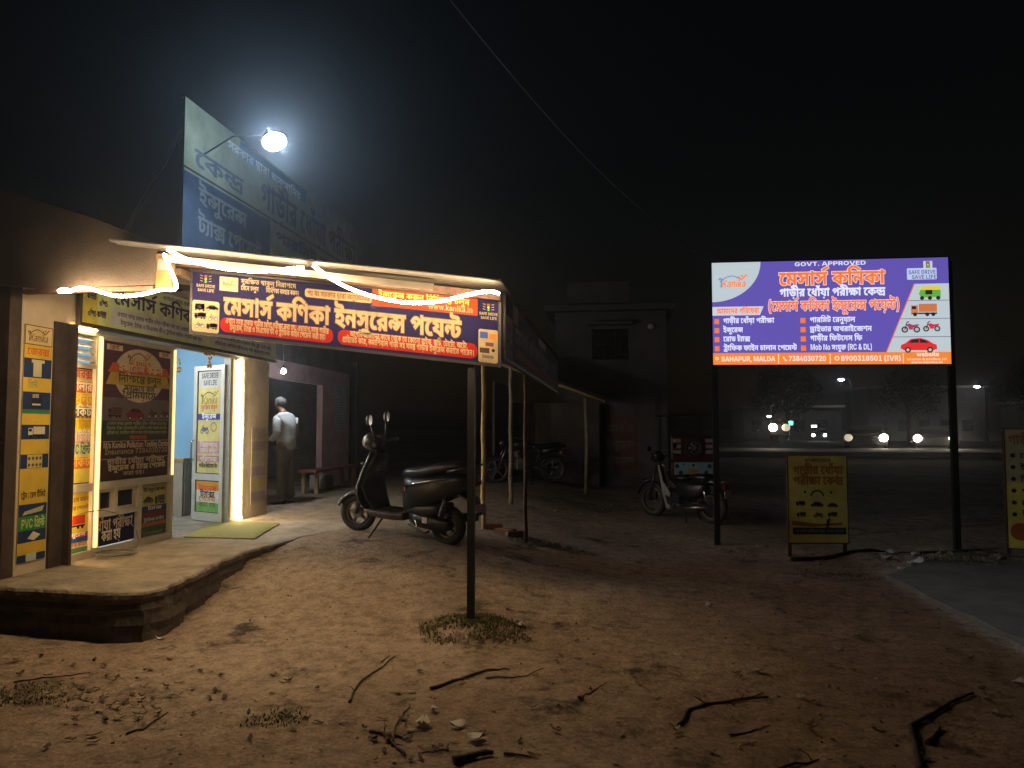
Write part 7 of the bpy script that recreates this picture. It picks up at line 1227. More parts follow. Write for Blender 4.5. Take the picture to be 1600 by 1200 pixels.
def rickshaw():
    s = thing('rickshaw', 'parked three-wheeler seen from behind with a spare wheel and a pale blue tail panel', 'rickshaw')
    M_r = mat('dark_red_paint', (.07, .012, .012), .35, var=.3); M_bp = mat('pale_blue_panel', (.22, .40, .50), .4, var=.25)
    mb = MB(); mb.box((-.5, 0, .42), (.5, .05, .78), M_r, bev=.02); mb.box((-.55, .05, .35), (.55, 1.5, .5), M_iron); mb.box((-.5, .01, .785), (.5, .06, 1.32), M_r, bev=.03); bd = mb.build('body', s)
    pn = Panel((-.44, -.004, .76), (1, 0, 0), (0, 0, -1)); pn.rect(0, 0, .88, .30, (.22, .40, .50), 0)
    for u, v in ((.07, .08), (.15, .22), (.81, .08), (.73, .22)): pn.disc(u, v, .045, (.02, .03, .06), 1); pn.disc(u, v, .02, (.15, .03, .03), 2)
    pn.rect(.2, .02, .22, .08, BLK, 1); pn.disc(.44, .06, .03, BLK, 1); pn.rect(.3, .12, .6, .26, (.5, .35, .15), 1); pn.text('7384', .32, .22, .1, (.1, .1, .1), .58, 2); pn.build('tail_panel', bd)
    mb = MB(); mb.torus((0, -.09, 1.07), (0, 1, 0), .17, .045, M_rubber, 28, 10); sw = mb.build('spare_wheel', s)
    mb = MB(); mb.torus((0, -.1, 1.07), (0, 1, 0), .125, .012, M_rimg, 24, 8)
    for i in range(6): mb.tube([(0, -.1, 1.07), (.12*math.cos(i*1.047), -.1, 1.07+.12*math.sin(i*1.047))], .02, M_rimg, 6)
    mb.build('rim', sw)
    for sg in (-1, 1):
        mb = MB()
        for z in (.98, 1.10, 1.22): mb.box((sg*.37-.09, -.03, z-.04), (sg*.37+.09, .008, z+.04), mat('worn_lens', (.35, .3, .28), .3, var=.4), bev=.012)
        mb.build('tail_lamp', s)
        mb = MB(); mb.torus((sg*.48, .25, .24), (1, 0, 0), .19, .05, M_rubber, 24, 8); mb.tube([(sg*.44, .25, .24), (sg*.5, .25, .24)], .15, M_rimg, 16); mb.build('wheel', s)
        mb = MB(); mb.tube([(sg*.5, .06, .5), (sg*.5, .06, 1.75)], .016, M_iron, 6); mb.tube([(sg*.5, 1.45, .5), (sg*.5, 1.45, 1.75)], .016, M_iron, 6); mb.build('roof_pole', s)
    mb = MB(); mb.box((-.56, -.05, 1.75), (.56, 1.9, 1.79), M_black, bev=.015); mb.build('canopy', s)
    mb = MB(); mb.box((-.45, .3, .6), (.45, .75, .72), M_seat, bev=.03); mb.build('seat', s)
    mb = MB(); mb.box((-.5, -.12, .36), (.5, -.06, .42), M_chrome, bev=.015); mb.build('bumper', s)
    return s
rk = rickshaw(); q = P(1083, 700, Y=16.6); rk.location = (q.x, q.y, .0); rk.scale = (.93, .93, 1.0); rk.rotation_euler = (0, 0, R(6))
# ------------------------------------------------------------------ the man by the set-back shop
def skin(name, nodes, edges, m, parent=None, sub=2, mats=None, root=0):
    """nodes {k: (co, rx, ry)}; grows one smooth surface round a skeleton"""
    keys = list(nodes); me = bpy.data.meshes.new(name); me.from_pydata([nodes[k][0] for k in keys], [(keys.index(a), keys.index(b)) for a, b in edges], [])
    o = bpy.data.objects.new(name, me); COL.objects.link(o)
    sk_ = o.modifiers.new('skin', 'SKIN'); sk_.use_smooth_shade = True
    for i, k in enumerate(keys):
        d = me.skin_vertices[0].data[i]; d.radius = nodes[k][1:3]; d.use_root = (i == root)
    sb = o.modifiers.new('sub', 'SUBSURF'); sb.levels = sb.render_levels = sub
    dg = bpy.context.evaluated_depsgraph_get(); dg.update()
    nm = bpy.data.meshes.new_from_object(o.evaluated_get(dg)); bpy.data.objects.remove(o)
    nm.materials.clear(); nm.materials.append(m)
    for p in nm.polygons: p.use_smooth = True
    o = bpy.data.objects.new(name, nm); COL.objects.link(o)
    if parent: o.parent = parent
    return o
man = thing('person', 'grey haired man in a white shirt and brown trousers standing with head bowed', 'person')
M_skin = mat('brown_skin', (.17, .085, .05), .55, var=.12, scale=20); M_shirt = mat('white_cotton', (.38, .40, .40), .85, var=.12, scale=14, bump=.25, bscale=18); M_trs = mat('brown_trousers', (.085, .065, .048), .85, var=.25, scale=10, bump=.25, bscale=20); M_hair = mat('grey_hair', (.055, .052, .05), .9, var=.4, scale=40)
# local frame: faces +x, stands on z = 0
body = {'pel': ((0, 0, .86), .12, .14), 'sp1': ((.0, 0, 1.0), .11, .13), 'sp2': ((.02, 0, 1.18), .12, .15), 'chest': ((.04, 0, 1.30), .11, .14), 'neck0': ((.07, 0, 1.41), .06, .06), 'neck': ((.10, 0, 1.455), .052, .052), 'head0': ((.135, 0, 1.51), .075, .068), 'head1': ((.145, 0, 1.575), .088, .074), 'head2': ((.135, 0, 1.625), .066, .058)}
be = [('pel', 'sp1'), ('sp1', 'sp2'), ('sp2', 'chest'), ('chest', 'neck0'), ('neck0', 'neck'), ('neck', 'head0'), ('head0', 'head1'), ('head1', 'head2')]
for s_, n in ((1, 'l'), (-1, 'r')):
    body.update({n+'sh': ((.04, s_*.17, 1.33), .058, .058), n+'el': ((.0, s_*.24, 1.08), .042, .042), n+'wr': ((.20, s_*.12, 1.0), .027, .027), n+'pa': ((.255, s_*.085, .995), .036, .022),
                 n+'hip': ((0, s_*.09, .82), .09, .09), n+'kn': ((.02, s_*.10, .47), .055, .055), n+'an': ((-.01, s_*.105, .09), .038, .038), n+'to': ((.13, s_*.12, .03), .035, .026)})
    be += [('chest', n+'sh'), (n+'sh', n+'el'), (n+'el', n+'wr'), (n+'wr', n+'pa'), ('pel', n+'hip'), (n+'hip', n+'kn'), (n+'kn', n+'an'), (n+'an', n+'to')]
    for i in range(4):                                       # fingers, unequal and bent
        L = (.075, .085, .08, .062)[i]; y = s_*(.085+.0); z = 1.02-.017*i
        body.update({n+'f%da' % i: ((.285, y-s_*.004*i, z), .0085, .0085), n+'f%db' % i: ((.285+L*.5, y-s_*.018, z-.006), .0078, .0078), n+'f%dc' % i: ((.285+L*.75, y-s_*.045, z-.012), .0068, .0068)})
        be += [(n+'pa', n+'f%da' % i), (n+'f%da' % i, n+'f%db' % i), (n+'f%db' % i, n+'f%dc' % i)]
    body.update({n+'ta': ((.25, s_*.06, 1.025), .010, .010), n+'tb': ((.285, s_*.035, 1.04), .0085, .0085)}); be += [(n+'pa', n+'ta'), (n+'ta', n+'tb')]
    
bo = skin('body', body, be, M_skin, man)
# face: nose, brow, mouth, eyes and ears worked into small children of the body
mb = MB(); mb.sphere((.222, 0, 1.545), .017, M_skin, squash=(1.1, .8, 1.4)); mb.sphere((.20, 0, 1.507), .022, mat('dark_lips', (.12, .05, .035), .6), squash=(.6, 1.1, .35))
for s_ in (-1, 1): mb.sphere((.195, s_*.03, 1.572), .011, M_white); mb.sphere((.203, s_*.03, 1.571), .006, M_black); mb.sphere((.145, s_*.078, 1.555), .026, M_skin, squash=(.7, .35, 1.2))
mb.build('face', man)
mb = MB(); bmh = bmesh.new(); bmesh.ops.create_icosphere(bmh, subdivisions=4, radius=1)
for v in bmh.verts:
    c = v.co; k = 1+.03*noise.noise(c*9); v.co = Vector((.128+c.x*.098*k, c.y*.086*k, 1.578+c.z*.088*k))
bmesh.ops.delete(bmh, geom=[v for v in bmh.verts if (v.co.x > .17 and v.co.z < 1.60) or v.co.z < 1.51], context='VERTS'); mb.bm(bmh, M_hair); hr_ = mb.build('hair', man)
sh = {'b': ((0, 0, .80), .155, .175), 'w': ((-.005, 0, .98), .15, .17), 'c': ((.02, 0, 1.18), .145, .175), 'u': ((.04, 0, 1.31), .115, .145), 'n': ((.075, 0, 1.40), .066, .07)}
se = [('b', 'w'), ('w', 'c'), ('c', 'u'), ('u', 'n')]
for s_, n in ((1, 'l'), (-1, 'r')):
    sh.update({n+'s': ((.04, s_*.18, 1.325), .075, .075), n+'m': ((.015, s_*.23, 1.20), .07, .07), n+'e': ((-.01, s_*.25, 1.07), .065, .065), n+'x': ((.10, s_*.185, 1.02), .055, .055), n+'c': ((.18, s_*.132, 1.0), .042, .042)}); se += [('u', n+'s'), (n+'s', n+'m'), (n+'m', n+'e'), (n+'e', n+'x'), (n+'x', n+'c')]
so_ = skin('shirt', sh, se, M_shirt, man)
tx_ = bpy.data.textures.new('folds', 'CLOUDS'); tx_.noise_scale = .11
dm = so_.modifiers.new('folds', 'DISPLACE'); dm.texture = tx_; dm.strength = .035; dm.mid_level = .5
tr = {'p': ((0, 0, .90), .125, .15)}
te = []
for s_, n in ((1, 'l'), (-1, 'r')):
    tr.update({n+'h': ((0, s_*.085, .80), .115, .11), n+'t': ((.01, s_*.095, .62), .10, .098), n+'k': ((.02, s_*.10, .46), .085, .085), n+'c': ((.0, s_*.105, .25), .078, .078), n+'a': ((-.01, s_*.108, .06), .078, .074)}); te += [('p', n+'h'), (n+'h', n+'t'), (n+'t', n+'k'), (n+'k', n+'c'), (n+'c', n+'a')]
t_o = skin('trousers', tr, te, M_trs, man); dm = t_o.modifiers.new('folds', 'DISPLACE'); dm.texture = tx_; dm.strength = .03; dm.mid_level = .5
mb = MB()
for s_ in (-1, 1): mb.box((-.06, s_*.115-.045, .0), (.17, s_*.115+.045, .022), M_black, bev=.008); mb.tube([(.05, s_*.115-.045, .02), (.06, s_*.115, .06), (.05, s_*.115+.045, .02)], .012, M_black, 6)
mb.build('sandals', man)
mp_ = P(446, 786, Z=.335); man.location = (mp_.x, mp_.y, .334); man.rotation_euler = (0, 0, R(168)); man.scale = (.98, .98, .99)
# ------------------------------------------------------------------ small things round the shop
def quad_on(pxs, z0, th, m, name, label, cat, wob=.004):
    pts = [P(a, b, Z=z0) for a, b in pxs]; mb = MB(); top = []
    for a, b_ in zip(pts, pts[1:]+pts[:1]):
        for i in range(10): top.append(a.lerp(b_, i/10)+Vector((rnd.uniform(-wob, wob), rnd.uniform(-wob, wob), 0)))
    mb.rings([[Vector((p.x, p.y, z0)) for p in top], [Vector((p.x, p.y, z0+th)) for p in top]], m, smooth=False); o = mb.build(name); tag(o, label, cat); return o
quad_on([(287, 840), (398, 843), (437, 819), (342, 813)], .334, .012, mat('green_mat', (.26, .25, .05), .95, var=.3, scale=30, bump=.9, bscale=260), 'doormat', 'flat olive green doormat on the concrete before the shop door', 'doormat')
# coil of cable on the plinth
mb = MB(); c = P(182, 868, Z=.34); pts = []
for i in range(80):
    a = i*.5; r = .12+.035*math.sin(i*.37)+.0008*i; pts.append((c.x+.02*math.sin(i*.13)+r*math.cos(a), c.y+.012*math.sin(i*.3)+r*.95*math.sin(a), .342+.00035*i+.008*abs(math.sin(i*.9))))
for q in ((214, 856, 0), (216, 842, 0), (212, 826, 0), (200, 812, 0), (182, 802, 0), (160, 797, 0), (136, 800, 0), (118, 806, 0)):
    w_ = P(q[0], q[1], X=XW+.09); pts.append((w_.x, w_.y, w_.z))
mb.tube(pts, .0042, mat('grey_cable', (.16, .16, .15), .5), 6); tag(mb.build('cable_coil'), 'loose coil of grey cable on the plinth running up to the window', 'cable')
# cabinet and papers in the blue room
q = P(287, 806, Z=.34); cx, cy2 = min(q.x, XW-.5), q.y
cab = thing('cabinet', 'beige two-part cabinet seen through the shop doorway', 'cabinet', (cx, cy2, .334))
mb = MB(); mb.box((-.55, -.05, 0), (0, 1.0, .72), mat('beige_laminate', (.35, .28, .2), .5, var=.2)); mb.box((-.57, -.07, .722), (.02, 1.02, .76), M_wood); mb.build('carcass', cab)
for z0, z1, y0, y1 in ((.03, .45, -.02, .48), (.47, .70, -.02, .48), (.03, .45, .50, .97), (.47, .70, .50, .97)):
    mb = MB(); mb.box((.003, y0, z0), (.018, y1, z1), mat('beige_laminate', (.35, .28, .2), .5, var=.2), bev=.003); d_ = mb.build('drawer', cab); mb = MB(); mb.tube([(.03, (y0+y1)/2-.05, z1-.06), (.03, (y0+y1)/2+.05, z1-.06)], .006, M_chrome, 6); mb.build('handle', d_)
for i, (a, b_) in enumerate(((281, 291), (292, 304))):
    p0, p1 = P(a, 622, X=-7.49), P(b_, 640, X=-7.49); pn = Panel((-7.49, p0.y, p0.z), (0, 1, 0), (0, 0, -1)); W, H = p1.y-p0.y, p0.z-p1.z
    pn.board(0, 0, W, H, .004, ink((.62, .6, .55))); 
    for k in range(4): pn.rect(W*.15, H*(.15+.18*k), W*.8, H*(.22+.18*k), ((.5, .2, .15), (.2, .2, .25))[i], 1)
    o = pn.build('paper_notice'); tag(o, ('reddish printed paper on the blue wall, left of its neighbour', 'grey printed paper on the blue wall, right of its neighbour')[i], 'notice')
p0 = P(287, 560, X=-7.48); mb = MB(); mb.box((-7.5, p0.y-.45, p0.z-.02), (-7.44, p0.y+.5, p0.z+.03), M_white); mb.box((-7.5, p0.y-.02, p0.z+.03), (-7.44, p0.y+.03, p0.z+.5), M_white); tag(mb.build('conduit'), 'white cable conduit high on the blue wall', 'conduit')
# garlands
def garland(name, label, pts, cols, r):
    mb = MB()
    for i, p in enumerate(pts):
        for k in range(5): mb.sphere((p.x+rnd.uniform(-r, r), p.y+rnd.uniform(-r, r), p.z+rnd.uniform(-r, r)*.7), r*rnd.uniform(.5, .8), cols[(i+k) % len(cols)], seg=6)
    tag(mb.build(name), label, 'garland')
M_mar = mat('marigold', (.65, .22, .02), .8, var=.3); M_ylw = mat('yellow_flower', (.6, .42, .03), .8, var=.3)
garland('garland', 'orange flower garland hanging over the shop door', [P(327+a, b, X=XW+.05) for a, b in ((-6, 553), (0, 553), (6, 554), (1, 560), (1, 566), (0, 571), (-2, 572), (2, 573))], [M_mar, M_mar, M_ylw], .018)
garland('garland', 'yellow flower bunch hanging inside the near jamb of the door', [P(280, b, X=XW+.03) for b in (562, 568, 575, 580)], [M_ylw], .016)
# bench by the scooter
p0, p1 = P(482, 735, Z=.78), P(560, 736, Z=.78)
p0 = P(484, 735, X=-5.2); yb0 = p0.y; zb = p0.z; yb1 = P(566, 738, X=-5.0).y
bn = thing('bench', 'low bench with a dark red plank seat by the pink post', 'bench', (-5.25, (yb0+yb1)/2, .3))
M_rp = mat('red_brown_plank', (.22, .06, .04), .5, var=.35); L2 = (yb1-yb0)/2
mb = MB(); mb.box((-.17, -L2, zb-.345), (.17, L2, zb-.30), M_rp, bev=.006); mb.build('seat', bn)
for y in (-L2+.15, L2-.15):
    for x in (-.12, .12): mb = MB(); mb.box((x-.03, y-.03, 0), (x+.03, y+.03, zb-.345), M_wood); mb.build('leg', bn)
# pale carton under the bench
q = P(514, 775, Z=.34); mb = MB(); mb.box((-.16, -.2, 0), (.16, .2, .26), mat('pale_carton', (.4, .38, .34), .8, var=.3), bev=.006); o = mb.build('carton', loc=(-5.55, P(514, 760, X=-5.4).y, .334)); tag(o, 'pale carton on the floor under the end of the bench', 'box')
# bricks at the foot of the posts
M_brick = mat('old_brick', (.22, .10, .06), .9, var=.4, scale=12, bump=.5)
for i, (a, b_, rz, lb) in enumerate(((770, 838, .2, 'single dark brick lying left of two at the foot of the posts'), (790, 842, -.3, 'single dark brick in the middle between the two thin posts'), (806, 843, .5, 'single dark brick against the rusty post'))):
    q = P(a, b_, Z=.17); mb = MB(); mb.box((-.12, -.058, 0), (.12, .058, .075), M_brick, bev=.006); o = mb.build('brick', loc=(q.x, q.y, gz(q.x, q.y)-.006), rot=(0, 0, rz)); tag(o, lb, 'brick', 'bricks at the post feet')
# grass round the iron post
def tuft(name, label, cx, cy, rx, ry, n, h, kind='stuff'):
    mb = MB(); g1, g2 = mat('dry_grass', (.10, .085, .03), .9, var=.4), mat('green_grass', (.045, .06, .018), .9, var=.4)
    for i in range(n):
        a, k = rnd.uniform(0, 6.283), rnd.random()**.62; k *= 1.15+.5*noise.noise((math.cos(a)*1.6+cx, math.sin(a)*1.6+cy, n)); x, y = cx+rx*k*math.cos(a)+rnd.gauss(0, .03), cy+ry*k*math.sin(a)+rnd.gauss(0, .02)
        if noise.noise((x*9, y*9, .5)) < rnd.uniform(-.7, .1): continue
        z = gz(x, y)-.004
        d = rnd.uniform(0, 6.283); l = h*rnd.uniform(.4, 1.2); wd = rnd.uniform(.002, .005); u = Vector((math.cos(d), math.sin(d), 0)); s_ = Vector((-u.y, u.x, 0))*wd; b0 = Vector((x, y, z)); ln = rnd.uniform(.3, 1.1)
        p1_ = b0+u*l*ln*.5+Vector((0, 0, l*.55)); p2 = b0+u*l*ln*1.2+Vector((0, 0, l*.55*rnd.uniform(.5, 1.4)))
        m = g1 if rnd.random() < .55 else g2; mb.face([b0-s_, b0+s_, p1_+s_*.7, p1_-s_*.7], m); mb.face([p1_-s_*.7, p1_+s_*.7, p2], m)
    o = mb.build(name); tag(o, label, 'grass', None, kind); return o
tuft('grass_clump', 'low trampled clump of grass round the foot of the black iron post', -1.0, 5.52, .34, .26, 2600, .05)
q = P(1530, 885, Z=0); tuft('grass_clump', 'scrubby weeds round the foot of the right billboard post', q.x, q.y, .5, .25, 900, .10)
q = P(30, 1090, Z=0); tuft('grass_clump', 'dark weeds at the left edge in the foreground', q.x, q.y, .32, .15, 700, .035)
q = P(300, 1135, Z=0) if False else P(440, 1125, Z=0); tuft('grass_clump', 'sparse flattened weeds left of the middle in the foreground', q.x, q.y, .14, .1, 260, .03)
q = P(860, 858, Z=.1); tuft('grass_clump', 'dark weeds right of the rusty post', q.x, q.y, .45, .2, 900, .05)
q = P(1310, 900, Z=0); tuft('grass_clump', 'dark flat weeds before the yellow notice board', q.x, q.y, .45, .22, 900, .03)
q = P(930, 795, Z=.05); tuft('grass_clump', 'dark trodden weeds left of the moped', q.x, q.y, 1.1, .5, 1500, .06)
# sticks
M_stick = mat('dead_wood', (.045, .03, .02), .85, var=.5, scale=25, bump=.4)
def stick(pxs, r0, label, name='stick', m=None, zc=0., cat='stick', n=4):
    r = r0*.75; pts = []
    q = [P(a, b_, Z=zc) for a, b_ in pxs]
    for i in range(len(q)-1):
        for k in range(n): v = q[i].lerp(q[i+1], k/n); pts.append(v)
    pts.append(q[-1]); out = [(v.x+rnd.uniform(-.006, .006), v.y+rnd.uniform(-.006, .006), gz(v.x, v.y)+r*.7+rnd.uniform(0, .006)) for v in pts]
    N = len(out); mb = MB()
    for i in range(1, N-1, 3):
        if .005 < r < .0125 and rnd.random() < .4: o0 = Vector(out[i]); dd = Vector((rnd.uniform(-1, 1), rnd.uniform(-1, 1), .25)).normalized()*r*rnd.uniform(5, 11); mb.tube([o0, o0+dd*.5+Vector((0, 0, .004)), o0+dd+Vector((rnd.uniform(-.02, .02), 0, -.004))], [r*.5, r*.35, r*.15], m or M_stick, 5)
    mb.tube(out, [r*(1.1-.6*i/N+.12*math.sin(i*2.3)) for i in range(N)], m or M_stick, 7); o = mb.build(name); tag(o, label, cat, 'fallen sticks on the bare ground' if cat == 'stick' else None); return o
stick([(672, 1078), (720, 1066), (760, 1050), (797, 1047)], .012, 'longest dark stick in the centre foreground below the grassy post')
stick([(758, 1062), (800, 1058), (848, 1048)], .006, 'thin stick overlapping the right end of the longest one')
stick([(546, 1100), (552, 1080), (580, 1055), (616, 1028)], .009, 'curved stick left of centre, below and left of the post')
stick([(596, 1036), (608, 1026)], .005, 'short twig lying at the top of the curved stick')
stick([(612, 1165), (622, 1130), (643, 1102)], .007, 'upright looking crooked twig by the leaf heap near the bottom')
stick([(578, 1145), (600, 1150), (625, 1172), (632, 1180)], .010, 'broken dark stick in the leaf heap near the bottom')
stick([(905, 1092), (925, 1082), (948, 1068)], .006, 'short slanting twig right of centre')
stick([(1062, 1130), (1076, 1104), (1110, 1098), (1200, 1088)], .012, 'bent dark branch with a sharp knee right of centre foreground')
stick([(1085, 1101), (1130, 1096), (1192, 1082)], .007, 'thin branch lying against the sharply bent one')
stick([(1440, 1215), (1432, 1165), (1424, 1136), (1450, 1118), (1485, 1100), (1520, 1087)], .019, 'thickest bent branch at the lower right')
stick([(1450, 1160), (1470, 1135)], .016, 'stub of bark inside the bend of the thickest branch')
stick([(1140, 1143), (1180, 1135), (1205, 1132)], .006, 'thin twig below the sharply bent branch')
stick([(1215, 1195), (1240, 1185), (1280, 1184)], .010, 'dark stick at the bottom edge right of centre')
stick([(197, 1149), (230, 1138), (262, 1115)], .008, 'slanting stick in the left foreground')
stick([(710, 1195), (740, 1186), (772, 1180)], .024, 'short thick log at the bottom edge in the centre')
stick([(788, 1180), (832, 1182)], .009, 'short dark stick right of the log at the bottom edge')
stick([(20, 1068), (80, 1062), (140, 1055)], .006, 'faint twig at the far left foreground')
stick([(1236, 877), (1300, 874), (1420, 868), (1530, 862), (1560, 866)], .03, 'long dark pole lying along the ridge under the billboard', 'pole', M_iron, 0., 'pole')
# papers and leaves
def leaf(x, y, L, wd, rz, m, name, label, cat, group, curl=.3):
    mb = MB(); rows = []
    for i in range(6):
        t = i/5; w_ = wd*math.sin(math.pi*min(.97, max(.04, t)))**.7; z = curl*L*(t-.5)**2+rnd.uniform(0, .004)
        rows.append([Vector((L*(t-.5), -w_/2, z+abs(curl)*wd*.25)), Vector((L*(t-.5), 0, z)), Vector((L*(t-.5), w_/2, z+abs(curl)*wd*.25+rnd.uniform(-.003, .004)))])
    mb.rings(rows, m, False, False); o = mb.build(name, loc=(x, y, gz(x, y)+.006), rot=(rnd.uniform(-.15, .15), rnd.uniform(-.15, .15), rz)); o.modifiers.new('t', 'SOLIDIFY').thickness = .0012
    tag(o, label, cat, group); return o
M_lf = [mat('dry_leaf_a', (.14, .085, .035), .8, var=.4), mat('dry_leaf_b', (.075, .05, .028), .8, var=.4), mat('pale_leaf', (.30, .23, .13), .75, var=.3)]
M_pap = mat('paper_scrap', (.50, .48, .44), .8, var=.25)
for px, py, L, wd, lb in ((815, 982, .075, .06, 'bright white paper scrap beside the grassy foot of the post'), (660, 1136, .10, .075, 'pale crumpled paper left of two near the bottom centre'), (715, 1135, .085, .065, 'pale crumpled paper right of the other near the bottom centre'), (743, 1157, .075, .07, 'square pale paper above the log at the bottom'), (678, 1113, .06, .035, 'small pale scrap above the crumpled papers'), (1108, 948, .09, .06, 'rounded white scrap right of centre on the bare ground'), (1192, 857, .14, .12, 'white crumpled bag between the billboard post and the yellow board'), (1385, 877, .16, .10, 'white rag right of the yellow board'), (1432, 884, .22, .15, 'larger pale plastic heap left of the right billboard post'), (1487, 872, .12, .1, 'small white scrap just left of the right billboard post'), (1252, 1093, .05, .045, 'tiny white scrap beside the sharply bent branch'), (1310, 1016, .06, .025, 'thin white sliver on the dark ground at right'), (1368, 1064, .04, .025, 'tiny pale chip on the dark ground at right'), (1180, 1052, .12, .05, 'grey torn strip on the ground right of centre'), (1592, 1070, .1, .06, 'pale scrap at the right edge'), (250, 1000, .07, .04, 'pale dry scrap before the plinth corner'), (905, 805, .1, .08, 'pale stone-like scrap in the weeds left of the moped'), (868, 800, .08, .06, 'small pale scrap in the weeds by the grey bamboo post')):
    q = P(px, py, Z=gz0(*P(px, py, Z=0)[:2])*.9); leaf(q.x, q.y, L, wd, rnd.uniform(0, 6.28), M_pap, 'paper_scrap', lb, 'paper scrap', None, rnd.uniform(.5, 1.2))
spots = []
for i in range(260):
    if i < 80: px, py = rnd.gauss(190, 90), rnd.gauss(1085, 30)
    elif i < 100: px, py = rnd.gauss(620, 30), rnd.gauss(1160, 14)
    else: px, py = rnd.uniform(20, 1580), rnd.uniform(930, 1195)
    q = P(px, py, Z=0)
    if q.x < -3.1 and q.y > 4.8: continue
    leaf(q.x, q.y, rnd.uniform(.025, .07), rnd.uniform(.012, .035), rnd.uniform(0, 6.28), rnd.choice(M_lf), 'dry_leaf', 'dry brown leaf among many scattered over the bare earth', 'leaf', 'dry leaves scattered on the earth', rnd.uniform(.2, .9))
# crumbs of earth, too many to count
mb = MB(); cm = [mat('clod_a', (.15, .09, .055), .95, var=.4), mat('clod_b', (.09, .06, .04), .95, var=.4), mat('clod_c', (.24, .19, .14), .9, var=.3)]
base = bmesh.new(); bmesh.ops.create_icosphere(base, subdivisions=1, radius=1); bv = [v.co.copy() for v in base.verts]; bf = [[v.index for v in f.verts] for f in base.faces]; base.free()
for i in range(6500):
    if i < 5300: x, y = rnd.uniform(-3.4, 4.2), 1.9+rnd.random()**1.6*6
    else: q = P(rnd.gauss(1400, 150), rnd.gauss(884, 9), Z=0); x, y = q.x, q.y
    if x < -3.2 and y > 4.9: continue
    if noise.noise((x*1.3, y*1.3, 8.8)) < rnd.uniform(-.55, .35): continue
    r = .002+.009*rnd.random()**6*(1.6 if i >= 5300 else 1); z = gz(x, y); M = Matrix.Translation((x, y, z+r*.2)) @ Matrix.Rotation(rnd.uniform(0, 6), 4, 'Z') @ Matrix.Diagonal((r*rnd.uniform(.8, 1.6), r, r*rnd.uniform(.5, .9), 1)); b = len(mb.v); k = mb._m(cm[min(2, int(rnd.random()**2*3))])
    mb.v += [tuple(M @ (v*(1+.25*noise.noise(v*3+Vector((i, 0, 0)))))) for v in bv]
    for f in bf: mb.f.append(tuple(b+j for j in f)); mb.mi.append(k); mb.sm.append(False)
tag(mb.build('gravel'), 'crumbs of earth and small stones strewn over the ground', 'gravel', None, 'stuff')
# broken brick pieces before the billboard
M_rub = mat('grey_rubble', (.26, .25, .23), .9, var=.4, bump=.5)
for i in range(26):
    q = P(rnd.gauss(1490, 60), rnd.gauss(886, 8), Z=0); bmr = bmesh.new(); bmesh.ops.create_icosphere(bmr, subdivisions=2, radius=1); r = rnd.uniform(.02, .06)
    for v in bmr.verts: v.co = v.co*(1+.35*noise.noise(v.co*1.7+Vector((i*3, 0, 0)))); v.co.z *= .6
    mb = MB(); mb.bm(bmr, M_rub, Matrix.Diagonal((r*1.3, r, r, 1)), False); o = mb.build('rubble_stone', loc=(q.x, q.y, gz(q.x, q.y)+r*.2), rot=(0, 0, i)); tag(o, 'grey lump of rubble in the heap at the foot of the right billboard post', 'stone', 'rubble by the billboard post')
# overhead cable
mb = MB(); A, B_ = P(1086, 393, Y=11.), P(655, -60, Y=6.5); mb.tube([A.lerp(B_, i/24)+Vector((0, 0, -.25*math.sin(math.pi*i/24))) for i in range(25)], .005, mat('cable_sheath', (.3, .3, .3), .4), 6)
tag(mb.build('overhead_cable'), 'thin overhead cable slanting down to the billboard from the upper left', 'cable')

# ------------------------------------------------------------------ the road at night: lamps and headlights
def street_lamp(px, py, d, h, label, power):
    r = ray(px, py); p = Vector((0, 0, CH))+r*d; s = thing('street_lamp', label, 'street lamp', (p.x, p.y, 0), 0, 'street lamps along the road')
    mb = MB(); z = p.z; mb.tube([(.9, 0, 0), (.9, 0, z-.4), (.75, 0, z+.05), (.2, 0, z+.1)], [.08, .06, .045, .035], M_iron, 8); mb.build('pole', s)
    mb = MB(); mb.box((-.3, -.12, z+.02), (.25, .12, z+.12), M_iron, bev=.02); hd = mb.build('head', s)
    mb = MB(); mb.sphere((-.05, -.02, z-.02), .19, glow('street_white_%d' % power, (.84, .92, 1.), power), seg=10, squash=(1.5, 1, .6)); mb.build('lens', hd)
street_lamp(1315, 593, 78, 6, 'brightest street lamp under the middle of the billboard', 90)
street_lamp(1423, 610, 92, 6, 'faint street lamp right of the brightest one', 90)
street_lamp(1527, 604, 80, 6, 'street lamp near the right edge beside a pale mast', 70)
street_lamp(1337, 644, 100, 5, 'low far street lamp under the brightest one', 120)
street_lamp(1509, 659, 105, 5, 'lowest far street lamp at the right', 90)
M_cb = mat('dark_car_paint', (.03, .03, .035), .3, var=.3, coat=.4)
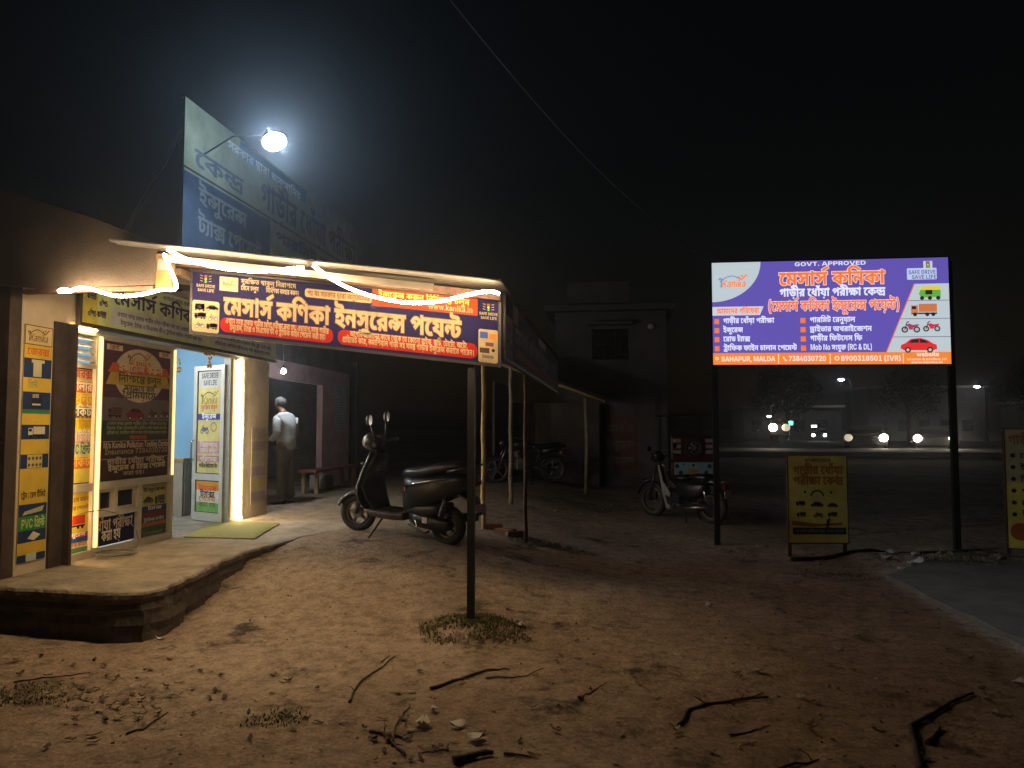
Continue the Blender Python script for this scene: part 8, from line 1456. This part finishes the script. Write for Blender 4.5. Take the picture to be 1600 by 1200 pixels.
def car(px, py, d, off, label, gap, col, power, hdr=.09, high=False):
    """car or small van coming towards us with its headlights on"""
    r = ray(px, py); p = Vector((0, 0, CH))+r*d; zb_ = p.z-.72; yaw_ = math.atan2(-p.x, p.y)
    s = thing('car' if not high else 'van', label, 'car' if not high else 'van', (p.x, p.y, zb_), -yaw_*-1 if False else math.atan2(p.x, p.y)*-1)
    H = 1.9 if high else 1.45; hw = gap/2+.22
    mb = MB(); rs = []
    for y, z0, z1, k in ((.0, .28, .75, .92), (.15, .22, .85, 1), (1.0, .22, .95, 1), (1.7, .22, H, .9), (3.0, .22, H, .9), (3.8, .25, .95, 1), (4.0, .35, .85, .93)):
        rs.append([Vector((-hw*k, y, z0)), Vector((hw*k, y, z0)), Vector((hw*k, y, (z0+z1)/2)), Vector((hw*k*(.8 if z1 > 1 else .95), y, z1)), Vector((-hw*k*(.8 if z1 > 1 else .95), y, z1)), Vector((-hw*k, y, (z0+z1)/2))])
    mb.rings(rs, M_cb, smooth=False); mb.build('body', s, bevel=.04)
    mb = MB(); mb.face([(-hw*.78, .98, .98), (hw*.78, .98, .98), (hw*.66, 1.66, H-.06), (-hw*.66, 1.66, H-.06)], M_glass); mb.build('windscreen', s)
    for sg in (-1, 1):
        for y in (.7, 3.2): mb = MB(); mb.torus((sg*(hw-.08), y, .3), (1, 0, 0), .22, .08, M_rubber, 20, 8); mb.build('wheel', s)
    for sg, pw in ((-1, power[0]), (1, power[1])):
        mb = MB(); mb.sphere((sg*gap/2, -.02, .72), hdr, glow('head_%d' % pw, col, pw), seg=10, squash=(1, .5, .9)); mb.build('headlight', s)
    return s
WH_ = (1., .84, .62)
mid_px = (1437+1486)/2
car(mid_px, 685, 45, 0, 'oncoming car with two bright headlights before the right billboard post', 49/F_PX*45, WH_, (40, 75), .24)
car(1353, 684, 46, 0, 'oncoming car with one dazzling and one faint headlight right of the yellow board', 50/F_PX*46, WH_, (.6, 75), .25)
car(1218, 668, 46, 0, 'tall van with glaring headlights left of the yellow board', .75, (1., .78, .5), (75, .8), .25, True)
car(1280, 680, 70, 0, 'far car with white headlights behind the yellow board', 1.0, (.9, .94, 1.), (40, 60), .14)
def signal(px, py, d, w_, h_, col, pw, label, cat='lit sign'):
    r = ray(px, py); p = Vector((0, 0, CH))+r*d; s = thing('lit_sign', label, cat, (p.x, p.y, .2)); z = p.z-.2
    mb = MB(); mb.box((-w_/2, -.03, z-h_/2), (w_/2, -.0, z+h_/2), glow('sign_%d_%d' % (col[0]*100, col[1]*100), col, pw)); mb.build('face', s)
    mb = MB(); mb.box((-w_/2-.05, .002, z-h_/2-.05), (w_/2+.05, .1, z+h_/2+.05), M_iron); mb.tube([(0, .05, 0), (0, .05, z)], .04, M_iron, 6); mb.build('case', s)
signal(1231, 661, 60, .75, .3, (.1, .9, .45), 6, 'small green lit shop sign beside the tall van')
signal(1206, 650.5, 58, .7, .1, (.95, .95, 1.), 14, 'short white lit sign bar above the tall van')
signal(1272, 666, 75, .5, .2, (.95, .97, 1.), 8, 'tiny white lit sign between green sign and far car')
# headlight glow on the road, from the two nearest cars
lamp('SPOT', 'headlight_beam', P(1462, 686, Y=44.5), 14, WH_, None, .1, R(55), (6, 10, 0), .8)
lamp('SPOT', 'headlight_beam', P(1376, 686, Y=45.5), 14, WH_, None, .1, R(55), (3, 10, 0), .8)
# far houses and trees, barely seen
def far_house(x, y, w_, d, h, m, label):
    s = thing('house', label, 'house', (x, y, 0)); mb = MB(); mb.box((-w_/2, 0, 0), (w_/2, d, h), m); mb.build('wall', s)
    mb = MB(); mb.box((-w_/2-.3, -.3, h+.002), (w_/2+.3, d+.3, h+.25), M_conc); mb.build('roof', s)
    for i in range(int(w_//2.2)): mb = MB(); mb.box((-w_/2+.8+2.2*i, -.03, 1.1), (-w_/2+1.9+2.2*i, -.003, 2.3), M_glass); mb.build('window', s)
far_house(19, 84, 10, 8, 3.6, M_ngrey, 'low far house left of the yellow board across the road')
far_house(34, 88, 12, 8, 5.8, M_ngrey, 'two-storey far house across the road in the middle')
far_house(47, 82, 9, 8, 4.0, M_ngrey, 'low far house across the road at the right')
def tree(x, y, h, rad, label, seed):
    rr = random.Random(seed); s = thing('tree', label, 'tree', (x, y, 0), 0, 'dark trees across the road'); mb = MB()
    mb.tube([(0, 0, -.2), (.1, .05, h*.3), (-.05, .1, h*.6), (.05, 0, h*.85)], [.22, .17, .11, .04], M_stick, 8); tips = []
    for i in range(9):
        a = i*2.4; z0 = h*(.35+.05*i); e = Vector((math.cos(a)*rad*rr.uniform(.4, .9), math.sin(a)*rad*rr.uniform(.4, .9), z0+h*.2)); mb.tube([(0, .05, z0), tuple((Vector((0, .05, z0))+e)/2+Vector((0, 0, .1))), tuple(e)], [.07, .05, .02], M_stick, 6); tips.append(e)
    mb.build('trunk', s); mb = MB(); lm = [mat('leaf_dark', (.03, .045, .016), .7, var=.4), mat('leaf_mid', (.05, .07, .025), .7, var=.4)]
    for t in tips+[Vector((0, 0, h*.95))]:
        for k in range(230):
            d = Vector((rr.gauss(0, 1), rr.gauss(0, 1), rr.gauss(0, .7))).normalized()*rad*.5*rr.random()**.45; c = t+d; u = Vector((rr.gauss(0, 1), rr.gauss(0, 1), rr.gauss(0, 1))).normalized(); v = u.orthogonal(); L = rr.uniform(.10, .22); mb.face([c-u*L, c+v*L*.4, c+u*L, c-v*L*.4], lm[k % 2])
    mb.build('crown', s)
tree(27, 74, 6.5, 2.8, 'round dark tree across the road left of the middle lamp', 1); tree(40, 80, 7.5, 3., 'tall dark tree across the road at the right', 2); tree(14, 66, 6, 2.6, 'dark tree across the road behind the left billboard post', 3)

# ------------------------------------------------------------------ smoky night air
hm = bpy.data.materials.new('night_haze'); hm.use_nodes = True; t = hm.node_tree; t.nodes.clear()
ou = t.nodes.new('ShaderNodeOutputMaterial'); pv = t.nodes.new('ShaderNodeVolumePrincipled'); pv.inputs['Color'].default_value = (.80, .88, 1., 1); pv.inputs['Density'].default_value = .0013; pv.inputs['Anisotropy'].default_value = .88
t.links.new(pv.outputs[0], ou.inputs['Volume'])
mb = MB(); mb.box((-310, -45, -1.5), (310, 410, 14), hm)
tag(mb.build('haze'), 'thin smoky night air over the whole place', 'haze', None, 'stuff')
